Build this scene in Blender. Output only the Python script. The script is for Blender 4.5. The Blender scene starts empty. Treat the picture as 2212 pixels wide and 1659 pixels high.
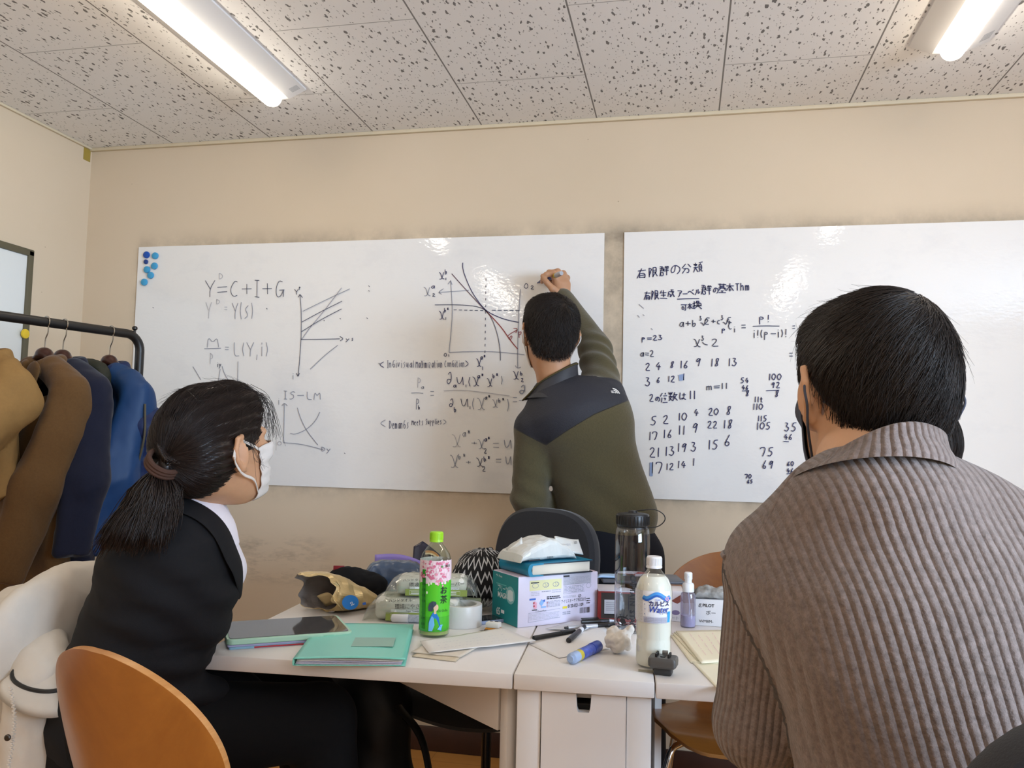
import bpy, bmesh, math, random
import numpy as np
from math import sin, cos, pi, radians, sqrt, atan2
from mathutils import Vector, Matrix

S = bpy.context.scene
COL = S.collection
random.seed(7)
RNG = np.random.default_rng(7)

# ------------------------------------------------------------ camera
CAM_H = 1.174
YAW, PITCH, ROLL, FPX = -0.2071, 0.0705, 0.0223, 1765.0
_fw = Vector((sin(YAW)*cos(PITCH), cos(YAW)*cos(PITCH), sin(PITCH)))
_rt = Vector((cos(YAW), -sin(YAW), 0.0))
_up = _rt.cross(_fw)
CR = _rt*cos(ROLL) + _up*sin(ROLL)
CU = -_rt*sin(ROLL) + _up*cos(ROLL)
CF = _fw
cam_d = bpy.data.cameras.new('camera')
cam = bpy.data.objects.new('camera', cam_d)
COL.objects.link(cam)
cam_d.sensor_width = 36.0
cam_d.lens = FPX/2212.0*36.0
cam_d.clip_start = 0.05
cam.matrix_world = Matrix(((CR.x, CU.x, -CF.x, 0.0), (CR.y, CU.y, -CF.y, 0.0), (CR.z, CU.z, -CF.z, CAM_H), (0, 0, 0, 1)))
S.camera = cam

# ------------------------------------------------------------ world, daylight, exposure
S.view_settings.view_transform = 'Standard'
S.view_settings.look = 'None'
S.view_settings.gamma = 1.0
S.view_settings.use_curve_mapping = False
S.view_settings.exposure = 0.98
world = bpy.data.worlds.new('world')
S.world = world
world.use_nodes = True
world.node_tree.nodes['Background'].inputs[0].default_value = (0.55, 0.72, 1.0, 1)
world.node_tree.nodes['Background'].inputs[1].default_value = 0.6
LAMP_POWER = 9.0           # emission of the ceiling diffusers
WINDOW_WATTS = 190.0
wl = bpy.data.lights.new('window_daylight', 'AREA')
wl.shape = 'RECTANGLE'; wl.size = 2.30; wl.size_y = 1.25
wl.energy = WINDOW_WATTS; wl.color = (0.66, 0.80, 1.0)
wlo = bpy.data.objects.new('window_daylight', wl); COL.objects.link(wlo)
wlo.location = (3.36, -0.70, 1.50)
wlo.rotation_euler = (radians(90), 0, radians(90))       # the lamp looks along -X through the window into the room

# room box (metres): back wall is the one with the whiteboards
YB, XL, XR, YR, HC = 3.065, -2.56, 3.25, -2.6, 2.42

# pixel of the photograph -> point on a real plane of the room (used for the handwriting on the wall boards)
def ray(px, py):
    return CF + CR*((px-1106.0)/FPX) - CU*((py-829.5)/FPX)
def at_y(px, py, Y):
    d = ray(px, py); return Vector((0, 0, CAM_H)) + d*(Y/d.y)

# ------------------------------------------------------------ helpers
def lin(c):
    if isinstance(c, str):
        c = c.lstrip('#'); c = [int(c[i:i+2], 16)/255 for i in (0, 2, 4)]
    return tuple((x/12.92 if x <= 0.04045 else ((x+0.055)/1.055)**2.4) for x in c[:3]) + (1.0,)

def new_mat(name):
    m = bpy.data.materials.new(name); m.use_nodes = True
    nt = m.node_tree
    return m, nt, nt.nodes['Principled BSDF']

def N(nt, t, **kw):
    n = nt.nodes.new(t)
    for k, v in kw.items():
        if hasattr(n, k): setattr(n, k, v)
    return n

def setin(n, **kw):
    for k, v in kw.items():
        n.inputs[k.replace('_', ' ')].default_value = v

def mth(nt, op, a, b=None, c=None, clamp=False):
    n = nt.nodes.new('ShaderNodeMath'); n.operation = op; n.use_clamp = clamp
    for i, v in enumerate((a, b, c)):
        if v is None: continue
        if isinstance(v, (int, float)): n.inputs[i].default_value = v
        else: nt.links.new(v, n.inputs[i])
    return n.outputs[0]

def mixc(nt, fac, a, b, mode='MIX'):
    n = nt.nodes.new('ShaderNodeMix'); n.data_type = 'RGBA'; n.blend_type = mode
    for i, v in ((0, fac), (6, a), (7, b)):
        if isinstance(v, (int, float)): n.inputs[i].default_value = v
        elif isinstance(v, tuple): n.inputs[i].default_value = v
        else: nt.links.new(v, n.inputs[i])
    return n.outputs[2]

def noise(nt, scale, detail=2, rough=0.5, vec=None, dist=0.0):
    n = nt.nodes.new('ShaderNodeTexNoise')
    n.inputs['Scale'].default_value = scale; n.inputs['Detail'].default_value = detail
    n.inputs['Roughness'].default_value = rough; n.inputs['Distortion'].default_value = dist
    if vec is not None: nt.links.new(vec, n.inputs['Vector'])
    return n.outputs['Fac']

def objco(nt, scale=None, loc=None, rot=None):
    tc = nt.nodes.new('ShaderNodeTexCoord')
    if scale is None and loc is None and rot is None: return tc.outputs['Object']
    mp = nt.nodes.new('ShaderNodeMapping')
    if scale: mp.inputs['Scale'].default_value = scale
    if loc: mp.inputs['Location'].default_value = loc
    if rot: mp.inputs['Rotation'].default_value = rot
    nt.links.new(tc.outputs['Object'], mp.inputs['Vector'])
    return mp.outputs[0]

def bump(nt, bs, h, strength=0.3, dist=0.002):
    b = nt.nodes.new('ShaderNodeBump')
    b.inputs['Strength'].default_value = strength; b.inputs['Distance'].default_value = dist
    nt.links.new(h, b.inputs['Height']); nt.links.new(b.outputs[0], bs.inputs['Normal'])
    return b

def mat(name, col, rough=0.5, metal=0.0, var=0.0, vscale=30.0, bstr=0.0, bscale=200.0, bdist=0.001, spec=0.5, stretch=None, sheen=0.0):
    m, nt, b = new_mat(name)
    c = lin(col)
    b.inputs['Base Color'].default_value = c
    b.inputs['Roughness'].default_value = rough; b.inputs['Metallic'].default_value = metal
    b.inputs['Specular IOR Level'].default_value = spec
    if sheen: b.inputs['Sheen Weight'].default_value = sheen
    if var:
        v = objco(nt, scale=stretch) if stretch else objco(nt)
        f = noise(nt, vscale, 4, 0.6, v)
        dk = tuple(x*(1-var) for x in c[:3])+(1,); lt = tuple(min(1, x*(1+var)) for x in c[:3])+(1,)
        mr = nt.nodes.new('ShaderNodeMapRange'); mr.inputs[1].default_value = 0.3; mr.inputs[2].default_value = 0.7
        nt.links.new(f, mr.inputs[0])
        nt.links.new(mixc(nt, mr.outputs[0], dk, lt), b.inputs['Base Color'])
    if bstr:
        bump(nt, b, noise(nt, bscale, 3, 0.6, objco(nt, scale=stretch) if stretch else objco(nt)), bstr, bdist)
    return m

def clear_mat(name, tint='#f4f8fa', rough=0.03, gloss=0.12, opacity=0.0, body='#ffffff'):
    """thin clear plastic: mostly see-through, with a real surface reflection"""
    m = bpy.data.materials.new(name); m.use_nodes = True
    nt = m.node_tree; nt.nodes.clear()
    out = nt.nodes.new('ShaderNodeOutputMaterial')
    tr = nt.nodes.new('ShaderNodeBsdfTransparent'); tr.inputs[0].default_value = lin(tint)
    gl = nt.nodes.new('ShaderNodeBsdfGlossy'); gl.inputs['Roughness'].default_value = rough
    lw = nt.nodes.new('ShaderNodeLayerWeight'); lw.inputs[0].default_value = 0.35
    f = mth(nt, 'MULTIPLY_ADD', lw.outputs['Facing'], 0.30, gloss*0.35)
    mx = nt.nodes.new('ShaderNodeMixShader')
    nt.links.new(f, mx.inputs[0]); nt.links.new(tr.outputs[0], mx.inputs[1]); nt.links.new(gl.outputs[0], mx.inputs[2])
    last = mx.outputs[0]
    if opacity:
        df = nt.nodes.new('ShaderNodeBsdfDiffuse'); df.inputs[0].default_value = lin(body)
        m2 = nt.nodes.new('ShaderNodeMixShader'); m2.inputs[0].default_value = opacity
        nt.links.new(last, m2.inputs[1]); nt.links.new(df.outputs[0], m2.inputs[2]); last = m2.outputs[0]
    nt.links.new(last, out.inputs[0])
    return m

# ---- meshes
def mk(name, v, f, m=None, parent=None, smooth=True, uv=None):
    """v: (n,3) array, f: list of index tuples, or list of arrays (k,3)/(k,4)"""
    me = bpy.data.meshes.new(name)
    v = np.asarray(v, dtype=np.float64).reshape(-1, 3)
    if isinstance(f, np.ndarray): f = f.tolist()
    me.from_pydata(v.tolist(), [], f)
    me.validate(clean_customdata=False)
    if smooth: me.shade_smooth()
    if m is not None:
        for mm in (m if isinstance(m, (list, tuple)) else [m]): me.materials.append(mm)
    me.update()
    o = bpy.data.objects.new(name, me); COL.objects.link(o)
    if parent is not None: o.parent = parent
    return o

def sharp(o, ang=35):
    try: o.data.set_sharp_from_angle(angle=radians(ang))
    except Exception: pass
    return o

def tag(o, label, cat, group=None, kind=None):
    o['label'] = label; o['category'] = cat
    if group: o['group'] = group
    if kind: o['kind'] = kind
    return o

def thing(name, label, cat, loc=(0, 0, 0), rz=0.0, group=None):
    o = bpy.data.objects.new(name, None); COL.objects.link(o)
    o.empty_display_size = 0.05
    o.location = loc; o.rotation_euler = (0, 0, rz)
    return tag(o, label, cat, group)

def struct(o):
    o['kind'] = 'structure'; return o

class MB:
    """collects shapes and links them as ONE mesh"""
    def __init__(s): s.v = []; s.f = []; s.n = 0; s.mi = []
    def add(s, v, f, mi=0):
        v = np.asarray(v, float).reshape(-1, 3)
        s.v.append(v); s.f += [tuple(int(i)+s.n for i in q) for q in f]; s.mi += [mi]*len(f); s.n += len(v); return s
    def box(s, c, d, bev=0.0, M=None, mi=0, seg=2):
        bm = bmesh.new(); bmesh.ops.create_cube(bm, size=1)
        bmesh.ops.scale(bm, vec=d, verts=bm.verts)
        if bev: bmesh.ops.bevel(bm, geom=list(bm.edges), offset=bev, segments=seg, affect='EDGES', profile=0.5)
        bmesh.ops.translate(bm, vec=c, verts=bm.verts)
        if M is not None: bmesh.ops.transform(bm, matrix=M, verts=bm.verts)
        bm.verts.index_update()
        s.add([tuple(q.co) for q in bm.verts], [[q.index for q in fc.verts] for fc in bm.faces], mi); bm.free(); return s
    def tube(s, pts, r, n=10, cap=True, mi=0, flat=None):
        v, f = tube(pts, r, n, cap, flat); return s.add(v, f, mi)
    def lathe(s, prof, n=32, c=(0, 0, 0), M=None, mi=0):
        v, f = lathe(prof, n); v = np.asarray(v)+np.asarray(c)
        if M is not None: v = xf(M, v)
        return s.add(v, f, mi)
    def poly(s, pts, t, M=None, mi=0):
        """outline in xy extruded by t along z"""
        n = len(pts); v = [(x, y, 0) for x, y in pts]+[(x, y, t) for x, y in pts]
        f = [tuple(range(n-1, -1, -1)), tuple(range(n, 2*n))]+[(i, (i+1) % n, n+(i+1) % n, n+i) for i in range(n)]
        v = np.asarray(v, float)
        if M is not None: v = xf(M, v)
        return s.add(v, f, mi)
    def build(s, name, m=None, parent=None, smooth=True, ang=35):
        o = mk(name, np.concatenate(s.v), s.f, m, parent, smooth)
        if isinstance(m, (list, tuple)) and len(o.data.polygons) == len(s.mi): o.data.polygons.foreach_set('material_index', s.mi)
        if smooth: sharp(o, ang)
        return o

def xf(M, v):
    M = np.array(M); v = np.asarray(v, float)
    return v @ M[:3, :3].T + M[:3, 3]

def frame(o, x, y, z):
    return Matrix(((x[0], y[0], z[0], o[0]), (x[1], y[1], z[1], o[1]), (x[2], y[2], z[2], o[2]), (0, 0, 0, 1)))

def TRS(loc=(0, 0, 0), rx=0, ry=0, rz=0):
    return Matrix.Translation(loc) @ Matrix.Rotation(rz, 4, 'Z') @ Matrix.Rotation(ry, 4, 'Y') @ Matrix.Rotation(rx, 4, 'X')

def spline(pts, n):
    """Catmull-Rom through pts, n samples"""
    p = np.asarray(pts, float); k = len(p)
    if k < 3:
        t = np.linspace(0, 1, n)[:, None]; return p[0]*(1-t)+p[-1]*t
    q = np.concatenate([[2*p[0]-p[1]], p, [2*p[-1]-p[-2]]])
    t = np.linspace(0, k-1-1e-9, n); i = t.astype(int); u = (t-i)[:, None]
    a, b, c, d = q[i], q[i+1], q[i+2], q[i+3]
    return 0.5*(2*b+(c-a)*u+(2*a-5*b+4*c-d)*u*u+(3*b-a-3*c+d)*u**3)

def tube(pts, r, n=10, cap=True, flat=None):
    """flat=(direction, ratio): squashed section, wide across the direction"""
    p = np.asarray(pts, float); k = len(p)
    r = np.broadcast_to(np.asarray(r, float), (k,)) if np.ndim(r) < 2 else np.asarray(r)
    t = np.gradient(p, axis=0); t /= np.linalg.norm(t, axis=1)[:, None]+1e-12
    up = np.array([0, 0, 1.]) if abs(t[0][2]) < 0.9 else np.array([1., 0, 0])
    if flat: up = np.asarray(flat[0], float)
    V = []
    a = np.arange(n)*2*pi/n
    for i in range(k):
        x = up-t[i]*(up@t[i]); x /= np.linalg.norm(x)+1e-12; y = np.cross(t[i], x)
        if not flat: up = x
        ry = r[i]*(flat[1] if flat else 1.0)
        V.append(p[i]+np.outer(np.cos(a), x)*r[i]+np.outer(np.sin(a), y)*ry)
    V = np.concatenate(V)
    F = [(i*n+j, i*n+(j+1) % n, (i+1)*n+(j+1) % n, (i+1)*n+j) for i in range(k-1) for j in range(n)]
    if cap: F += [tuple(range(n-1, -1, -1)), tuple(range((k-1)*n, k*n))]
    return V, F

def lathe(prof, n=32):
    V = []; F = []; a = np.arange(n)*2*pi/n
    for r, z in prof: V.append(np.stack([cos_(a)*max(r, 1e-5), sin_(a)*max(r, 1e-5), np.full(n, z)], 1))
    k = len(prof)
    F = [(i*n+j, i*n+(j+1) % n, (i+1)*n+(j+1) % n, (i+1)*n+j) for i in range(k-1) for j in range(n)]
    F += [tuple(range(n-1, -1, -1)), tuple(range((k-1)*n, k*n))]
    return np.concatenate(V), F
cos_ = np.cos; sin_ = np.sin

def loft(rings, closed=True, cap=True):
    """rings: (k,n,3)"""
    R = np.asarray(rings, float); k, n, _ = R.shape
    m = n if closed else n-1
    F = [(i*n+j, i*n+(j+1) % n, (i+1)*n+(j+1) % n, (i+1)*n+j) for i in range(k-1) for j in range(m)]
    if cap and closed: F += [tuple(range(n-1, -1, -1)), tuple(range((k-1)*n, k*n))]
    return R.reshape(-1, 3), F

def grid(P):
    """open sheet from (k,n,3)"""
    return loft(P, closed=False, cap=False)

def solidify(o, t, off=0.0):
    md = o.modifiers.new('thickness', 'SOLIDIFY'); md.thickness = t; md.offset = off; return o
def subsurf(o, lv=1):
    md = o.modifiers.new('smooth', 'SUBSURF'); md.levels = lv; md.render_levels = lv; return o
def bevel(o, w, seg=2):
    md = o.modifiers.new('bevel', 'BEVEL'); md.width = w; md.segments = seg; md.limit_method = 'ANGLE'; return o

def vnoise(P, seed=0, octaves=3):
    """cheap smooth vector->scalar noise from sums of sines"""
    g = np.random.default_rng(seed); P = np.asarray(P, float); o = np.zeros(len(P)); a = 1.0; f = 1.0; tot = 0
    for _ in range(octaves):
        for _ in range(4):
            d = g.normal(size=3); d /= np.linalg.norm(d)
            o += a*np.sin(P@d*f*2*pi+g.uniform(0, 6.28)+1.3*np.sin(P@g.normal(size=3)*f*2.2+g.uniform(0, 6)))/4
        tot += a; a *= 0.5; f *= 2.03
    return o/tot

# ---- lettering: text turned into mesh, gathered as one flat mesh on a plane
def text_geo(s, size, align='CENTER', shear=0.0, thick=0.0):
    cu = bpy.data.curves.new('lettering', 'FONT'); cu.body = s; cu.size = size
    cu.align_x = align; cu.align_y = 'CENTER'; cu.shear = shear; cu.offset = thick; cu.resolution_u = 2; cu.fill_mode = 'FRONT'
    o = bpy.data.objects.new('lettering', cu); COL.objects.link(o)
    bpy.context.view_layer.update()
    dg = bpy.context.evaluated_depsgraph_get()
    me = o.evaluated_get(dg).to_mesh()
    v = np.array([tuple(q.co) for q in me.vertices]).reshape(-1, 3); f = [tuple(p.vertices) for p in me.polygons]
    o.evaluated_get(dg).to_mesh_clear()
    bpy.data.objects.remove(o); bpy.data.curves.remove(cu)
    return v, f

class Print:
    """flat print (letters, bars, panels) on the plane given by matrix M (x right, y up, z out); u,v in metres"""
    def __init__(s, M, warp=None): s.M = M; s.b = {}; s.warp = warp; s.k = 0
    def _put(s, v, f, m):
        v = np.asarray(v, float).copy(); s.k += 1
        v[:, 2] += 0.00025
        if s.warp: v = s.warp(v)
        if s.M is not None: v = xf(s.M, v)
        s.b.setdefault(m, MB()).add(v, f)
    def text(s, st, u, v, size, m, align='CENTER', rot=0.0, shear=0.0, sx=1.0, thick=0.0, z=0.0):
        g, f = text_geo(st, size, align, shear, thick)
        if not len(g): return
        g[:, 0] *= sx; c, q = cos(rot), sin(rot)
        s._put(np.stack([g[:, 0]*c-g[:, 1]*q+u, g[:, 0]*q+g[:, 1]*c+v, g[:, 2]*0+z], 1), f, m)
    def rect(s, u0, v0, u1, v1, m, z=0.0, nu=1):
        us = np.linspace(u0, u1, nu+1)
        s._put(np.array([(x, y, z) for x in us for y in (v0, v1)]), [(2*i, 2*i+2, 2*i+3, 2*i+1) for i in range(nu)], m)
    def poly(s, pts, m, z=0.0):
        s._put(np.array([(x, y, z) for x, y in pts]), [tuple(range(len(pts)))], m)
    def disc(s, u, v, ru, rv, m, z=0.0, n=20):
        s.poly([(u+ru*cos(i*2*pi/n), v+rv*sin(i*2*pi/n)) for i in range(n)], m, z)
    def line(s, pts, w, m, z=0.0):
        p = np.asarray(pts, float); t = np.gradient(p, axis=0); t /= np.linalg.norm(t, axis=1)[:, None]+1e-9
        nn = np.stack([-t[:, 1], t[:, 0]], 1)*w/2
        L = p+nn; Rr = p-nn; k = len(p)
        s._put(np.array([(a, b, z) for a, b in np.concatenate([L, Rr])]), [(i, k+i, k+i+1, i+1) for i in range(k-1)], m)
    def build(s, names, parent):
        out = []
        for m, b in s.b.items():
            out.append(b.build(names.get(m.name, names.get('*', 'printed_label')) if isinstance(names, dict) else names, m, parent, smooth=False))
        return out

# ------------------------------------------------------------ materials of the room
def wall_mat():
    m, nt, b = new_mat('painted_wall')
    co = objco(nt)
    n1 = noise(nt, 1.3, 5, 0.6, co); n2 = noise(nt, 7.0, 5, 0.65, co)
    base = mixc(nt, n1, lin('#dac9b2'), lin('#cfbda2'))
    # sooty dirt that gathered around the board edges (the wall's own stain, in the wall's coordinates)
    sx = nt.nodes.new('ShaderNodeSeparateXYZ'); nt.links.new(co, sx.inputs[0])
    x, z = sx.outputs[0], sx.outputs[2]
    def band(v, a, b_, soft):          # 1 between a and b_, fading over soft
        u = mth(nt, 'SUBTRACT', a, v); w = mth(nt, 'SUBTRACT', v, b_)
        d = mth(nt, 'MAXIMUM', mth(nt, 'MAXIMUM', u, w), 0.0)
        return mth(nt, 'SUBTRACT', 1.0, mth(nt, 'DIVIDE', d, soft, clamp=True))
    soft = 0.10
    d1 = mth(nt, 'MULTIPLY', band(z, 0.98, 1.97, soft), band(x, -2.29, 4.0, 0.05))
    dirt = mth(nt, 'MULTIPLY', mth(nt, 'POWER', d1, 2.2), mth(nt, 'MULTIPLY_ADD', n2, 2.4, -0.75, clamp=True))
    # scuffs low on the wall
    sc = mth(nt, 'MULTIPLY', band(z, 0.62, 0.74, 0.05), band(x, -1.72, -1.45, 0.12))
    dirt2 = mth(nt, 'MULTIPLY', sc, mth(nt, 'MULTIPLY_ADD', noise(nt, 9, 4, 0.7, objco(nt, scale=(1, 1, 3.5))), 3.0, -1.4, clamp=True))
    c = mixc(nt, mth(nt, 'MULTIPLY', dirt, 0.75), base, lin('#6d6356'))
    c = mixc(nt, mth(nt, 'MULTIPLY', dirt2, 0.6), c, lin('#6d6152'))
    # few specks
    vo = nt.nodes.new('ShaderNodeTexVoronoi'); vo.inputs['Scale'].default_value = 6.0; nt.links.new(co, vo.inputs['Vector'])
    sp = mth(nt, 'LESS_THAN', vo.outputs['Distance'], 0.016)
    c = mixc(nt, mth(nt, 'MULTIPLY', sp, 0.5), c, lin('#8a7558'))
    nt.links.new(c, b.inputs['Base Color']); setin(b, Roughness=0.75)
    bump(nt, b, noise(nt, 160, 3, 0.6, co), 0.12, 0.001)
    return m

def ceiling_mat():
    m, nt, b = new_mat('fissured_ceiling_tile')
    co = objco(nt)
    sx = nt.nodes.new('ShaderNodeSeparateXYZ'); nt.links.new(co, sx.inputs[0])
    tw = 0.4554
    u = mth(nt, 'DIVIDE', mth(nt, 'ADD', sx.outputs[0], 2.154+20*tw), tw)
    col = mth(nt, 'FLOOR', u); fu = mth(nt, 'FRACT', u)
    odd = mth(nt, 'MODULO', col, 2.0)
    v = mth(nt, 'DIVIDE', mth(nt, 'ADD', mth(nt, 'SUBTRACT', sx.outputs[1], 2.23), mth(nt, 'MULTIPLY_ADD', odd, -0.4475, 9.1)), 0.91)
    fv = mth(nt, 'FRACT', v); row = mth(nt, 'FLOOR', v)
    eu = mth(nt, 'MULTIPLY', mth(nt, 'MINIMUM', fu, mth(nt, 'SUBTRACT', 1.0, fu)), tw)
    ev = mth(nt, 'MULTIPLY', mth(nt, 'MINIMUM', fv, mth(nt, 'SUBTRACT', 1.0, fv)), 0.91)
    joint = mth(nt, 'MAXIMUM', mth(nt, 'LESS_THAN', eu, 0.0026), mth(nt, 'MULTIPLY', mth(nt, 'LESS_THAN', ev, 0.0019), 0.7))
    # fissures: short wormy pits running along the tile
    off = nt.nodes.new('ShaderNodeCombineXYZ')
    nt.links.new(mth(nt, 'MULTIPLY', col, 3.71), off.inputs[0]); nt.links.new(mth(nt, 'MULTIPLY', row, 5.3), off.inputs[1])
    va = nt.nodes.new('ShaderNodeVectorMath'); va.operation = 'ADD'
    nt.links.new(co, va.inputs[0]); nt.links.new(off.outputs[0], va.inputs[1])
    def pits(sc, thr, lo, seed):
        mp = nt.nodes.new('ShaderNodeMapping'); mp.inputs['Scale'].default_value = (sc, sc*0.40, 1); mp.inputs['Location'].default_value = (seed, seed*1.7, 0)
        nt.links.new(va.outputs[0], mp.inputs[0])
        nz = nt.nodes.new('ShaderNodeTexNoise'); nz.inputs['Scale'].default_value = 1.7; nz.inputs['Detail'].default_value = 2
        nt.links.new(mp.outputs[0], nz.inputs['Vector'])
        ad = nt.nodes.new('ShaderNodeVectorMath'); ad.operation = 'MULTIPLY_ADD'
        nt.links.new(nz.outputs['Color'], ad.inputs[0]); ad.inputs[1].default_value = (0.95, 0.5, 0); nt.links.new(mp.outputs[0], ad.inputs[2])
        vo = nt.nodes.new('ShaderNodeTexVoronoi'); vo.voronoi_dimensions = '2D'; vo.inputs['Scale'].default_value = 1.0
        nt.links.new(ad.outputs[0], vo.inputs['Vector'])
        sz = nt.nodes.new('ShaderNodeSeparateXYZ'); nt.links.new(vo.outputs['Color'], sz.inputs[0])
        r = mth(nt, 'MULTIPLY', mth(nt, 'SUBTRACT', sz.outputs[0], lo, clamp=True), thr)
        return mth(nt, 'MULTIPLY', mth(nt, 'LESS_THAN', vo.outputs['Distance'], r), 1.0)
    p1 = pits(58, 0.46, 0.42, 0.0); p2 = pits(95, 0.38, 0.46, 7.3)
    edge = mth(nt, 'GREATER_THAN', mth(nt, 'MINIMUM', eu, ev), 0.006)
    pit = mth(nt, 'MULTIPLY', mth(nt, 'MAXIMUM', p1, mth(nt, 'MULTIPLY', p2, 0.65)), edge)
    base = mixc(nt, noise(nt, 2.2, 3, 0.5, co), lin('#f1f0ef'), lin('#e9e7e4'))
    c = mixc(nt, mth(nt, 'MULTIPLY', pit, 0.82), base, lin('#3a332d'))
    c = mixc(nt, mth(nt, 'MULTIPLY', joint, 0.8), c, lin('#4a443d'))
    nt.links.new(c, b.inputs['Base Color']); setin(b, Roughness=0.9)
    h = mth(nt, 'SUBTRACT', 1.0, mth(nt, 'MAXIMUM', pit, joint))
    bump(nt, b, h, 0.5, 0.0015)
    return m

def wood_mat(name, c1, c2, rough=0.35, scale=(3, 3, 30), bands=2.0, coat=0.0):
    m, nt, b = new_mat(name)
    v = objco(nt, scale=scale)
    f = noise(nt, bands, 5, 0.62, v, 0.6)
    f2 = noise(nt, bands*9, 3, 0.7, v)
    fac = mth(nt, 'MULTIPLY_ADD', f2, 0.35, mth(nt, 'MULTIPLY_ADD', f, 1.3, -0.35), clamp=True)
    nt.links.new(mixc(nt, fac, lin(c1), lin(c2)), b.inputs['Base Color'])
    setin(b, Roughness=rough)
    if coat: b.inputs['Coat Weight'].default_value = coat; b.inputs['Coat Roughness'].default_value = 0.2
    bump(nt, b, f2, 0.05, 0.0005)
    return m

def floor_mat():
    m, nt, b = new_mat('wood_floor')
    v = objco(nt)
    br = nt.nodes.new('ShaderNodeTexBrick'); br.inputs['Scale'].default_value = 1.0
    br.inputs['Brick Width'].default_value = 0.9; br.inputs['Row Height'].default_value = 0.09; br.inputs['Mortar Size'].default_value = 0.0012
    br.inputs['Color1'].default_value = lin('#b97f3f'); br.inputs['Color2'].default_value = lin('#c58d4b'); br.inputs['Mortar'].default_value = lin('#5c3a18')
    nt.links.new(v, br.inputs['Vector'])
    f = noise(nt, 5, 5, 0.65, objco(nt, scale=(1.2, 16, 1)), 0.4)
    nt.links.new(mixc(nt, 0.5, br.outputs['Color'], mixc(nt, f, lin('#a56a2c'), lin('#d09a58')), 'MIX'), b.inputs['Base Color'])
    setin(b, Roughness=0.38)
    return m

def board_mat(name, wav):
    """glossy white marker film on the wall, slightly rippled"""
    m, nt, b = new_mat(name)
    co = objco(nt)
    n1 = noise(nt, 1.6, 4, 0.6, co)
    sm = noise(nt, 5.5, 5, 0.7, objco(nt, scale=(1, 1, 1.7)))
    c = mixc(nt, n1, lin('#efeeec'), lin('#e9e7e4'))
    c = mixc(nt, mth(nt, 'MULTIPLY', mth(nt, 'MULTIPLY_ADD', sm, 2.6, -1.35, clamp=True), 0.16), c, lin('#9ba0b4'))
    nt.links.new(c, b.inputs['Base Color']); setin(b, Roughness=0.05)
    b.inputs['Specular IOR Level'].default_value = 0.75
    h = mth(nt, 'ADD', mth(nt, 'MULTIPLY', noise(nt, 55, 2, 0.5, objco(nt, scale=(1, 1, 1.6))), 0.011*wav), mth(nt, 'MULTIPLY', noise(nt, 4, 2, 0.5, co), 0.03))
    bump(nt, b, h, 1.0, 0.03)
    return m

MW = wall_mat(); MC = ceiling_mat(); MF = floor_mat()
M_BASE = mat('dark_brown_skirting', '#3b2119', 0.45, var=0.1)
M_TRIM = mat('cream_ceiling_trim', '#d8cbb0', 0.6)
M_WHITE = mat('white_enamel', '#dcdad8', 0.4)
M_TBL = mat('white_table_lacquer', '#e3ddd8', 0.28, var=0.02, vscale=5)
M_BLACKMETAL = mat('black_painted_steel', '#1a1715', 0.42)
M_CHROME = mat('chrome', '#d8d8da', 0.12, 1.0)
M_BLACKPL = mat('black_plastic', '#121213', 0.4, bstr=0.1, bscale=300)
M_INK = mat('dark_blue_marker_ink', '#2a3160', 0.5)
M_INK2 = mat('blue_black_marker_ink', '#474c63', 0.5)
M_FADE = mat('faded_marker_ink', '#8f93a2', 0.5)
M_FADE2 = mat('very_faded_marker_ink', '#b9b9c0', 0.5)
M_RED = mat('red_marker_ink', '#8f2730', 0.5)
M_SMUDGE = mat('smudged_blue_ink', '#8ea2c8', 0.5)

# ------------------------------------------------------------ room shell
T = 0.08
struct(MB().box(((XL+XR)/2, YB+T/2, HC/2), (XR-XL+2*T, T, HC+2*T)).build('wall_back', MW, smooth=False))
struct(MB().box((XL-T/2, (YB+YR)/2, HC/2), (T, YB-YR+2*T, HC+2*T)).build('wall_left', MW, smooth=False))
wr = MB()
wy0, wy1, wz0, wz1 = -1.90, 0.50, 0.86, 2.14
wr.box((XR+T/2, (YR-T+wy0)/2, HC/2), (T, wy0-YR+T, HC)).box((XR+T/2, (YB+T+wy1)/2, HC/2), (T, YB+T-wy1, HC))
wr.box((XR+T/2, (wy0+wy1)/2, wz0/2), (T, wy1-wy0, wz0)).box((XR+T/2, (wy0+wy1)/2, (wz1+HC)/2), (T, wy1-wy0, HC-wz1))
struct(wr.build('wall_right', MW, smooth=False))
struct(MB().box(((XL+XR)/2, YR-T/2, HC/2), (XR-XL+2*T, T, HC+2*T)).build('wall_rear', MW, smooth=False))
struct(MB().box(((XL+XR)/2, (YB+YR)/2, -T/2), (XR-XL+2*T, YB-YR+2*T, T)).build('floor', MF, smooth=False))
struct(MB().box(((XL+XR)/2, (YB+YR)/2, HC+T/2), (XR-XL+2*T, YB-YR+2*T, T)).build('ceiling', MC, smooth=False))
for nm, c, d in (('baseboard_back', ((XL+XR)/2, YB-0.005, 0.045), (XR-XL, 0.01, 0.09)), ('baseboard_left', (XL+0.005, (YB+YR)/2, 0.045), (0.01, YB-YR, 0.09)),
                 ('baseboard_right', (XR-0.005, (YB+YR)/2, 0.045), (0.01, YB-YR, 0.09)), ('baseboard_rear', ((XL+XR)/2, YR+0.005, 0.045), (XR-XL, 0.01, 0.09))):
    struct(MB().box(c, d, 0.002).build(nm, M_BASE))
for nm, c, d in (('trim_1', ((XL+XR)/2, YB-0.008, HC-0.007), (XR-XL, 0.016, 0.014)), ('trim_2', (XL+0.006, (YB+YR)/2, HC-0.005), (0.012, YB-YR, 0.010))):
    struct(MB().box(c, d, 0.002).build(nm, M_TRIM))
win = MB(); ym_ = (wy0+wy1)/2; zm_ = (wz0+wz1)/2
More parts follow.
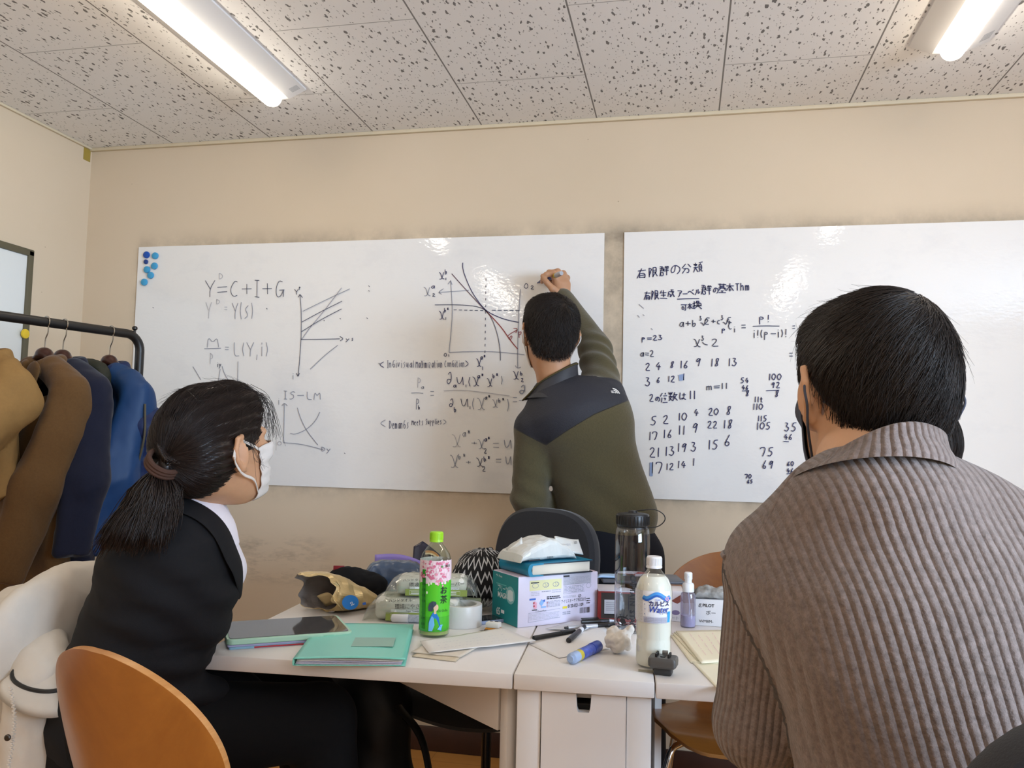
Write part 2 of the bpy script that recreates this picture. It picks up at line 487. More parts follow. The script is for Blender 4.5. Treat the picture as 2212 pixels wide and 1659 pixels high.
for c, d in (((XR+.04, ym_, wz0+.02), (.06, wy1-wy0, .04)), ((XR+.04, ym_, wz1-.02), (.06, wy1-wy0, .04)), ((XR+.04, wy0+.02, zm_), (.06, .04, wz1-wz0)), ((XR+.04, wy1-.02, zm_), (.06, .04, wz1-wz0)), ((XR+.04, ym_, zm_), (.06, .05, wz1-wz0))):
    win.box(c, d, 0.004)
wf = struct(win.build('window_1', mat('window_frame_grey', '#9a9a98', 0.4, 0.6)))
MB().box((XR+.04, ym_, zm_), (.004, wy1-wy0-.06, wz1-wz0-.06)).build('window_pane', clear_mat('window_glass'), wf, smooth=False)

# little strip of brown tape high in the corner
tp = MB().box((XL+0.001, 3.035, 2.385), (0.002, 0.04, 0.055)).build('tape_strip', mat('brown_tape', '#a08a3c', 0.4), smooth=False)
tag(tp, 'small strip of yellowish brown tape in the upper left wall corner', 'tape')

# ------------------------------------------------------------ ceiling lamps
def emis(name, col, power):
    m = bpy.data.materials.new(name); m.use_nodes = True; nt = m.node_tree; nt.nodes.clear()
    e = nt.nodes.new('ShaderNodeEmission'); e.inputs[0].default_value = lin(col); e.inputs[1].default_value = power
    o = nt.nodes.new('ShaderNodeOutputMaterial'); nt.links.new(e.outputs[0], o.inputs[0]); return m
M_LAMP = emis('lit_diffuser', '#fff3e0', LAMP_POWER)
M_STK = mat('grey_rating_sticker', '#b9b9b9', 0.5, var=0.25, vscale=300)

def ceiling_lamp(x, y0, y1, label, sticker=True):
    r = thing('ceiling_light', label, 'ceiling light', (x, (y0+y1)/2, HC), 0, 'ceiling lights')
    L = y1-y0
    prof = [(-0.113, 0.0), (-0.113, -0.006), (-0.048, -0.034), (0.048, -0.034), (0.113, -0.006), (0.113, 0.0)]
    h = MB(); h.poly([(a, b) for a, b in prof], L, M=frame((0, L/2, 0), (1, 0, 0), (0, 0, 1), (0, -1, 0)))
    h.build('housing', M_WHITE, r, smooth=False)
    d = MB(); n = 14
    rings = []
    for yy, k in ((-L/2+0.012, 0.55), (-L/2+0.018, 0.85), (-L/2+0.035, 1.0), (L/2-0.035, 1.0), (L/2-0.018, 0.85), (L/2-0.012, 0.55)):
        rings.append([(0.036*k*cos(pi*i/(n-1)), yy, -0.034-0.040*k*sin(pi*i/(n-1))) for i in range(n)])
    v, f = loft(rings); d.add(v, f)
    d.build('diffuser', M_LAMP, r)
    if sticker:
        MB().box((0.075 if x < 0 else 0.07, L/2-0.05, -0.0235), (0.035, 0.03, 0.001), M=None).build('rating_sticker', M_STK, r, smooth=False).rotation_euler = (0, -0.40, 0)
    return r
o = ceiling_lamp(-1.443, 1.38, 2.63, 'long white ceiling light with lit tube, over the left side of the left whiteboard', False)
st = MB().box((0, 0, 0), (0.032, 0.03, 0.0008)).build('rating_sticker', M_STK, o, smooth=False); st.location = (0.088, 0.585, -0.0165); st.rotation_euler = (0, -0.41, 0)
o = ceiling_lamp(0.785, 1.38, 2.63, 'long white ceiling light with lit tube, over the right whiteboard near the picture corner', False)
st = MB().box((0, 0, 0), (0.032, 0.05, 0.0008)).build('rating_sticker', M_STK, o, smooth=False); st.location = (0.088, 0.57, -0.0165); st.rotation_euler = (0, -0.41, 0)
ceiling_lamp(-1.443, -0.90, 0.35, 'long white ceiling light in the row behind the viewer, left one', False)
ceiling_lamp(0.785, -0.90, 0.35, 'long white ceiling light in the row behind the viewer, right one', False)

# ------------------------------------------------------------ whiteboards
def sheet(name, x0, x1, z0, z1, m, label):
    r = thing(name, label, 'whiteboard', ((x0+x1)/2, YB, z0))
    nx, nz = 60, 30
    P = np.zeros((nz, nx, 3)); xs = np.linspace(x0, x1, nx)-(x0+x1)/2; zs = np.linspace(0, z1-z0, nz)
    P[..., 0] = xs[None]; P[..., 2] = zs[:, None]
    P[..., 1] = -0.004-0.0008*(1+np.sin(P[..., 0]*5.1+P[..., 2]*3)*np.sin(P[..., 2]*4.2+1))
    v, f = grid(P)
    n0 = len(v); v2 = v.copy(); v2[:, 1] = -0.0003
    b = MB(); b.add(v, f); b.add(v2, [q[::-1] for q in f])
    rim = [i for i in range(nx)]+[(j)*nx+nx-1 for j in range(1, nz)]+[(nz-1)*nx+i for i in range(nx-2, -1, -1)]+[j*nx for j in range(nz-2, 0, -1)]
    b.f += [(rim[i], rim[(i+1) % len(rim)], rim[(i+1) % len(rim)]+n0, rim[i]+n0)[::-1] for i in range(len(rim))]; b.mi += [0]*len(rim)
    b.build('board_sheet', m, r)
    return r
WB1 = sheet('whiteboard', -2.296, -0.297, 0.977, 1.973, board_mat('white_marker_film', 1.0), 'large frameless whiteboard left of centre, graph and economics formulas in marker')
WB2 = sheet('whiteboard', -0.222, 1.778, 0.977, 1.973, board_mat('white_marker_film_b', 1.0), 'large frameless whiteboard on the right with rows of blue numbers and kanji headings')

# handwriting: pen strokes on a 0-10 grid per sign (x, y pairs, A = 10)
G = {
'0':'5A 18 04 22 50 83 A6 88 5A','1':'5A 50','2':'18 3A 7A 88 65 00 A0','3':'1A 7A 36 75 84 72 40 02','4':'6A 04 A4|77 60','5':'9A 3A 26 56 84 72 40 01',
'6':'7A 35 12 40 71 73 54 13','7':'08 0A 9A 74 40','8':'8A 4A 38 54 72 40 11 44 77 8A','9':'88 4A 16 35 78 8A 50',
'Y':'0A 55|AA 55 50','=':'06 A6|03 A3','C':'89 5A 16 13 40 81','+':'52 58|05 A5','I':'1A 9A|5A 50|10 90','G':'89 4A 15 20 60 94|54 A4|94 90',
'D':'1A 10|1A 69 A5 61 10','(':'7A 36 34 70','S':'99 6A 28 46 75 72 40 10','s':'88 57 36 64 72 20',')':'3A 76 74 30','M':'00 1A 54 9A A0','P':'20 3A|3A 79 87 65 35','p':'17 1-|17 57 75 54 14',
'L':'2A 20 90',',':'51 3-','i':'57 50|59 5A','-':'05 A5','x':'0A 39 61 A0|9A 50 10','a':'96 57 13 31 60 97|97 90','b':'1A 10 51 74 56 14','U':'0A 12 51 8A|8A 90','u':'07 12 41 77|77 70',
'd':'8A 3A 16 03 40 82 84 56 03','o':'57 14 31 61 74 57','O':'5A 16 12 50 92 97 5A','*':'2A 86|8A 26|5B 55','n':'07 00|05 47 66 60','m':'07 00|05 37 45 40|45 77 85 80','v':'07 30 67','z':'07 77 00 70',
't':'3A 31 60|07 67','r':'17 10|14 47 77','l':'5A 50','e':'14 84 76 47 13 40 80','y':'07 33|77 0-','f':'8A 5A 30|07 77','!':'6A 53|50 51','T':'09 A9|59 50','h':'1A 10|15 57 75 70','≡':'09 A9|01 A1','<':'9A 05 90','>':'0A 95 00','A':'00 4A 80|24 64',
'q':'57 14 31 61 74 57|77 7-','R':'20 3A 7A 86 35 90','E':'9A 1A 10 90|15 75','.':'40 51','^':'06 5A A6','k':'1A 10|77 14 80','V':'0A 50 AA',
'_':'00 A0','√':'04 24 40 6A AA',
'有':'18 A8|5A 00|35 30|35 95 90 71|33 93|32 92'.replace('32 92','31 91'),
'限':'1A 10|1A 48 15 36 12|5A 9A 95|5A 50|57 97|55 95|50 73|75 A0|95 73',
'群':'08 48 45|0A 4A 45|06 56|2A 00|14 10 40 44 14|7A 68|9A A8|69 A9|57 A7|55 A5|8A 80',
'の':'59 43 12 05 29 6A A7 A3 70','分':'4A 06|6A A6|15 85 70 51|45 00','類':'2A 26|08 48|39 37|09 27|05 55|2 5'.replace('|2 5','')+'|25 00|25 50|6A AA|89 78|68 98 92 62 68|66 96|64 94|72 60|82 A0',
'生':'2A 06|17 97|14 84|5A 51|00 A0','成':'17 A7|17 00|14 44 41 30|5A 85 A0 A2|97 40|7A 99','ア':'09 A9 65|57 53 20','ー':'05 A5','ベ':'04 38 A1|79 88|8A 99','ル':'38 34 00|69 61 A5',
'基':'09 A9|2A 25|7A 75|27 77|26 76|05 A5|35 02|75 A2|52 50|32 72|00 A0','本':'07 A7|5A 50|57 01|57 A1|32 72','可':'09 A9|26 22 52 56 26|89 80 61','換':'07 37|2A 20 01|03 35|5A 48|4A 7A 68|38 98 94 34|58 54|78 74|24 A4|64 20|64 A0',
'位':'3A 06|25 20|7A 78|47 97|55 64|85 62|30 A0','数':'08 48|2A 25|0A 17|4A 37|05 55|25 03 50|45 00|7A 53|67 A7|97 50|65 A0','は':'1A 03 10|47 A7|7A 73 40 32 62 A0',
'c':'76 47 14 31 70','∂':'38 5A 7A 85 51 21 13 35 74','D>':'0A 95 00'}
NARROW = dict(zip("1Ii!l,.(')|", (0.45, 0.6, 0.4, 0.4, 0.4, 0.4, 0.4, 0.45, 0.4, 0.45, 0.4)))
HX = {c: i for i, c in enumerate('0123456789AB')}; HX['-'] = -3
CROPS = {1: (280, 500, 540/1600.0), 2: (780, 500, 540/1600.0), 3: (1340, 540, 420/1290.0), 0: (0, 0, 1.0)}

def chaikin(p, it=2):
    for _ in range(it):
        q = [p[0]]
        for a, b in zip(p[:-1], p[1:]): q += [a*0.75+b*0.25, a*0.25+b*0.75]
        q.append(p[-1]); p = q
    return p

class Pen:
    def __init__(s): s.g = []
    def group(s, name): s.g.append((name, {})); return s
    def stroke(s, pts, m, w, crop=0, smooth=True):
        cx, cy, k = CROPS[crop]
        p = [at_y(cx+x*k, cy+y*k, YB-0.0078) for x, y in pts]
        if smooth and len(p) > 2: p = chaikin(p)
        P = np.array([(q.x, q.z) for q in p])
        t = np.gradient(P, axis=0); t /= np.linalg.norm(t, axis=1)[:, None]+1e-9
        nn = np.stack([-t[:, 1], t[:, 0]], 1)*w/2
        a, b2 = P+nn, P-nn; kk = len(P)
        V = np.array([(x, YB-0.0078, z) for x, z in np.concatenate([a, b2])])
        s.g[-1][1].setdefault(m, MB()).add(V, [(i, i+1, kk+i+1, kk+i) for i in range(kk-1)])
    def write(s, st, x0, x1, yt, yb, m, w=0.004, crop=0, slope=0.0, sl=0.0):
        ws = [NARROW.get(c, 1.0) for c in st]; gap = 0.28
        tot = sum(ws)+gap*(len(st)-1); u = (x1-x0)/tot; x = x0
        for c, wd in zip(st, ws):
            if c in G:
                for stx in G[c].split('|'):
                    pts = []
                    for q in stx.split():
                        if len(q) < 2: continue
                        gx, gy = HX[q[0]], HX[q[1]]
                        jx, jy = random.uniform(-.3, .3), random.uniform(-.3, .3)
                        px = x+(gx+jx)/10*u*wd; py = yb+(yt-yb)*(gy+jy)/10
                        px += sl*(yb-py); py += slope*(px-x0)
                        pts.append((px, py))
                    if len(pts) == 1: pts.append((pts[0][0]+1, pts[0][1]+1))
                    s.stroke(pts, m, w, crop)
            x += u*(wd+gap)
    def build(s, parent):
        inv = Matrix.Translation(parent.location).inverted()
        for name, d in s.g:
            if not d: continue
            al = MB(); ms = list(d)
            for k, m in enumerate(ms):
                for v_ in [np.concatenate(d[m].v)]: al.add(v_, d[m].f, k)
            o = al.build(name, ms, None, smooth=False)
            o.data.transform(inv); o.parent = parent

B1 = Pen(); A, Bk, F1, F2, RD = M_INK, M_INK2, M_FADE, M_FADE2, M_RED
# --- left board, left half
w = 0.0026
B1.group('handwritten_equation')
B1.write('Y=C+I+G', 485, 990, 312, 420, Bk, w, 1)
B1.write('D', 572, 598, 268, 305, F2, w, 1)
B1.group('handwritten_equation')
B1.write('Y', 487, 525, 455, 555, F2, w, 1); B1.write('D', 555, 578, 435, 464, F2, w, 1); B1.write('≡', 606, 625, 482, 502, F2, w, 1)
B1.write('Y(s)', 658, 792, 455, 560, F1, w, 1)
B1.group('handwritten_equation')
B1.write('M', 498, 568, 675, 742, F1, w, 1); B1.stroke([(478, 750), (530, 749), (585, 747)], F1, w, 1); B1.write('P', 508, 540, 780, 850, F2, w, 1)
B1.write('≡', 610, 634, 738, 758, F1, w, 1); B1.write('L(Y,i)', 660, 888, 712, 798, F1, w, 1)
B1.group('handwritten_graph')
B1.stroke([(405, 865), (430, 905), (456, 950)], F1, w, 1); B1.stroke([(580, 880), (574, 915), (568, 958)], F1, w, 1); B1.stroke([(592, 862), (605, 910), (635, 956)], F1, w, 1); B1.stroke([(694, 832), (691, 960)], F1, w, 1)
B1.write('iy', 560, 590, 838, 868, Bk, w, 1)
B1.group('handwritten_graph'); B1.write('i', 1040, 1052, 908, 948, F1, w, 1)
for st in ([(1090, 400), (1096, 470), (1099, 560), (1097, 690)], [(1078, 422), (1091, 400), (1106, 424)], [(1097, 690), (1090, 800), (1078, 928)], [(1067, 906), (1078, 930), (1088, 906)],
           [(1096, 691), (1200, 690), (1345, 687)], [(1345, 672), (1370, 685), (1348, 700)], [(1102, 580), (1230, 510), (1360, 446)], [(1101, 641), (1220, 566), (1356, 496)]): B1.stroke(st, Bk, w, 1)
for st in ([(1108, 511), (1230, 450), (1355, 392), (1410, 367)], [(1100, 692), (1150, 620), (1215, 545), (1290, 450), (1357, 360)], [(1156, 882), (1240, 800), (1333, 728)]): B1.stroke(st, F1, w, 1)
B1.write('Y', 1056, 1080, 370, 404, Bk, w, 1); B1.write('p', 1084, 1096, 350, 368, Bk, w, 1); B1.write('y', 1384, 1412, 678, 702, Bk, w, 1); B1.write('s', 1418, 1434, 678, 700, Bk, w, 1)
B1.group('handwritten_heading')
B1.write('IS-LM', 985, 1222, 1022, 1072, F1, w, 1, slope=0.02)
B1.group('handwritten_graph')
B1.write('i', 950, 960, 1068, 1108, F1, w, 1)
for st in ([(990, 1100), (989, 1220), (985, 1354)], [(974, 1116), (992, 1097), (1010, 1116)], [(985, 1352), (1100, 1360), (1240, 1397)], [(1230, 1378), (1257, 1392), (1230, 1412), (1230, 1380)], [(1074, 1128), (1090, 1185), (1128, 1270), (1205, 1366)], [(1028, 1292), (1060, 1300), (1130, 1270), (1190, 1215), (1218, 1156)]): B1.stroke(st, F1, w, 1)
B1.write('y', 1262, 1296, 1380, 1412, F1, w, 1); B1.write('O', 945, 975, 1340, 1368, F2, w, 1)
B1.group('pen_dots')
for x, y in ((150, 488), (1245, 570), (1348, 558), (1520, 555), (1532, 350), (1532, 380), (878, 494), (1376, 1420), (1597, 846)): B1.stroke([(x-3, y-3), (x+4, y+3)], Bk, w, 1)
# --- left board, graph in the middle
B1.group('handwritten_graph')
B1.write('x', 498, 533, 262, 305, A, w, 2); B1.write('b', 537, 553, 242, 275, A, w, 2); B1.write('1', 538, 548, 296, 312, Bk, w, 2)
B1.write('x', 402, 444, 358, 412, F1, w, 2); B1.write('a', 447, 472, 340, 364, A, w, 2); B1.write('2', 455, 474, 398, 416, Bk, w, 2)
B1.write('x', 498, 534, 510, 562, A, w, 2); B1.write('b*', 532, 562, 490, 518, A, w, 2); B1.write('1', 534, 550, 548, 566, Bk, w, 2)
for st in ([(573, 312), (580, 420), (585, 520), (574, 660), (562, 774)], [(556, 338), (573, 312), (582, 340)], [(562, 774), (700, 768), (850, 768), (1045, 788)], [(690, 376), (590, 384), (494, 390)], [(528, 366), (494, 389), (516, 402)]): B1.stroke(st, F1, w, 2)
B1.stroke([(472, 470), (590, 468), (710, 474), (770, 488), (800, 508), (832, 548), (858, 610), (878, 680), (890, 760), (892, 826)], Bk, w, 2)
B1.stroke([(651, 200), (650, 240), (672, 305), (705, 380), (750, 450), (800, 508), (860, 540), (930, 566), (1010, 582)], A, w*1.2, 2)
for i in range(6): B1.stroke([(592+i*34, 502+i*0.8), (612+i*34, 502+i*0.8)], Bk, w, 2, False)
for i in range(5): B1.stroke([(836+i*38, 504+i*0.6), (862+i*38, 504.4+i*0.6)], Bk, w, 2, False)
for y in range(300, 800, 42): B1.stroke([(800-(y-300)*0.014, y), (799-(y-300)*0.014, y+16)], Bk, w, 2, False)
B1.stroke([(1020, 370), (1012, 470), (1006, 600), (1002, 750), (1002, 872)], F1, w, 2); B1.stroke([(986, 858), (1000, 876), (1022, 868)], F1, w, 2)
B1.stroke([(580, 270), (640, 338), (720, 425), (798, 508)], mat('purple_marker_ink', '#5f4a5e', 0.5), w*1.2, 2)
B1.stroke([(798, 508), (850, 560), (905, 622), (950, 690), (1002, 753)], RD, w*1.3, 2)
for st in ([(940, 668), (958, 652), (1000, 630)], [(975, 620), (1002, 620), (990, 650)], [(945, 690), (962, 664), (968, 676), (956, 692)], [(1008, 640), (1012, 680)], [(1010, 645), (1026, 640), (1022, 660), (1008, 662)]): B1.stroke(st, RD, w, 2)
B1.write('O', 1042, 1070, 330, 365, Bk, w, 2); B1.write('2', 1084, 1106, 348, 370, Bk, w, 2); B1.write('O', 528, 550, 778, 800, Bk, w, 2); B1.write('1', 555, 566, 785, 800, Bk, w, 2)
B1.group('handwritten_heading')
B1.write('<', 116, 148, 835, 870, A, w, 2); B1.write('Indivisual', 166, 338, 826, 872, A, w*0.65, 2); B1.write('Maximization', 350, 522, 826, 872, A, w*0.65, 2); B1.write('Condition', 534, 664, 826, 868, A, w*0.65, 2); B1.write('>', 668, 692, 826, 866, A, w, 2)
B1.group('handwritten_label')
B1.write('x', 738, 770, 815, 864, A, w, 2); B1.write('a*', 762, 798, 792, 820, A, w, 2); B1.write('1', 770, 786, 864, 886, A, w, 2)
B1.group('handwritten_equation')
B1.write('P', 356, 386, 935, 1000, F2, w, 2); B1.write('a', 384, 402, 985, 1008, F1, w, 2); B1.stroke([(322, 1034), (360, 1032), (398, 1036)], F1, w, 2)
B1.write('≡', 444, 466, 1020, 1052, F1, w, 2)
B1.write('P', 348, 374, 1070, 1138, F1, w, 2); B1.write('b', 366, 378, 1112, 1140, Bk, w, 2)
B1.write('∂', 545, 588, 900, 985, A, w, 2); B1.write('a', 588, 610, 975, 998, A, w, 2); B1.write('U', 612, 660, 930, 982, A, w, 2); B1.write('1', 666, 676, 980, 998, Bk, w, 2); B1.write('(x', 684, 756, 930, 990, A, w, 2); B1.write('a*', 742, 786, 912, 940, A, w, 2); B1.write('x', 806, 840, 940, 992, A, w, 2); B1.write('b*', 842, 878, 910, 940, A, w, 2); B1.write(')', 892, 908, 925, 980, F1, w, 2)
B1.stroke([(528, 1018), (640, 1014), (760, 1026), (950, 1052)], F2, w, 2)
B1.write('∂', 562, 596, 1072, 1128, A, w, 2); B1.write('b', 594, 612, 1122, 1158, A, w, 2); B1.write('U', 640, 688, 1072, 1124, Bk, w, 2); B1.write('1', 692, 702, 1118, 1136, Bk, w, 2); B1.write('(x', 706, 792, 1065, 1140, F1, w, 2); B1.write('a*', 790, 828, 1050, 1076, Bk, w, 2); B1.write('x', 840, 874, 1075, 1125, F1, w, 2); B1.write('b*', 878, 918, 1068, 1096, Bk, w, 2); B1.write(')', 930, 950, 1070, 1150, F1, w, 2); B1.write('≡', 972, 998, 1060, 1092, F1, w, 2)
B1.group('handwritten_label')
B1.write('x', 972, 1010, 895, 945, A, w, 2); B1.write('b', 1018, 1036, 895, 922, A, w, 2); B1.write('2', 1022, 1040, 940, 962, A, w, 2); B1.write('∂', 1010, 1058, 985, 1045, F1, w*1.6, 2); B1.stroke([(1010, 1082), (1066, 1078)], F1, w, 2); B1.write('∂', 1034, 1060, 1130, 1160, A, w, 2)
B1.group('handwritten_heading')
B1.write('<', 120, 160, 1205, 1250, F1, w, 2); B1.write('Demands', 180, 305, 1212, 1262, A, w*0.65, 2); B1.write('Meets', 324, 398, 1205, 1240, A, w*0.65, 2); B1.write('Supplies', 412, 515, 1200, 1235, A, w*0.65, 2); B1.write('>', 526, 550, 1205, 1235, F1, w, 2)
B1.group('handwritten_equation')
B1.write('x', 582, 640, 1300, 1378, F2, w, 2); B1.write('a*', 645, 702, 1275, 1312, F1, w, 2); B1.write('+', 706, 742, 1340, 1368, F1, w, 2); B1.write('x', 748, 788, 1330, 1390, F1, w, 2); B1.write('a*', 788, 826, 1316, 1344, A, w, 2); B1.write('2', 786, 804, 1390, 1420, Bk, w, 2); B1.write('≡', 845, 882, 1352, 1384, F1, w, 2); B1.write('U', 915, 965, 1335, 1390, F1, w, 2)
B1.group('handwritten_equation')
B1.write('x', 572, 622, 1430, 1510, F1, w, 2); B1.write('b*', 622, 670, 1425, 1460, F1, w, 2); B1.write('+', 672, 702, 1462, 1492, F1, w, 2); B1.write('x', 738, 780, 1450, 1504, Bk, w, 2); B1.write('b*', 784, 826, 1440, 1472, A, w, 2); B1.write('2', 776, 796, 1505, 1535, Bk, w, 2); B1.write('≡', 862, 896, 1455, 1478, F1, w, 2); B1.write('U', 924, 965, 1440, 1496, F1, w, 2)
B1.build(WB1)
# --- right board
B2 = Pen(); w = 0.0032
k3 = 3
B2.group('handwritten_heading')
B2.write('有限群の分類', 112, 545, 128, 190, A, w, k3, slope=-0.11, sl=0)
B2.group('handwritten_heading')
for c, x0, x1, yt, yb in (('有', 158, 200, 275, 330), ('限', 204, 256, 270, 328), ('生', 264, 312, 268, 320), ('成', 316, 358, 262, 312), ('ア', 380, 412, 265, 312), ('ー', 415, 446, 280, 302), ('ベ', 448, 490, 262, 300), ('ル', 496, 530, 255, 298), ('群', 540, 604, 235, 295), ('の', 618, 650, 250, 288), ('基', 652, 702, 222, 282), ('本', 704, 752, 222, 275)):
    B2.write(c, x0, x1, yt, yb, A, w, k3)
B2.write('Thm', 764, 858, 218, 268, A, w, k3); B2.stroke([(378, 326), (450, 323), (524, 322)], A, w, k3)
B2.group('handwritten_note')
B2.write('可', 402, 442, 360, 402, A, w, k3); B2.write('本', 446, 478, 352, 392, A, w, k3); B2.write('換', 478, 542, 340, 390, A, w, k3)
B2.group('handwritten_equation')
B2.write('a+b', 390, 510, 465, 510, Bk, w, k3); B2.write('3', 526, 540, 440, 468, Bk, w, k3); B2.write('√', 532, 592, 450, 508, Bk, w, k3); B2.write('2', 558, 588, 462, 492, Bk, w, k3); B2.write('+c', 604, 668, 455, 492, Bk, w, k3); B2.write('3', 668, 684, 435, 465, Bk, w, k3); B2.write('√', 680, 736, 448, 500, Bk, w, k3); B2.write('4', 706, 732, 458, 490, Bk, w, k3)
B2.write('p', 674, 702, 515, 545, A, w, k3); B2.write('C', 716, 744, 480, 526, Bk, w, k3); B2.write('i', 752, 766, 508, 548, Bk, w, k3); B2.write('≡', 804, 832, 496, 518, Bk, w, k3)
B2.write('p!', 922, 990, 430, 478, A, w, k3); B2.stroke([(880, 506), (960, 503), (1056, 505)], Bk, w, k3); B2.write('i!(p-i)!', 882, 1105, 532, 584, Bk, w, k3, slope=-0.03); B2.write('≡', 1142, 1160, 502, 522, Bk, w, k3); B2.write('≡', 1122, 1144, 682, 706, Bk, w, k3)
B2.group('handwritten_equation')
B2.write('p=23', 142, 282, 572, 604, A, w, k3, slope=-0.05); B2.write('a=2', 132, 222, 668, 708, Bk, w, k3)
B2.group('handwritten_equation')
B2.write('x', 486, 532, 590, 642, Bk, w, k3); B2.write('3', 538, 556, 570, 602, Bk, w, k3); B2.stroke([(545, 612), (560, 626), (580, 630)], Bk, w, k3); B2.write('2', 604, 650, 590, 638, Bk, w, k3)
for t, x, y, h in (('2', 166, 776, 46), ('4', 234, 770, 52), ('8', 330, 762, 42), ('16', 396, 760, 50), ('9', 500, 744, 56), ('18', 600, 746, 52), ('13', 716, 744, 54), ('3', 164, 876, 58), ('6', 240, 862, 38), ('12', 316, 856, 40), ('1', 412, 842, 46),
                   ('54', 798, 866, 36), ('46', 806, 912, 30), ('8', 832, 952, 34), ('100', 984, 842, 44), ('92', 1002, 896, 38), ('8', 1026, 954, 40), ('11', 890, 992, 38), ('t', 928, 994, 34), ('110', 880, 1040, 42), ('115', 912, 1118, 38), ('105', 904, 1168, 48),
                   ('5', 200, 1134, 60), ('2', 282, 1126, 54), ('10', 384, 1106, 52), ('4', 488, 1078, 46), ('20', 584, 1074, 46), ('8', 702, 1066, 54), ('17', 188, 1234, 54), ('16', 284, 1220, 56), ('11', 384, 1194, 60), ('9', 478, 1180, 64), ('22', 578, 1160, 44), ('18', 684, 1156, 56),
                   ('21', 192, 1344, 62), ('13', 296, 1336, 60), ('19', 378, 1310, 60), ('3', 468, 1308, 62), ('15', 582, 1292, 60), ('6', 688, 1264, 74), ('17', 200, 1446, 76), ('12', 304, 1438, 44), ('14', 380, 1424, 48), ('1', 478, 1406, 50),
                   ('35', 1088, 1176, 56), ('46', 1086, 1240, 38), ('75', 928, 1340, 60), ('69', 940, 1424, 54), ('60', 1106, 1418, 30), ('46', 1104, 1464, 30), ('70', 828, 1502, 28), ('65', 842, 1536, 24)):
    wd = sum(NARROW.get(c, 1.0) for c in t)+0.28*(len(t)-1)
    B2.group('handwritten_number'); B2.write(t, x, x+h*0.62*wd+2, y-h/2, y+h/2, A, w, k3, sl=0.05)
B2.group('sum_lines'); B2.stroke([(808, 936), (855, 933)], A, w, k3); B2.stroke([(968, 934), (1055, 930)], A, w, k3); B2.stroke([(1082, 1270), (1118, 1273)], A, w, k3); B2.stroke([(1104, 1486), (1148, 1482)], A, w, k3)
B2.group('handwritten_equation')
B2.write('m=11', 574, 714, 890, 930, Bk, w, k3, slope=-0.06)
B2.group('handwritten_sentence')
B2.write('2', 194, 220, 958, 1004, A, w, k3); B2.write('の', 234, 262, 975, 1005, A, w, k3); B2.write('位', 266, 314, 948, 1010, A, w, k3); B2.write('数', 322, 380, 942, 1000, A, w, k3); B2.write('は', 394, 436, 948, 992, A, w, k3); B2.write('11', 458, 502, 935, 988, A, w, k3)
B2.group('faint_marks')
for st in ([(124, 360), (156, 388)], [(114, 432), (128, 448)], [(205, 520), (214, 530)], [(150, 428), (160, 436)]): B2.stroke(st, F1, w*0.7, k3)
B2.group('ink_smudge'); B2.stroke([(402, 826), (408, 866)], M_SMUDGE, 0.018, k3); B2.group('ink_smudge'); B2.stroke([(206, 1410), (204, 1500)], M_SMUDGE, 0.012, k3)
B2.build(WB2)

# framed board on the left wall
fb = thing('framed_whiteboard', 'small whiteboard with dark olive frame on the left wall behind the clothes rail', 'whiteboard', (XL, 2.30, 1.44))
y0, y1, z0, z1 = -0.45, 0.45, -0.45, 0.45
MB().box((0.006, 0, 0), (0.012, 0.88, 0.88)).build('board_sheet', mat('white_board_steel', '#dfe2e0', 0.25), fb, smooth=False)
fr = MB()
for c, d in (((0.010, 0, 0.44), (0.020, 0.92, 0.028)), ((0.010, 0, -0.44), (0.020, 0.92, 0.028)), ((0.010, 0.446, 0), (0.020, 0.028, 0.90)), ((0.010, -0.446, 0), (0.020, 0.028, 0.90))): fr.box(c, d, 0.004)
fr.build('board_frame', mat('olive_frame', '#5c5744', 0.5), fb)

# magnets
def magnet(loc, r, col, label, nrm='y'):
    b = MB().lathe([(0.0, 0.0), (r, 0.0), (r, 0.004), (r*0.96, 0.0062), (r*0.8, 0.0075), (0, 0.0082)], 20)
    o = b.build('magnet', col)
    o.location = loc; o.rotation_euler = (radians(90), 0, 0) if nrm == 'y' else (0, radians(90), 0)
    return tag(o, label, 'magnet', 'board magnets')
MBL = mat('light_blue_magnet', '#3f9fd0', 0.35); MDB = mat('deep_blue_magnet', '#0d4fae', 0.35); MDB2 = mat('navy_blue_magnet', '#173f86', 0.35)
ym = YB-0.0075
for x, z, r, c, l in ((-2.253, 1.937, 0.0148, MDB, 'deep blue round magnet, topmost left on the left whiteboard corner'), (-2.211, 1.932, 0.0148, MBL, 'light blue magnet beside the deep blue one, highest of the light ones'),
                      (-2.254, 1.907, 0.0098, MDB2, 'small navy magnet, smallest of the cluster on the left whiteboard'), (-2.212, 1.888, 0.0148, MBL, 'light blue magnet in the right column, second from top'),
                      (-2.247, 1.873, 0.0148, MBL, 'light blue magnet just under the small navy one'), (-2.228, 1.848, 0.0148, MBL, 'light blue magnet second from the bottom of the cluster'), (-2.257, 1.819, 0.0150, MBL, 'light blue magnet at the very bottom of the cluster')):
    magnet((x, ym, z), r, c, l)
magnet((XL+0.0205, 2.735, 1.555), 0.019, mat('yellow_magnet', '#e8c62c', 0.35), 'yellow round magnet on the framed whiteboard edge under the rail', 'x')

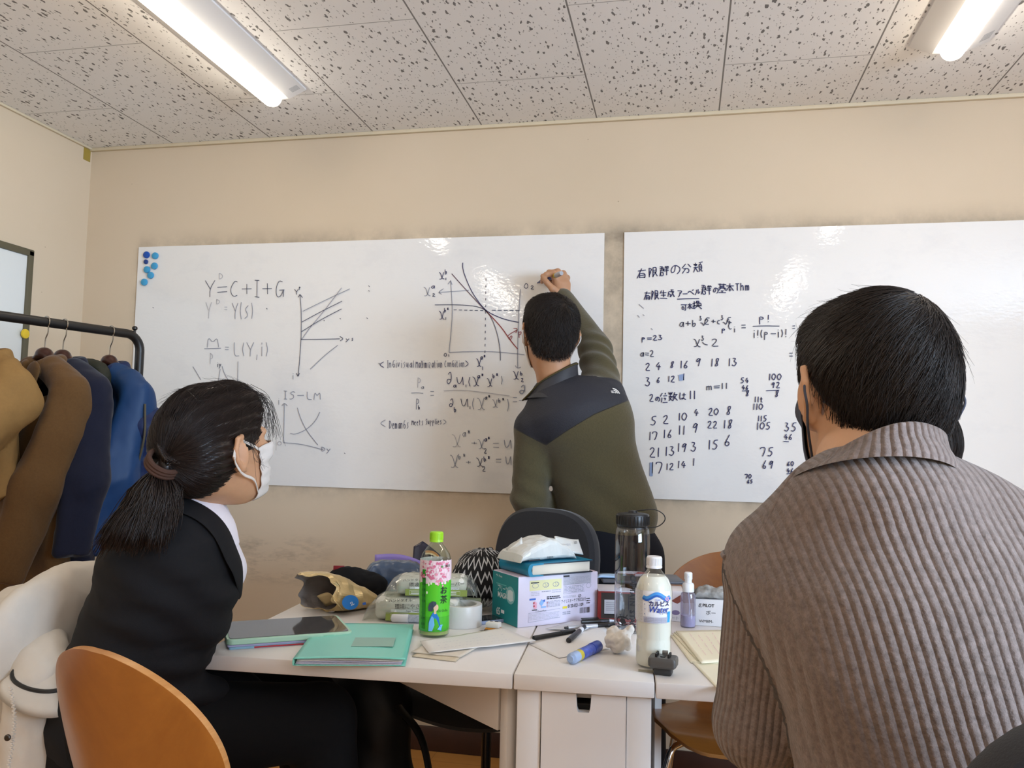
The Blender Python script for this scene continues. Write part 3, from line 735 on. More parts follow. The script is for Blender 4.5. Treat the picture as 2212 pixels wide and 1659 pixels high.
# ------------------------------------------------------------ table
WOODC = wood_mat('orange_plywood', '#8a4f1c', '#b4742f', 0.3, (1.2, 6, 1.2), 3.0, coat=0.35)
WOODE = wood_mat('plywood_edge', '#a3652f', '#d09a5c', 0.4, (1, 1, 40), 3.0)
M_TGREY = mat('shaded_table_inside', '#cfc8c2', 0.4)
M_DARKSLOT = mat('dark_drawer_inside', '#1c1815', 0.7)
TBL_Z = 0.735
TA = radians(3.9)
TO = Vector((-0.312, 1.555, 0.0))
TM = Matrix.Translation(TO) @ Matrix.Rotation(TA, 4, 'Z')
def tw(u, v, z=TBL_Z): return TM @ Vector((u, v, z))
tb = thing('gateleg_table', 'white gateleg table with drawers, cluttered with bottles, papers and packets', 'table', TO, TA)
th = 0.030
def leaf(name, u0, u1, p):
    b = MB(); b.box(((u0+u1)/2, 0.40, TBL_Z-th/2), (u1-u0-0.0025, 0.80, th), 0.003, seg=2); return b.build(name, M_TBL, p)
leaf('centre_top', 0.0, 0.266, tb); leaf('folding_leaf', -0.645, 0.0, tb); leaf('folding_leaf', 0.266, 0.911, tb)
zt = TBL_Z-th
for v0 in (0.018, 0.782-0.03):
    for u0 in (0.006, 0.260-0.046):
        MB().box((u0+0.023, v0+0.015, zt/2), (0.046, 0.03, zt), 0.002).build('corner_post', M_TBL, tb)
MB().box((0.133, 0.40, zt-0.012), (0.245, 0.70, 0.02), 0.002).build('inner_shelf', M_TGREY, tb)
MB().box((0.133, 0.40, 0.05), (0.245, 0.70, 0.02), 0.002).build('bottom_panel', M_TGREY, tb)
for v0 in (0.015, 0.785):
    for k, (za, zb) in enumerate(((0.475, zt-0.004), (0.255, 0.472), (0.07, 0.252))):
        w2, nw, nh = 0.0795, 0.0145, 0.034
        o = [(-w2, za), (w2, za), (w2, zb), (nw, zb), (nw*0.86, zb-nh+0.006), (nw*0.7, zb-nh), (-nw*0.7, zb-nh), (-nw*0.86, zb-nh+0.006), (-nw, zb), (-w2, zb)]
        d = MB(); sgn = 1 if v0 < 0.4 else -1
        d.poly(o, 0.018, M=frame((0.1335, v0+0.018 if v0 < 0.4 else v0, 0), (1, 0, 0), (0, 0, 1), (0, -1, 0)))
        dr = d.build('drawer', M_TBL, tb, smooth=False)
        MB().box((0.1335, v0+sgn*0.17, (za+zb)/2-0.01), (0.148, 0.29, zb-za-0.03), 0.002).build('drawer_box', M_DARKSLOT, dr, smooth=False)
def gate(name, hu, hv, ou, ov):
    """swing leg: hinge post at the centre part, rail under the leaf, outer leg"""
    g = bpy.data.objects.new(name, None); COL.objects.link(g); g.parent = tb
    a = Vector((hu, hv, 0)); b = Vector((ou, ov, 0)); d = (b-a); L = d.length; ang = atan2(d.y, d.x)
    M = Matrix.Translation(a) @ Matrix.Rotation(ang, 4, 'Z')
    MB().box((0.0, 0, zt/2), (0.022, 0.026, zt-0.004), 0.002, M).build('hinge_post', M_TBL, g)
    MB().box((L/2, 0, zt-0.052), (L-0.044, 0.022, 0.095), 0.002, M).build('rail', M_TBL, g)
    MB().box((L/2, 0, 0.12), (L-0.044, 0.022, 0.05), 0.002, M).build('lower_rail', M_TBL, g)
    MB().box((L, 0, zt/2), (0.044, 0.044, zt-0.004), 0.002, M).build('leg', M_TBL, g)
gate('gate_leg_frame', -0.014, 0.055, -0.465, 0.50)
gate('gate_leg_frame', 0.296, 0.745, 0.70, 0.30)

# ------------------------------------------------------------ chairs
def shell_chair(name, label, loc, rz, group='plywood shell chairs', cover=False):
    """one-piece oval plywood shell on four chrome legs; local +y is where the sitter faces"""
    r = thing(name, label, 'chair', loc, rz, group)
    prof = spline([(0.225, 0.425), (0.17, 0.447), (0.08, 0.452), (-0.03, 0.440), (-0.12, 0.440), (-0.175, 0.470), (-0.205, 0.535), (-0.225, 0.62), (-0.255, 0.74), (-0.285, 0.855)], 150)
    t0_ = np.linspace(0, 1, 150); t1_ = np.where(t0_ > .75, .75+.25*np.sin((t0_-.75)/.25*pi/2), t0_)*149
    prof = np.stack([np.interp(t1_, np.arange(150), prof[:, k_]) for k_ in (0, 1)], 1)
    seg = np.concatenate([[0], np.cumsum(np.linalg.norm(np.diff(prof, axis=0), axis=1))]); T_ = seg[-1]
    s = seg/T_
    def half(q):
        kx = np.array([0, 0.004, 0.02, 0.06, 0.14, 0.24, 0.34, 0.43, 0.50, 0.555, 0.61, 0.68, 0.76, 0.83, 0.89, 0.94, 0.975, 0.993, 1.0])
        ky = np.array([0.05, 0.07, 0.105, 0.150, 0.195, 0.208, 0.190, 0.140, 0.103, 0.095, 0.108, 0.150, 0.192, 0.205, 0.195, 0.160, 0.108, 0.055, 0.015])
        w_ = np.interp(q, kx, ky); e_ = .205*np.sqrt(np.clip(1-((q-.795)/.206)**2, 0, 1))
        return np.where(q > .60, np.maximum(np.where(q < .72, w_*.0, 0), np.maximum(e_, np.where(q < .70, np.interp(q, (.55, .60, .64, .70), (.095, .102, .10, .0)), .012))), w_)
    hw = half(s); hw[5:-5] = np.convolve(np.pad(hw, 1, mode='edge'), [0.25, 0.5, 0.25], 'valid')[5:-5]
    us = np.linspace(-1, 1, 25); P = np.zeros((150, 25, 3))
    for i in range(150):
        x = us*hw[i]
        cur = 0.18*(1 if s[i] > 0.55 else 0.25)*x**2/0.2
        t = prof[min(i+1, 149)]-prof[max(i-1, 0)]; t = t/np.linalg.norm(t); nrm = np.array([-t[1], t[0]])
        if nrm[0] < 0 and s[i] > .5: nrm = -nrm
        if s[i] <= .5 and nrm[1] < 0: nrm = -nrm
        P[i, :, 0] = x; P[i, :, 1] = prof[i, 0]+nrm[0]*cur*(1); P[i, :, 2] = prof[i, 1]+nrm[1]*cur
    v, f = grid(P)
    sh = mk('seat_shell', v, f, [WOODC, WOODE], r); solidify(sh, 0.011); md = sh.modifiers[-1]; md.material_offset_rim = 1; md.use_even_offset = True
    bevel(sh, 0.002, 2)
    MB().box((0, 0.0, 0.424), (0.16, 0.16, 0.014), 0.004).build('seat_plate', M_BLACKPL, r)
    for sx in (-1, 1):
        for sy in (-1, 1):
            p = spline([(sx*0.04, sy*0.04, 0.418), (sx*0.12, sy*0.12, 0.412), (sx*0.155, sy*0.16, 0.38), (sx*0.185, sy*0.20, 0.20), (sx*0.205, sy*0.225, 0.012)], 20)
            lg = MB().tube(p, 0.0085, 12).build('leg', M_CHROME, r)
            MB().lathe([(0, 0), (0.011, 0), (0.011, 0.016), (0, 0.018)], 12, (sx*0.205, sy*0.225, 0.0)).build('rubber_foot', M_BLACKPL, lg)
    return r

M_FABB = mat('black_chair_fabric', '#15151a', 0.9, var=0.2, vscale=400, bstr=0.3, bscale=500, sheen=0.2)
def office_chair(name, label, loc, rz, back_tilt=0.12, seat_z=0.44, back_z=0.79):
    r = thing(name, label, 'chair', loc, rz, 'black office chairs')
    def pad(nx, ny, t, M, name, ex=2.6):
        n = 48; rings = []
        for k, (z, sc) in enumerate(((-t, 0.80), (-t*0.9, 0.93), (-t*0.5, 0.99), (0, 1.0), (t*0.5, 0.985), (t*0.85, 0.93), (t, 0.80), (t*1.06, 0.45))):
            a = np.arange(n)*2*pi/n
            rings.append(np.stack([nx*sc*np.sign(np.cos(a))*np.abs(np.cos(a))**(2/ex), ny*sc*np.sign(np.sin(a))*np.abs(np.sin(a))**(2/ex), np.full(n, z)], 1))
        v, f = loft(rings); o = MB().add(xf(M, v), f).build(name, M_FABB, r); return o
    pad(0.225, 0.22, 0.035, Matrix.Translation((0, .04, seat_z)), 'seat')
    MB().box((0, -0.02, seat_z-0.055), (0.16, 0.22, 0.04), 0.01).build('tilt_mechanism', M_BLACKPL, r)
    Mb = Matrix.Translation((0, -0.25, back_z)) @ Matrix.Rotation(back_tilt, 4, 'X') @ Matrix.Rotation(radians(90), 4, 'X')
    pad(0.192, 0.180, 0.030, Mb, 'backrest', 2.9)
    MB().tube(spline([(0, -0.08, seat_z-0.06), (0, -0.24, seat_z-0.06), (0, -0.30, seat_z+0.02), (0, -0.305, back_z-0.05)], 24), 0.022, 12, flat=((1, 0, 0), 0.4)).build('back_bar', M_BLACKPL, r)
    MB().lathe([(0.0, 0.20), (0.0135, 0.20), (0.0135, seat_z-0.07), (0, seat_z-0.07)], 20).build('gas_lift', mat('dark_steel', '#4a4542', 0.3, 0.8), r)
    MB().lathe([(0.0, 0.09), (0.027, 0.09), (0.025, 0.235), (0.021, 0.245), (0, 0.245)], 20).build('lift_sleeve', M_BLACKPL, r)
    MB().lathe([(0.0, 0.06), (0.05, 0.06), (0.045, 0.11), (0, 0.115)], 20).build('base_hub', M_BLACKPL, r)
    for k in range(5):
        a = k*2*pi/5+0.3; ca, sa = cos(a), sin(a)
        MB().tube([(ca*0.03, sa*0.03, 0.088), (ca*0.17, sa*0.17, 0.078), (ca*0.29, sa*0.29, 0.064)], [0.026, 0.021, 0.015], 10).build('base_arm', M_BLACKPL, r)
        M = Matrix.Translation((ca*0.285, sa*0.285, 0.025)) @ Matrix.Rotation(a, 4, 'Z') @ Matrix.Rotation(radians(90), 4, 'Y')
        cs = MB()
        for dx in (-0.014, 0.014): cs.lathe([(0, -0.008), (0.025, -0.007), (0.025, 0.007), (0, 0.008)], 18, (0, 0, dx), M)
        cs.build('caster', M_BLACKPL, r)
    return r

shell_chair('wooden_chair', 'orange plywood shell chair in the left foreground, seen from behind its oval back', (-0.742, 1.343, 0), radians(-20))
shell_chair('wooden_chair', 'orange plywood shell chair facing the viewer behind the right side of the table', (0.135, 2.32, 0), radians(176))
office_chair('office_chair', 'black office chair behind the table in front of the man in the olive fleece', (-0.525, 2.26, 0), radians(152), back_z=0.795, seat_z=0.49)
office_chair('office_chair', 'black office chair behind the person in the ribbed sweater, bottom right corner', (0.33, 0.93, 0), radians(8), back_z=0.825)

# ------------------------------------------------------------ clothes rail
RD_ = Vector((0.298, 0.954, 0)).normalized()        # along the rail, towards the back wall
RP = Vector((-1.899, 2.492, 1.52))                  # far end of the straight part
def rail(d): return RP - RD_*d                      # d metres from the far end towards the viewer
rk = thing('clothes_rail', 'black steel clothes rail on the left, hung with coats', 'clothes rail', (RP.x, RP.y, 0))
def loc_(v): return (v.x-RP.x, v.y-RP.y, v.z)
LR = 1.05
arc = [RP + RD_*(0.055*sin(a)) + Vector((0, 0, 0.055*(cos(a)-1))) for a in np.linspace(0, pi/2, 9)]
far_post = arc[-1]
p = [rail(LR)+RD_*0.0, rail(LR/2), RP]+arc[1:]
MB().tube([loc_(q) for q in p], 0.0155, 16).build('hanging_rail', M_BLACKMETAL, rk)
MB().tube([loc_(far_post), loc_(Vector((far_post.x, far_post.y, 0.035)))], 0.0155, 16).build('post', M_BLACKMETAL, rk)
arc2 = [rail(LR)-RD_*(0.055*sin(a)) + Vector((0, 0, 0.055*(cos(a)-1))) for a in np.linspace(0, pi/2, 9)]
near_post = arc2[-1]
MB().tube([loc_(q) for q in arc2]+[loc_(Vector((near_post.x, near_post.y, 0.035)))], 0.0155, 16).build('post', M_BLACKMETAL, rk)
HD = Vector((0.954, -0.298, 0))                     # across the rail, towards the viewer's right
for q in (far_post, near_post):
    MB().tube([loc_(Vector((q.x, q.y, 0.03))-HD*0.22), loc_(Vector((q.x, q.y, 0.03))+HD*0.22)], 0.0145, 14).build('foot_bar', M_BLACKMETAL, rk)
MB().tube([loc_(Vector((far_post.x, far_post.y, 0.20))), loc_(Vector((near_post.x, near_post.y, 0.20)))], 0.011, 14).build('lower_bar', M_BLACKMETAL, rk)
kn = MB().lathe([(0, 0), (0.005, 0), (0.004, 0.010), (0.009, 0.014), (0.0095, 0.020), (0.005, 0.025), (0, 0.026)], 14)
ko = kn.build('knob', M_BLACKMETAL, rk); ko.location = Vector(loc_(arc[3]))+Vector((0, 0, 0.014))

# ------------------------------------------------------------ organic shapes: signed distance solids -> one continuous mesh
def unit(v):
    v = np.asarray(v, float); return v/(np.linalg.norm(v)+1e-12)
def at_d(px, py, d):
    q = Vector((0, 0, CAM_H)) + ray(px, py)*d; return np.array(q)
def rot3(yaw=0, pitch=0, roll=0):
    """head/limb frame: yaw about z, pitch about x (nose up +), roll about y"""
    return np.array((Matrix.Rotation(yaw, 3, 'Z') @ Matrix.Rotation(pitch, 3, 'X') @ Matrix.Rotation(roll, 3, 'Y')))

def cap(a, b, ra, rb=None, k=0.02, sub=False): return dict(t='c', a=np.asarray(a, float), b=np.asarray(b, float), ra=ra, rb=ra if rb is None else rb, k=k, sub=sub)
def ecap(a, b, ra, rb, ex, ratio, k=0.03, sub=False):
    """tapered capsule with an elliptical section: radius along ex, radius*ratio across"""
    return dict(t='e', a=np.asarray(a, float), b=np.asarray(b, float), ra=ra, rb=rb, ex=np.asarray(ex, float), q=ratio, k=k, sub=sub)
def ell(c, r, R=None, k=0.02, sub=False): return dict(t='l', c=np.asarray(c, float), r=np.asarray(r, float), R=np.eye(3) if R is None else np.asarray(R), k=k, sub=sub)
def plane(p, n, k=0.004): return dict(t='p', p=np.asarray(p, float), n=unit(n), k=k, sub=True)     # cuts away the side n points to
def chain(pts, rs, k=0.01):
    rs = np.broadcast_to(rs, (len(pts),)); return [cap(pts[i], pts[i+1], rs[i], rs[i+1], k) for i in range(len(pts)-1)]

def sd(pr, P):
    t = pr['t']
    if t == 'l':
        q = (P-pr['c'].astype(np.float32)) @ pr['R'].astype(np.float32)
        k0 = np.sqrt(((q/pr['r'].astype(np.float32))**2).sum(-1)); k1 = np.sqrt(((q/(pr['r']**2).astype(np.float32))**2).sum(-1))
        return k0*(k0-1)/(k1+1e-9)
    if t == 'p': return -((P-pr['p'].astype(np.float32)) @ pr['n'].astype(np.float32))
    a = pr['a'].astype(np.float32); ba = (pr['b']-pr['a']).astype(np.float32); pa = P-a
    h = np.clip((pa @ ba)/float(ba @ ba+1e-12), 0, 1); r = pr['ra']+(pr['rb']-pr['ra'])*h
    q = pa-h[..., None]*ba
    if t == 'c': return np.sqrt((q*q).sum(-1))-r
    tz = unit(ba); ex = unit(pr['ex']-tz*(pr['ex'] @ tz)); ey = np.cross(tz, ex)
    x = q @ ex.astype(np.float32); y = (q @ ey.astype(np.float32))/pr['q']; z = q @ tz.astype(np.float32)
    return (np.sqrt(x*x+y*y+z*z)-r)*(0.5+0.5*min(1, pr['q']))
def field(prims, P):
    d = None
    for pr in prims:
        e = sd(pr, P); k = pr['k']
        if pr['sub']:
            e = -e; h = np.clip(0.5-0.5*(e-d)/k, 0, 1)      # smooth max(d,-e)
            h = np.clip(0.5-0.5*(d-e)/k, 0, 1); d = d+(e-d)*h+k*h*(1-h)
        elif d is None: d = e
        else:
            h = np.clip(0.5+0.5*(d-e)/k, 0, 1); d = d+(e-d)*h-k*h*(1-h)
    return d
def bounds(prims, pad):
    lo = np.full(3, 1e9); hi = -lo
    for p in prims:
        if p['sub']: continue
        if p['t'] == 'l': m = p['r'].max(); lo = np.minimum(lo, p['c']-m); hi = np.maximum(hi, p['c']+m)
        else:
            m = max(p['ra'], p['rb'])*max(1, p.get('q', 1)); lo = np.minimum(lo, np.minimum(p['a'], p['b'])-m); hi = np.maximum(hi, np.maximum(p['a'], p['b'])+m)
    return lo-pad, hi+pad
def nets(prims, vox, pad=0.02, fld=None, bb=None):
    """surface nets over the field; returns verts, quads"""
    lo, hi = bb if bb else bounds(prims, pad)
    n = np.ceil((hi-lo)/vox).astype(int)+1
    ax = [np.arange(n[i], dtype=np.float32)*vox+lo[i] for i in range(3)]
    D = np.empty(n, np.float32)
    for i in range(0, n[0], 16):
        P = np.stack(np.meshgrid(ax[0][i:i+16], ax[1], ax[2], indexing='ij'), -1).astype(np.float32)
        D[i:i+16] = field(prims, P) if fld is None else fld(P)
    s = D < 0
    idx = np.full(np.array(n)-1, -1, int)
    c = [(i, j, k) for i in (0, 1) for j in (0, 1) for k in (0, 1)]
    sl = lambda o: tuple(slice(o[q], n[q]-1+o[q]) for q in range(3))
    cnt = sum(s[sl(o)].astype(np.int8) for o in c)
    act = (cnt > 0) & (cnt < 8)
    ci = np.argwhere(act); idx[act] = np.arange(len(ci))
    acc = np.zeros((len(ci), 3)); w = np.zeros(len(ci))
    I = ci.T
    for a in c:
        for q in range(3):
            if a[q]: continue
            b = list(a); b[q] = 1
            da = D[I[0]+a[0], I[1]+a[1], I[2]+a[2]]; db = D[I[0]+b[0], I[1]+b[1], I[2]+b[2]]
            m = (da < 0) != (db < 0)
            t = np.where(m, da/(da-db+1e-20), 0)
            p = np.tile(np.array(a, float), (len(ci), 1)); p[:, q] += t
            acc += p*m[:, None]; w += m
    V = (ci+acc/np.maximum(w, 1)[:, None])*vox+lo
    F = []
    for q in range(3):
        u, v = (q+1) % 3, (q+2) % 3
        A = [slice(None)]*3; B = [slice(None)]*3
        for r in (u, v): A[r] = slice(1, n[r]-1); B[r] = slice(1, n[r]-1)
        A[q] = slice(0, n[q]-1); B[q] = slice(1, n[q])
        sa, sb = s[tuple(A)], s[tuple(B)]
        e = np.argwhere(sa != sb); flip = sa[tuple(e.T)]
        off = np.zeros(3, int); off[u] = 1; off[v] = 1
        e = e+off
        def cell(du, dv):
            g = e.copy(); g[:, u] -= du; g[:, v] -= dv; return idx[g[:, 0], g[:, 1], g[:, 2]]
        quad = np.stack([cell(1, 1), cell(0, 1), cell(0, 0), cell(1, 0)], 1)
        quad[~flip] = quad[~flip][:, ::-1]; F.append(quad)
    return V, np.concatenate(F)
def vnormals(V, F):
    F = np.asarray(F); n = np.cross(V[F[:, 2]]-V[F[:, 0]], V[F[:, 3]]-V[F[:, 1]]); N_ = np.zeros_like(V)
    for i in range(4): np.add.at(N_, F[:, i], n)
    return N_/(np.linalg.norm(N_, axis=1)[:, None]+1e-12)
def relax(V, F, it=2, lam=0.5):
    F = np.asarray(F); V = V.copy()
    for _ in range(it):
        A = np.zeros_like(V); c = np.zeros(len(V))
        for i in range(4):
            np.add.at(A, F[:, i], V[F[:, (i+1) % 4]]+V[F[:, i-1]]); np.add.at(c, F[:, i], 2)
        V += lam*(A/np.maximum(c, 1)[:, None]-V)
    return V
def solid(name, prims, vox, m, parent=None, rel=2, disp=None, org=(0, 0, 0), attrs=None):
    V, F = nets(prims, vox, vox*3)
    if rel: V = relax(V, F, rel)
    if disp is not None: V = V+vnormals(V, F)*disp(V)[:, None]
    o = mk(name, V-np.asarray(org), F, m, parent)
    for k, fn in (attrs or {}).items():
        at = o.data.attributes.new(k, 'FLOAT', 'POINT'); at.data.foreach_set('value', np.asarray(fn(V), np.float32))
    return o, V, F
def join_meshes(name, parts, m, parent, org=(0, 0, 0)):
    b = MB()
    for V, F in parts: b.add(np.asarray(V)-np.asarray(org), F)
    return mk(name, np.concatenate(b.v), b.f, m, parent)

# ------------------------------------------------------------ heads, hands, hair
def head_prims(H, R, neck_to, nr=0.055, s=1.0):
    """H head centre, R 3x3 frame (x right, y face, z up)"""
    L = lambda *p: H+R @ (np.array(p)*s)
    E = lambda c, r, k=0.015, rr=None: ell(L(*c), np.array(r)*s, R if rr is None else R @ rr, k)
    p = [E((0, -.012, .035), (.075, .094, .090)), E((0, .028, -.02), (.064, .068, .086), .03), E((0, .042, -.072), (.046, .044, .040), .03), E((0, .072, -.094), (.020, .018, .018), .02),
         E((0, .088, .022), (.052, .014, .013), .02), cap(L(0, .096, .012), L(0, .113, -.028), .0075*s, .0135*s, .012), E((.012, .103, -.033), (.009, .010, .008), .006), E((-.012, .103, -.033), (.009, .010, .008), .006),
         E((0, .094, -.062), (.024, .010, .006), .006), E((0, .092, -.072), (.020, .010, .007), .006),
         E((.033, .085, -.015), (.020, .016, .016), .02), E((-.033, .085, -.015), (.020, .016, .016), .02)]
    for sx in (-1, 1):
        e = E((sx*.031, .098, .004), (.014, .012, .009), .008); e['sub'] = True; p.append(e)
        p += chain([L(sx*.074, .010, .020), L(sx*.083, .002, .034), L(sx*.092, -.014, .033), L(sx*.096, -.026, .016), L(sx*.093, -.026, -.006), L(sx*.085, -.014, -.026), L(sx*.077, -.002, -.033)], np.array([.0045, .005, .0052, .005, .0048, .0062, .0058])*s, .003)
        p.append(ell(L(sx*.083, -.010, .002), np.array((.0045, .019, .030))*s, R @ rot3(sx*-.45), .006))
    nk = np.asarray(neck_to, float)
    p += [cap(L(0, -.022, -.035), nk, nr*s, nr*1.12*s, .03)]
    return p

def hand_prims(W, R, curl, s=1.0, right=True, thumb=None, spread=0.07):
    """W wrist, R frame: y towards the fingertips, z back of the hand, x to the thumb side for a left-mirrored pair"""
    sx = 1 if right else -1
    L = lambda p: W+R @ (np.array(p)*np.array((sx, 1, 1))*s)
    p = [ecap(L((0, -.03, 0)), L((0, .02, 0)), .027*s, .029*s, R[:, 0], .72, .02), ecap(L((-.012, .03, 0)), L((-.018, .078, 0)), .024*s, .022*s, R[:, 0], .55, .015), ecap(L((.012, .03, 0)), L((.018, .080, 0)), .024*s, .022*s, R[:, 0], .55, .015)]
    ln = [(.040, .026, .021), (.045, .030, .022), (.042, .027, .021), (.033, .021, .018)]
    tips = []
    for i, (l3) in enumerate(ln):
        x = .031-.0205*i; base = np.array((x, .082-.004*abs(i-1), 0.002)); a = -spread*(i-1.3); c = curl[i] if np.ndim(curl[0]) else curl
        q = base; ang = 0.0; pts = [L(q)]
        for l, b in zip(l3, c):
            ang += b; d = np.array((sin(-a)*cos(ang), cos(a)*cos(ang), -sin(ang))); q = q+d*l; pts.append(L(q))
        r = [.0094-.0006*(i == 3), .0086, .0080, .0070]
        p += [cap(pts[j], pts[j+1], r[j]*s, r[j+1]*s, .004 if j else .008) for j in range(3)]; tips.append(pts[-1])
    tp = thumb or [(.030, .012, -.008), (.052, .040, -.020), (.056, .070, -.030), (.050, .092, -.036)]
    tp = [L(q) for q in tp]; p += [cap(tp[0], tp[1], .0155*s, .0125*s, .012), cap(tp[1], tp[2], .0115*s, .010*s, .005), cap(tp[2], tp[3], .0098*s, .0078*s, .004)]
    return p, tips

def hair_strands(V, Nn, n, flow, length, rad, lift=0.0, seg=7, jit=0.25, surf=None, seed=1, weight=None, out=0.002):
    """thin tapered strands rooted on V running along flow(P)->direction, kept on the surface given by surf(P)->(dist, normal)"""
    g = np.random.default_rng(seed)
    ii = g.choice(len(V), n, p=None if weight is None else weight/weight.sum())
    P = V[ii]+Nn[ii]*out*g.uniform(0.3, 1.5, (n, 1)); nn = Nn[ii]
    L = length(P) if callable(length) else np.full(n, length); L = L*g.uniform(0.65, 1.15, n)
    J = g.normal(size=(n, 3))*jit
    pts = [P]; st = L/(seg-1)
    base = (surf(P)[0] if surf else None)
    for k in range(seg-1):
        d = flow(P); d = d+J*np.linalg.norm(d, axis=1)[:, None]
        if surf:
            dist, nn = surf(P); d = d-nn*(d*nn).sum(1)[:, None]
        d /= np.linalg.norm(d, axis=1)[:, None]+1e-9
        P = P+d*st[:, None]
        if surf:
            dist, nn = surf(P); P = P-nn*(dist-base-lift*((k+1)/seg)**2)[:, None]
        pts.append(P)
    X = np.stack(pts, 1)                                    # n,seg,3
    t = np.gradient(X, axis=1); t /= np.linalg.norm(t, axis=2)[..., None]+1e-12
    h = np.where(np.abs(t[..., 2:3]) < 0.9, np.array([0, 0, 1.]), np.array([1., 0, 0]))
    a = np.cross(t, h); a /= np.linalg.norm(a, axis=2)[..., None]+1e-12; b = np.cross(t, a)
    rr = rad*np.linspace(1, 0.25, seg)[None, :, None]*g.uniform(0.7, 1.3, (n, 1, 1))
    ring = np.stack([X+(a*cos(q)+b*sin(q))*rr for q in (0, 2*pi/3, 4*pi/3)], 2)   # n,seg,3,3
    VV = ring.reshape(-1, 3)
    base_i = np.arange(n)[:, None, None]*seg*3; s_ = np.arange(seg-1)[None, :, None]*3; c_ = np.arange(3)[None, None, :]
    i0 = base_i+s_+c_; i1 = base_i+s_+(c_+1) % 3
    FF = np.stack([i0, i1, i1+3, i0+3], -1).reshape(-1, 4)
    return VV, FF
def surf_of(prims):
    def f(P):
        e = 1e-3; P = P.astype(np.float64)
        d = field(prims, P.astype(np.float32)).astype(np.float64)
        g = np.stack([field(prims, (P+np.eye(3)[i]*e).astype(np.float32))-field(prims, (P-np.eye(3)[i]*e).astype(np.float32)) for i in range(3)], 1)
        return d, g/(np.linalg.norm(g, axis=1)[:, None]+1e-9)
    return f

def hair_mat(name, c, rough=0.38):
    m, nt, b = new_mat(name)
    f = noise(nt, 60, 2, 0.5, objco(nt))
    cc = lin(c); nt.links.new(mixc(nt, f, tuple(x*0.6 for x in cc[:3])+(1,), tuple(x*1.5 for x in cc[:3])+(1,)), b.inputs['Base Color'])
    setin(b, Roughness=rough); b.inputs['Specular IOR Level'].default_value = 0.45
    return m
def skin_mat(name, c):
    m, nt, b = new_mat(name)
    f = noise(nt, 25, 4, 0.6, objco(nt)); cc = lin(c)
    nt.links.new(mixc(nt, f, tuple(x*0.86 for x in cc[:3])+(1,), tuple(min(1, x*1.12) for x in cc[:3])+(1,)), b.inputs['Base Color'])
    setin(b, Roughness=0.5); b.inputs['Subsurface Weight'].default_value = 0.12; b.inputs['Subsurface Radius'].default_value = (0.012, 0.005, 0.003); b.inputs['Subsurface Scale'].default_value = 0.5
    bump(nt, b, noise(nt, 300, 2, 0.5, objco(nt)), 0.12, 0.0006)
    return m
def cloth_mat(name, c, rough=0.9, var=0.12, vs=250, bs=700, bstr=0.3, bdist=0.0008, sheen=0.0, fold=True):
    m, nt, b = new_mat(name); co = objco(nt); cc = lin(c)
    f = noise(nt, vs, 3, 0.7, co)
    nt.links.new(mixc(nt, f, tuple(x*(1-var) for x in cc[:3])+(1,), tuple(min(1, x*(1+var)) for x in cc[:3])+(1,)), b.inputs['Base Color'])
    setin(b, Roughness=rough); b.inputs['Specular IOR Level'].default_value = 0.25
    if sheen: b.inputs['Sheen Weight'].default_value = sheen; b.inputs['Sheen Roughness'].default_value = 0.4
    h = noise(nt, bs, 2, 0.6, co)
    bump(nt, b, h, bstr, bdist)
    return m
SK1 = skin_mat('skin_light_tan', '#b98a68'); SK2 = skin_mat('skin_warm', '#cc9c78')
HAIRB = hair_mat('black_hair', '#211915', 0.47); HAIRD = hair_mat('dark_brown_hair', '#231814', 0.4)

def eyes(root, H, R, s=1.0, org=(0, 0, 0)):
    for sx in (-1, 1):
        c = H+R @ (np.array((sx*.031, .084, .004))*s)
        b = MB(); v, f = lathe([(0.0115*sin(a), -0.0115*cos(a)) for a in np.linspace(0.01, pi-.01, 14)], 18)
        M = frame(c-np.asarray(org), R[:, 0], R[:, 2], R[:, 1])
        b.add(xf(M, v), f, 0); v, f = lathe([(0, 0.0100), (0.0056, 0.0103), (0.0045, 0.0112), (0, 0.0119)], 16); b.add(xf(M, v), f, 1)
        b.build('eye', [mat('eye_white', '#e9e4dc', 0.25), mat('dark_iris', '#1b110c', 0.15)], root)

def face_patch(skin, H, R, az, zz, off, n=(41, 25), pinch=None):
    """sheet lying off the face: az range (rad from the nose), zz range in head heights, found by marching onto the skin"""
    S_ = surf_of(skin); P = np.zeros((n[1], n[0], 3))
    for j, z in enumerate(np.linspace(*zz, n[1])):
        a = np.linspace(*az, n[0])
        P[j] = H+(np.stack([np.sin(a)*.2, np.cos(a)*.2, np.full(n[0], z)], 1)) @ R.T
    X = P.reshape(-1, 3); ctr = np.repeat((H+np.outer(np.linspace(*zz, n[1]), R[:, 2])+R[:, 1]*0.01), n[0], 0)
    d = unit_rows(ctr-X)
    for _ in range(40):
        X = X+d*np.maximum(0, (field(skin, X.astype(np.float32))-off))[:, None]*0.8
    return X.reshape(n[1], n[0], 3)
def unit_rows(v): return v/(np.linalg.norm(v, axis=1)[:, None]+1e-12)

# ============================================================ PEOPLE
def limb(a, b, c, r, k=0.02):
    return [cap(a, b, r[0], r[1], k), cap(b, c, r[1], r[2], k)]

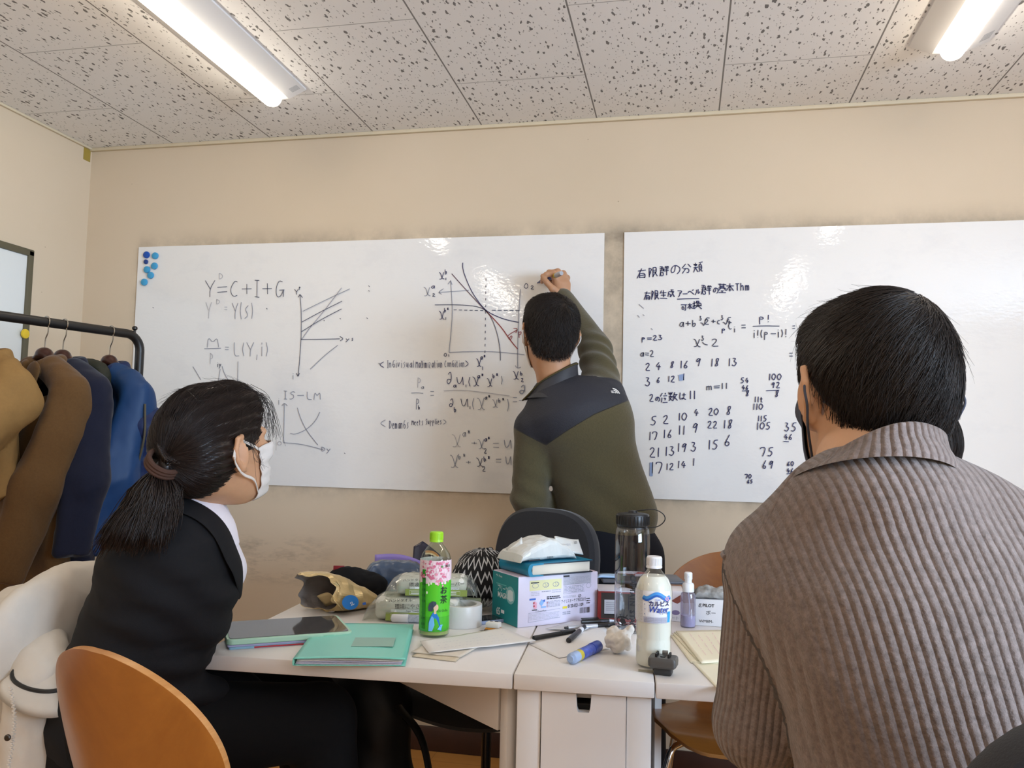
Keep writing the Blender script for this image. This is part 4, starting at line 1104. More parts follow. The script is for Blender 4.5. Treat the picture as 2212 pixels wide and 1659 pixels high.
# ------------------------------------------------------------ man in the ribbed sweater (near right, from behind)
def rib_mat():
    m, nt, b = new_mat('ribbed_taupe_knit')
    at = nt.nodes.new('ShaderNodeAttribute'); at.attribute_name = 'rib'
    co = objco(nt)
    u = mth(nt, 'MULTIPLY', at.outputs['Fac'], 2*pi/0.0092)
    wob = mth(nt, 'MULTIPLY', mth(nt, 'SUBTRACT', noise(nt, 60, 2, 0.5, co), 0.5), 1.1)
    s = mth(nt, 'SINE', mth(nt, 'ADD', u, wob))
    h = mth(nt, 'POWER', mth(nt, 'MULTIPLY_ADD', s, 0.5, 0.5), 0.6)
    # stitches along the rib
    st = noise(nt, 330, 2, 0.6, co)
    f = noise(nt, 130, 4, 0.75, co); f2 = noise(nt, 3, 2, 0.5, co)
    c = mixc(nt, mth(nt, 'MULTIPLY_ADD', f, 2.0, -0.5, clamp=True), lin('#584b43'), lin('#91817a'))
    c = mixc(nt, mth(nt, 'MULTIPLY', f2, 0.35), c, lin('#857a78'))
    nt.links.new(c, b.inputs['Base Color']); setin(b, Roughness=0.95); b.inputs['Specular IOR Level'].default_value = 0.15
    b.inputs['Sheen Weight'].default_value = 0.25; b.inputs['Sheen Roughness'].default_value = 0.5
    bump(nt, b, mth(nt, 'ADD', h, mth(nt, 'MULTIPLY', st, 0.45)), 0.9, 0.0026)
    return m
RIB = rib_mat()
M_JEANS = cloth_mat('dark_navy_trousers', '#14161f', 0.85, 0.2)
M_MASKD = cloth_mat('dark_mask_fabric', '#4b4f5c', 0.8, 0.08, 400, 900, 0.15)

def person_sweater():
    H = at_d(1883, 866, 1.005); th = 0.27
    R = rot3(th, 0.02, 0.03)
    root = thing('person', 'person in a ribbed taupe high-collar sweater, seated in the right foreground, back to viewer', 'person', (H[0], H[1]-0.02, 0))
    O = np.array((H[0], H[1]-0.02, 0.0))
    nb = H+np.array((-0.020, -0.066, -0.108))                # base of neck
    RT = rot3(0.10, 0, 0); X, Y, Z = RT[:, 0], RT[:, 1], RT[:, 2]
    sL = at_d(1676, 1240, 0.99); sR = nb+X*0.21+np.array((0, -.005, -.095))
    elL = at_d(1640, 1560, 0.99); wrL = elL+Y*0.22+X*0.05+Z*0.02
    elR = sR+X*0.07+Y*0.05-Z*0.29; wrR = elR+Y*0.24-X*0.06+Z*0.02
    hip = nb+X*0.150+Y*(-0.06)+Z*(-0.54); hip[2] = 0.55
    sk = head_prims(H, R, nb, 0.057)
    Vh, Fh = nets(sk, 0.0032, 0.01); Vh = relax(Vh, Fh, 1)
    bodyp = [ecap(nb-Z*.10+X*.03, hip, .100, .110, X, .62, .05), cap(nb-Z*.02, nb-Z*.10, .055, .09, .04), cap(sL, nb-Z*.06, .05, .06, .04), cap(sR, nb-Z*.06, .05, .06, .04)]
    bodyp += limb(sL, elL, wrL, (.045, .038, .027)) + limb(sR, elR, wrR, (.045, .038, .027))
    knL = hip+Y*.44-X*.10+Z*(-.04); knR = hip+Y*.44+X*.12+Z*(-.04)
    fL = np.array((knL[0], knL[1]+.02, .09)); fR = np.array((knR[0], knR[1]+.02, .09))
    bodyp += limb(hip-X*.09, knL, fL, (.078, .055, .040)) + limb(hip+X*.09, knR, fR, (.078, .055, .040))
    bodyp += [cap(fL, fL+Y*.14-Z*.05, .035, .03), cap(fR, fR+Y*.14-Z*.05, .035, .03)]
    Vb, Fb = nets(bodyp, 0.012, 0.03)
    parts = [(Vh, Fh), (Vb, Fb)]
    for w, el, rt in ((wrL, elL, False), (wrR, elR, True)):
        y = unit(w-el); z = unit(Z-y*(Z @ y)); x = np.cross(y, z)
        hp, _ = hand_prims(w, np.stack([x, y, z], 1), (0.35, 0.5, 0.4), right=not rt)
        v, f = nets(hp, 0.003, 0.01); parts.append((v, f))
    join_meshes('body', parts, SK2, root, O)
    eyes(root, H, R, org=O)
    # sweater
    sw = [ecap(nb-Z*.115+X*.045, nb-Z*.30+X*.085-Y*.02, .166, .152, X, .64, .05), ecap(nb-Z*.30+X*.085-Y*.02, hip, .152, .155, X, .74, .05), cap(nb-Z*.035, nb-Z*.10, .075, .12, .06),
          cap(sL+Z*.012, nb-Z*.060-X*.04, .060, .060, .05), cap(sR+Z*.012, nb-Z*.060+X*.05, .060, .060, .05), ell(nb-Z*.17-Y*.085+X*.05, (.13, .05, .12), RT, .06), ell(nb-Z*.008-Y*.035+X*.006, (.075, .065, .045), RT, .05)]
    arms = [[cap(sL+Z*.012, sL, .060, .064, .03), cap(sL, elL, .060, .053, .03), cap(elL, wrL, .056, .042, .03)], [cap(sR+Z*.012, sR, .060, .064, .03), cap(sR, elR, .064, .055, .03), cap(elR, wrR, .056, .042, .03)]]
    allp = sw+[dict(a, k=.007) for a in arms[0]+arms[1]]
    V, F = nets(allp, 0.0055, 0.02); V = relax(V, F, 3)
    dn = vnormals(V, F)
    # soft folds where the sleeve bends and at the armpit
    q = (V-nb) @ RT
    V = V+dn*(0.004*vnoise(V*np.array((1, 1, .6))*5, 3, 2))[:, None]
    # rib coordinate
    dS = field(sw, V.astype(np.float32)); dA = [field(a, V.astype(np.float32)) for a in arms]
    ax_ = np.clip(q[:, 0]-.03, -.24, .24); arc_ = np.arcsin(np.clip(ax_/.245, -1, 1))*.215
    u = arc_+.22*np.maximum(q[:, 2], -.30)+.03*np.maximum(q[:, 2], -.6)
    for k, (s_, e_, w_) in enumerate(((sL, elL, wrL), (sR, elR, wrR))):
        t = unit(e_-s_); t2 = unit(w_-e_); e1 = unit(np.cross(t, Y)); e2 = np.cross(t, e1)
        pp = V-s_; ua = np.arctan2(pp @ e2, pp @ e1)*0.060
        msk = (dA[k] < dS-0.004) & (((V-s_) @ t) > -0.015); u[msk] = ua[msk]
    collar_z = None
    o = mk('sweater', V-O, F, RIB, root); a = o.data.attributes.new('rib', 'FLOAT', 'POINT'); a.data.foreach_set('value', u.astype(np.float32))
    # seam from the shoulder tip to the collar and down the armhole
    S_ = surf_of(allp)
    def on(P, off=0.0): 
        P = np.array(P)
        for _ in range(6):
            d, n = S_(P); P = P-n*(d-off)[:, None]
        return P
    sp = on(spline([at_d(x_, y_, .93) for x_, y_ in ((1772, 1062), (1715, 1102), (1662, 1150), (1664, 1195), (1688, 1262))], 40), 0.0004)
    MB().tube(sp, 0.0022, 8).build('shoulder_seam', RIB, root).data.transform(Matrix.Translation(-Vector(O)))
    for s_, e_, w_, A_ in ((sL, elL, wrL, arms[0]),):
        t = unit(e_-s_); e1 = unit(np.cross(t, Y)); e2 = np.cross(t, e1)
        rg = on(np.array([s_-t*.015+(e1*cos(a_)+e2*sin(a_))*.075 for a_ in np.linspace(0, 2*pi, 120)]), .0002)
        ok = (field(A_, rg.astype(np.float32)) < field(sw, rg.astype(np.float32))-.002)
        st_ = int(np.argmin(ok)); rg = np.roll(rg, -st_, 0); ok = np.roll(ok, -st_); rg = rg[ok]
        if len(rg) > 8: MB().tube(rg, .0030, 8).build('sleeve_seam', RIB, root).data.transform(Matrix.Translation(-Vector(O)))
    # folded collar: a tall rib band standing round the neck
    ring = []; ax = unit(np.array((0.0, 0.10, 1.0)))
    n = 96; base = nb+Z*.006+X*.008; top = nb+Z*.040+X*.010
    for t, rr, th_ in ((0.0, .092, 0), (.15, .090, 0), (.35, .085, 0), (.6, .077, 0), (.85, .0735, 0), (.96, .0725, 0), (1.0, .069, 0), (.95, .0655, 0), (.6, .066, 0), (.2, .07, 0)):
        c = base*(1-t)+top*t; aa = np.arange(n)*2*pi/n
        P = c+np.outer(np.cos(aa), X)*rr*(1.02+np.where(np.cos(aa) < 0, .05, -.06)*(1-t)**2)[:, None]+np.outer(np.sin(aa), Y-Z*0.18*(t))*rr*0.98
        P[:, 2] += .016*np.cos(aa)*t-.036*np.sin(aa)*(1-t)-.022*np.sin(aa)*t+0.003*np.sin(3*aa)*t
        ring.append(P)
    v, f = loft(ring, cap=False)
    co = mk('collar', v-O, f, RIB, root); a = co.data.attributes.new('rib', 'FLOAT', 'POINT')
    a.data.foreach_set('value', np.tile(np.arange(n)*2*pi/n*0.008*64/(2*pi), len(ring)).astype(np.float32))
    # trousers and shoes
    tp = [ecap(hip+Z*.05, hip-Z*.06, .165, .17, X, .75, .05)]+limb(hip-X*.09, knL, fL, (.095, .075, .062))+limb(hip+X*.09, knR, fR, (.095, .075, .062))
    solid('trousers', tp, 0.011, M_JEANS, root, 2, None, O)
    for f_ in (fL, fR):
        solid('shoe', [cap(f_-Z*.045, f_+Y*.15-Z*.055, .042, .036, .02), plane((0, 0, 0.003), (0, 0, -1))], 0.007, M_BLACKPL, root, 1, None, O)
    # mask edge and ear loop
    mk_p = face_patch(sk, H, R, (-1.0, 1.0), (-.105, .0), 0.0045, (41, 21))
    v, f = grid(mk_p); mo = mk('face_mask', v-O, f, M_MASKD, root); solidify(mo, 0.0016)
    for sx in (-1, 1):
        L = lambda *p: H+R @ np.array(p)
        j = 40 if sx > 0 else 0
        lp = spline([mk_p[19, j], L(sx*.081, .020, .012), L(sx*.090, -.012, .030), L(sx*.0985, -.031, .008), L(sx*.094, -.030, -.012), L(sx*.084, -.012, -.040), mk_p[2, j]], 30)
        MB().tube(lp, 0.0015, 8).build('ear_loop', M_MASKD, root).data.transform(Matrix.Translation(-Vector(O)))
    # hair
    L = lambda *p: H+R @ np.array(p)
    hp = [ell(L(0, -.014, .040), (.076, .104, .096), R), ell(L(0, -.046, -.008), (.064, .056, .066), R, .03), ell(L(0, .05, .080), (.068, .052, .048), R, .03), ell(L(0, -.01, .035), (.083, .07, .055), R, .03)]
    cut = [plane(L(0, .030, 0), R @ np.array((0, 1, -1.05)), .01)]
    fadeL = [ell(L(sx*.088, .0, -.048), (.036, .066, .050), R, .014, True) for sx in (-1, 1)]
    npc = [plane(L(0, -.09, -.088), R @ np.array((0, .35, -1)), .012)]
    hh = hp+fadeL+cut+npc
    Vc, Fc = nets(hh, 0.004, 0.015); nn = vnormals(Vc, Fc)
    Vc = Vc+nn*(0.0025*vnoise(Vc*18, 5, 2))[:, None]
    sf = surf_of(hp)
    wh = L(.022, -.062, .128)
    def flow(P):
        d = P-wh; d = d/(np.linalg.norm(d, axis=1)[:, None]+.01)
        loc = (P-H) @ R
        g = np.stack([np.zeros(len(P)), .35*np.clip(loc[:, 1]+.05, 0, .1)*10, -np.clip(.10-loc[:, 2], 0, .2)*5], 1) @ R.T
        sw_ = np.cross(d, unit(R[:, 2]-R[:, 1]*.4))*0.35
        return d+g+sw_
    back = ((Vc-H) @ R)
    wgt = np.where((back[:, 2] > -.075) & (back[:, 1] < .095), 1.0, 0.02)*np.where((np.abs(back[:, 0]) > .062) & (np.abs(back[:, 1]+.008) < .042) & (back[:, 2] < .040), 0.0, 1.0)
    ln = lambda P: np.where(((P-H) @ R)[:, 2] > .03, .062, np.where(((P-H) @ R)[:, 2] > -.03, .036, .009))
    sv, sf_ = hair_strands(Vc, nn, 7500, flow, ln, 0.00055, 0.004, 7, 0.16, sf, 11, wgt)
    sv2, sf2 = hair_strands(Vc, nn, 130, flow, ln, 0.00035, 0.014, 8, 0.3, sf, 12, np.where(back[:, 2] > .07, 1.0, 0.01))
    join_meshes('hair', [(Vc, Fc), (sv, sf_), (sv2, sf2)], HAIRB, root, O)
person_sweater()

# ------------------------------------------------------------ woman in the black suit (left, seated)
M_SUIT = cloth_mat('black_suit_cloth', '#17171a', 0.85, 0.15, 300, 900, 0.25)
M_SUIT2 = cloth_mat('black_trouser_cloth', '#0d0d0f', 0.9, 0.15, 300, 900, 0.2)
M_SHIRT = cloth_mat('white_blouse', '#e6dfe6', 0.7, 0.03, 200, 800, 0.1)
M_MASKW = cloth_mat('white_pleated_mask', '#ded8d4', 0.7, 0.05, 300, 700, 0.15)
M_LOOP = cloth_mat('white_elastic', '#ddd6cf', 0.7, 0.15, 180, 700, 0.15)
M_SHOE = mat('black_leather', '#121110', 0.35)

def strip(name, ctr, wid, nrm, m, parent, th, O, n=24):
    """ribbon of cloth: centre line, half widths, surface normals"""
    C = spline(ctr, n); W = np.interp(np.linspace(0, 1, n), np.linspace(0, 1, len(wid)), wid); Nn = unit_rows(spline(nrm, n))
    t = unit_rows(np.gradient(C, axis=0)); s_ = unit_rows(np.cross(t, Nn))
    P = np.stack([C+s_*W[:, None]*k+Nn*(0.004*(1-k*k)) for k in (-1, -.5, 0, .5, 1)], 1)
    v, f = grid(P); o = mk(name, v-O, f, m, parent); solidify(o, th); subsurf(o, 1); return o

def person_suit():
    d0 = 1.63
    H = at_d(468, 980, d0); R = rot3(-.36, .29, -.03)
    O = np.array((H[0]-.12, H[1]-.02, 0.0))
    root = thing('person', 'person in a black suit jacket with a ponytail and white mask, seated at the left', 'person', O)
    L = lambda *p: H+R @ np.array(p)
    RT = rot3(-.86, 0, 0); X, Y, Z = RT[:, 0], RT[:, 1], RT[:, 2]     # X: her right side (towards the viewer), Y: where she faces
    nb = at_d(408, 1085, 1.66)
    sR = at_d(392, 1180, 1.585); sL = nb-X*.155-Z*.065+Y*.01
    elR = at_d(362, 1475, 1.60); wrR = at_d(450, 1502, 1.67)
    elL = sL-Z*.27+Y*.01; wrL = elL+Y*.13+X*.06-Z*.09
    hip = at_d(258, 1560, 1.67)
    knR = at_d(690, 1556, 1.80); knL = knR-X*.14+Z*.0; hR = hip+X*.08; hL = hip-X*.08
    fR = at_d(745, 1800, 1.86); fR[2] = .09; fL = fR-X*.15
    sk = head_prims(H, R, nb+Z*.02+Y*.005, 0.048)
    Vh, Fh = nets(sk, 0.0036, 0.01); Vh = relax(Vh, Fh, 1)
    bp = [ecap(nb-Z*.12-Y*.03, hip, .11, .12, X, .72, .05), cap(nb, nb-Z*.12, .048, .09, .04), cap(sL, nb-Z*.07, .045, .06, .04), cap(sR, nb-Z*.07, .045, .06, .04)]
    bp += limb(sL, elL, wrL, (.040, .034, .024))+limb(sR, elR, wrR, (.040, .034, .024))+limb(hR, knR, fR, (.075, .05, .036))+limb(hL, knL, fL, (.075, .05, .036))
    for f_ in (fL, fR): bp.append(cap(f_, f_+Y*.13-Z*.055, .032, .026))
    Vb, Fb = nets(bp, .012, .03); parts = [(Vh, Fh), (Vb, Fb)]
    for w, el, rt in ((wrR, elR, True), (wrL, elL, False)):
        y = unit(w-el); z = unit(Z-y*(Z @ y)); x = np.cross(y, z)
        hp, _ = hand_prims(w, np.stack([x, y, z], 1), (.35, .45, .35), .9, right=not rt); parts.append(nets(hp, .003, .01))
    join_meshes('body', parts, SK2, root, O); eyes(root, H, R, org=O)
    # jacket
    waist = hip*.55+(nb-Z*.12)*.45
    jt = [ecap(nb-Z*.135-Y*.035, waist-Y*.02, .150, .140, X, .82, .05), ecap(waist-Y*.02, hip+Z*.02, .140, .175, X, .80, .06), cap(nb-Z*.055-Y*.025, nb-Z*.11-Y*.03, .062, .115, .05),
          cap(sR+Z*.006, nb-Z*.075-Y*.02, .058, .072, .05), cap(sL+Z*.006, nb-Z*.075-Y*.02, .058, .072, .05), ell(nb-Z*.20+Y*.03, (.12, .06, .10), RT, .05)]
    ja = [cap(sR, sR*.5+elR*.5-Y*.005, .060, .060, .016), cap(sR*.5+elR*.5-Y*.005, elR, .060, .056, .016), cap(elR, wrR, .056, .041, .016), cap(sL, elL, .062, .055, .025), cap(elL, wrL, .055, .04, .03)]
    def disp(V):
        q = (V-nb) @ RT
        e = np.exp(-((V-elR)**2).sum(1)/.02)
        f = .0035*vnoise(V*np.array((5, 5, 9)), 21, 2)+.0032*np.clip(vnoise(V*np.array((6, 6, 16)), 27, 2), -.1, 1)*2+.007*e*np.sin((V @ unit(elR-sR*.7-wrR*.3))*95)
        f += .004*np.exp(-((V-(sR-Z*.10))**2).sum(1)/.03)*np.sin((V @ unit(Z*.8+Y*.6+X*.2))*85+2*vnoise(V*4, 4, 1))
        return f
    solid('jacket', jt+ja, .0065, M_SUIT, root, 3, disp, O)
    # jacket lapel and blouse collar
    jp = surf_of(jt+ja)
    def on(P, off):
        P = np.array(P, float)
        for _ in range(8):
            d, n = jp(P); P = P-n*(d-off)[:, None]
        return P, jp(P)[1]
    # pixel-free: points in her own frame around the neck opening
    cl = np.array([nb+X*.030-Y*.055+Z*.035, nb+X*.062-Y*.015+Z*.024, nb+X*.066+Y*.03-Z*.005, nb+X*.060+Y*.065-Z*.045, nb+X*.048+Y*.085-Z*.085])
    out = np.array([X*.4-Y*.8+Z*.3, X*.9+Z*.45, X*.9+Y*.25+Z*.35, X*.85+Y*.45+Z*.2, X*.85+Y*.5+Z*.1])
    cc, cn = on(spline(cl, 12), .007)
    strip('blouse_collar', cc, (.010, .017, .021, .024, .022, .013), cn*.5+spline(out, 12)*.5, M_SHIRT, root, .002, O)
    c2 = cl.copy(); c2[:, 0] *= 1
    cl2 = np.array([nb-X*.03-Y*.055+Z*.035, nb-X*.062-Y*.015+Z*.022, nb-X*.066+Y*.03-Z*.005, nb-X*.060+Y*.065-Z*.045, nb-X*.048+Y*.085-Z*.085])
    cc2, cn2 = on(spline(cl2, 12), .007)
    strip('blouse_collar', cc2, (.010, .017, .021, .024, .022, .013), -cn2, M_SHIRT, root, .002, O)
    solid('blouse', [ell(nb-Z*.035+Y*.012, (.060, .058, .055), RT), cap(nb+Y*.03-Z*.05, nb+Y*.06-Z*.14, .05, .06, .04)], .006, M_SHIRT, root, 2, None, O)
    lp, ln_ = on(spline([nb+X*.035-Y*.085+Z*.02, nb+X*.085-Y*.03+Z*.0, nb+X*.098+Y*.025-Z*.045, nb+X*.085+Y*.075-Z*.11, nb+X*.05+Y*.115-Z*.19], 14), .004)
    strip('jacket_lapel', lp, (.018, .024, .026, .032, .036, .012), ln_, M_SUIT, root, .003, O)
    # trousers, shoes
    tp = [ecap(hip+Z*.04, hip-Z*.05, .155, .165, X, .85, .05)]+limb(hR, knR, fR+Z*.03, (.105, .078, .055))+limb(hL, knL, fL+Z*.03, (.105, .078, .055))
    solid('trousers', tp, .011, M_SUIT2, root, 2, None, O)
    for f_ in (fL, fR): solid('shoe', [cap(f_-Z*.045, f_+Y*.13-Z*.058, .038, .03, .02), plane((0, 0, .003), (0, 0, -1))], .007, M_SHOE, root, 1, None, O)
    # mask
    mp = face_patch(sk, H, R, (-1.02, 1.02), (-.108, -.002), .0045, (37, 23))
    nrm = unit_rows(mp.reshape(-1, 3)-H).reshape(mp.shape)
    mp = mp+nrm*(.0014*np.sin(np.linspace(0, 9*pi, 23)))[:, None, None]
    v, f = grid(mp); mo = mk('face_mask', v-O, f, M_MASKW, root); solidify(mo, .0018)
    for sx in (-1, 1):
        j = 36 if sx > 0 else 0
        p = spline([mp[21, j], L(sx*.078, .025, .010), L(sx*.087, -.008, .028), L(sx*.0965, -.031, .012), L(sx*.094, -.032, -.010), L(sx*.083, -.012, -.038), L(sx*.070, .020, -.060), mp[3, j]], 40)
        MB().tube(p, .0030, 8, flat=(tuple(R[:, 2]), .5)).build('ear_loop', M_LOOP, root).data.transform(Matrix.Translation(-Vector(O)))
    # hair
    hp = [ell(L(0, -.010, .042), (.084, .108, .099), R), ell(L(0, -.060, .005), (.072, .058, .070), R, .04), ell(L(0, .06, .075), (.066, .045, .055), R, .03)]
    cut = [plane(L(0, .030, -.012), R @ np.array((0, .75, -1.05)), .008), ell(L(0, .115, .02), (.075, .05, .065), R, .02, True)]
    npc = [plane(L(0, -.055, -.090), R @ np.array((0, .5, -1)), .012)]
    Vc, Fc = nets(hp+cut+npc, .004, .015); nn = vnormals(Vc, Fc)
    knot = at_d(362, 988, 1.515)
    fr = unit_rows(knot-Vc)
    q = (Vc-H) @ R
    Vc = Vc+nn*(.0022*np.sin(np.arctan2(q[:, 0], q[:, 2]+.012)*34+2*vnoise(Vc*9, 8, 2)))[:, None]
    sf = surf_of(hp)
    flow = lambda P: (knot-P)/(np.linalg.norm(knot-P, axis=1)[:, None]+.01)
    ln = lambda P: np.minimum(.09, np.linalg.norm(knot-P, axis=1)*.9)
    sv, sq = hair_strands(Vc, nn, 7000, flow, ln, .00045, .0012, 7, .05, sf, 31, np.where((np.abs(q[:, 0]) > .060) & (np.abs(q[:, 1]-.005) < .05) & (q[:, 2] < .045), 0.0, 1.0))
    # flyaway hairs over the crown
    s2, q2 = hair_strands(Vc, nn, 160, flow, .07, .0004, .016, 8, .4, sf, 32, np.where(q[:, 2] > .08, 1., .01))
    hair = [(Vc, Fc), (sv, sq), (s2, q2)]
    # bangs falling in front of the forehead and temple
    g = np.random.default_rng(5); wsp = MB()
    for i in range(52):
        sx = g.choice([1, 1, 1, -1]); x0 = sx*g.uniform(.005, .05)
        a = L(x0, .070+g.uniform(-.015, .015), .118+g.uniform(-.01, .008)); b = L(x0+sx*g.uniform(.008, .018), .100+g.uniform(-.006, .010), .085+g.uniform(-.01, .012))
        c = L(x0+sx*g.uniform(.014, .028), .106+g.uniform(-.006, .008), .045+g.uniform(-.02, .02)); e = L(x0+sx*g.uniform(.02, .034), .098+g.uniform(-.01, .008), g.uniform(-.02, .03))
        wsp.tube(spline([a, b, c, e], 12), np.linspace(.00055, .00025, 12), 4)
    for i in range(10):
        a = L(.072, .03+g.uniform(-.02, .02), .05); b = L(.082+g.uniform(0, .004), .030+g.uniform(-.015, .02), .0+g.uniform(-.02, .02)); c = L(.078+g.uniform(0, .006), .035+g.uniform(-.02, .025), -.04+g.uniform(-.03, .02))
        wsp.tube(spline([a, b, c], 9), np.linspace(.00045, .0002, 9), 4)
    hair.append((np.concatenate(wsp.v), wsp.f))
    join_meshes('hair', hair, HAIRD, root, O)
    # hair tie and ponytail
    tie = MB(); d = unit(np.array(at_d(320, 1060, 1.545))-knot)
    e1 = unit(np.cross(d, Z)); e2 = np.cross(d, e1)
    for k in (-1, 0, 1):
        tie.tube([knot+d*(.016+k*.007)+e1*.030*cos(a)+e2*.030*sin(a) for a in np.linspace(0, 2*pi, 30)], .0048, 8)
    tie.build('hair_tie', cloth_mat('brown_hair_tie', '#4a342b', .8, .2, 500, 900, .4), root).data.transform(Matrix.Translation(-Vector(O)))
    ends = [at_d(x, y, dd) for x, y, dd in ((206, 1184, 1.50), (232, 1180, 1.475), (262, 1178, 1.46), (292, 1188, 1.455), (318, 1172, 1.46), (345, 1184, 1.47), (362, 1150, 1.485), (378, 1110, 1.51))]
    mids = [at_d(x, y, dd) for x, y, dd in ((285, 1062, 1.53), (298, 1066, 1.505), (312, 1070, 1.49), (328, 1074, 1.485), (345, 1076, 1.49), (360, 1074, 1.50), (376, 1066, 1.515), (384, 1050, 1.53))]
    pt = MB(); 
    n = 2600
    for i in range(n):
        u = g.uniform(0, 1)**.9*6.999; k = int(u); t = u-k
        e = ends[k]*(1-t)+ends[k+1]*t; m_ = mids[k]*(1-t)+mids[k+1]*t
        j = g.normal(size=3)*.0045; j2 = g.normal(size=3)*.0055
        a = knot+e1*(u/7-.5)*.036+e2*g.normal()*.009-d*.012
        f_ = g.uniform(.80, 1.04)
        P = spline([a, knot+d*.03+j*.7, m_+j, (m_+(e-m_)*.55)+j2, m_+(e-m_)*f_+j2+np.array((0, 0, .006))*g.normal()], 11)
        pt.tube(P, np.linspace(.0012, .0004, 11), 3)
    core = []
    for t in np.linspace(0, 1, 14):
        c = spline([knot, mids[3]*.5+mids[4]*.5, ends[3]*.5+ends[4]*.5-(ends[3]-mids[3])*.12], 14)[int(t*13)]
        l_ = spline([knot-e1*.012, mids[0]*.8+mids[1]*.2, ends[0]*.6+ends[1]*.4-(ends[1]-mids[1])*.1], 14)[int(t*13)]; r_ = spline([knot+e1*.012, mids[7], ends[7]], 14)[int(t*13)]
        ax = (r_-l_)/2; cm = (r_+l_)/2
        dp = unit(np.cross(ax, d))*(.013+.016*sin(pi*min(1, t*1.1))*(1-t*.6))
        core.append([cm+ax*.86*cos(a)+dp*sin(a) for a in np.arange(20)*2*pi/20])
    v, f = loft(core)
    join_meshes('ponytail', [(v, f), (np.concatenate(pt.v), pt.f)], HAIRD, root, O)
person_suit()

# ------------------------------------------------------------ man in the olive fleece writing on the board
def fleece_mat():
    m, nt, b = new_mat('olive_fleece_with_black_yoke'); co = objco(nt)
    at = nt.nodes.new('ShaderNodeAttribute'); at.attribute_name = 'yoke'
    f = noise(nt, 160, 4, 0.7, co); f2 = noise(nt, 9, 3, .6, co)
    ol = mixc(nt, f, lin('#423b26'), lin('#5a5238')); ol = mixc(nt, mth(nt, 'MULTIPLY', f2, .3), ol, lin('#4c452c'))
    dk = mixc(nt, noise(nt, 700, 2, .5, co), lin('#24252c'), lin('#31323a'))
    on = mth(nt, 'GREATER_THAN', at.outputs['Fac'], 0.0)
    seam = mth(nt, 'LESS_THAN', mth(nt, 'ABSOLUTE', mth(nt, 'ADD', at.outputs['Fac'], 0.0015)), 0.0016)
    c = mixc(nt, on, ol, dk); c = mixc(nt, mth(nt, 'MULTIPLY', seam, .8), c, lin('#17171a'))
    nt.links.new(c, b.inputs['Base Color'])
    nt.links.new(mth(nt, 'MULTIPLY_ADD', on, -.35, .95), b.inputs['Roughness']); b.inputs['Specular IOR Level'].default_value = .3
    nt.links.new(mth(nt, 'MULTIPLY_ADD', on, -.3, .3), b.inputs['Sheen Weight'])
    bump(nt, b, mth(nt, 'ADD', f, noise(nt, 420, 2, .6, co)), .6, .0016)
    return m

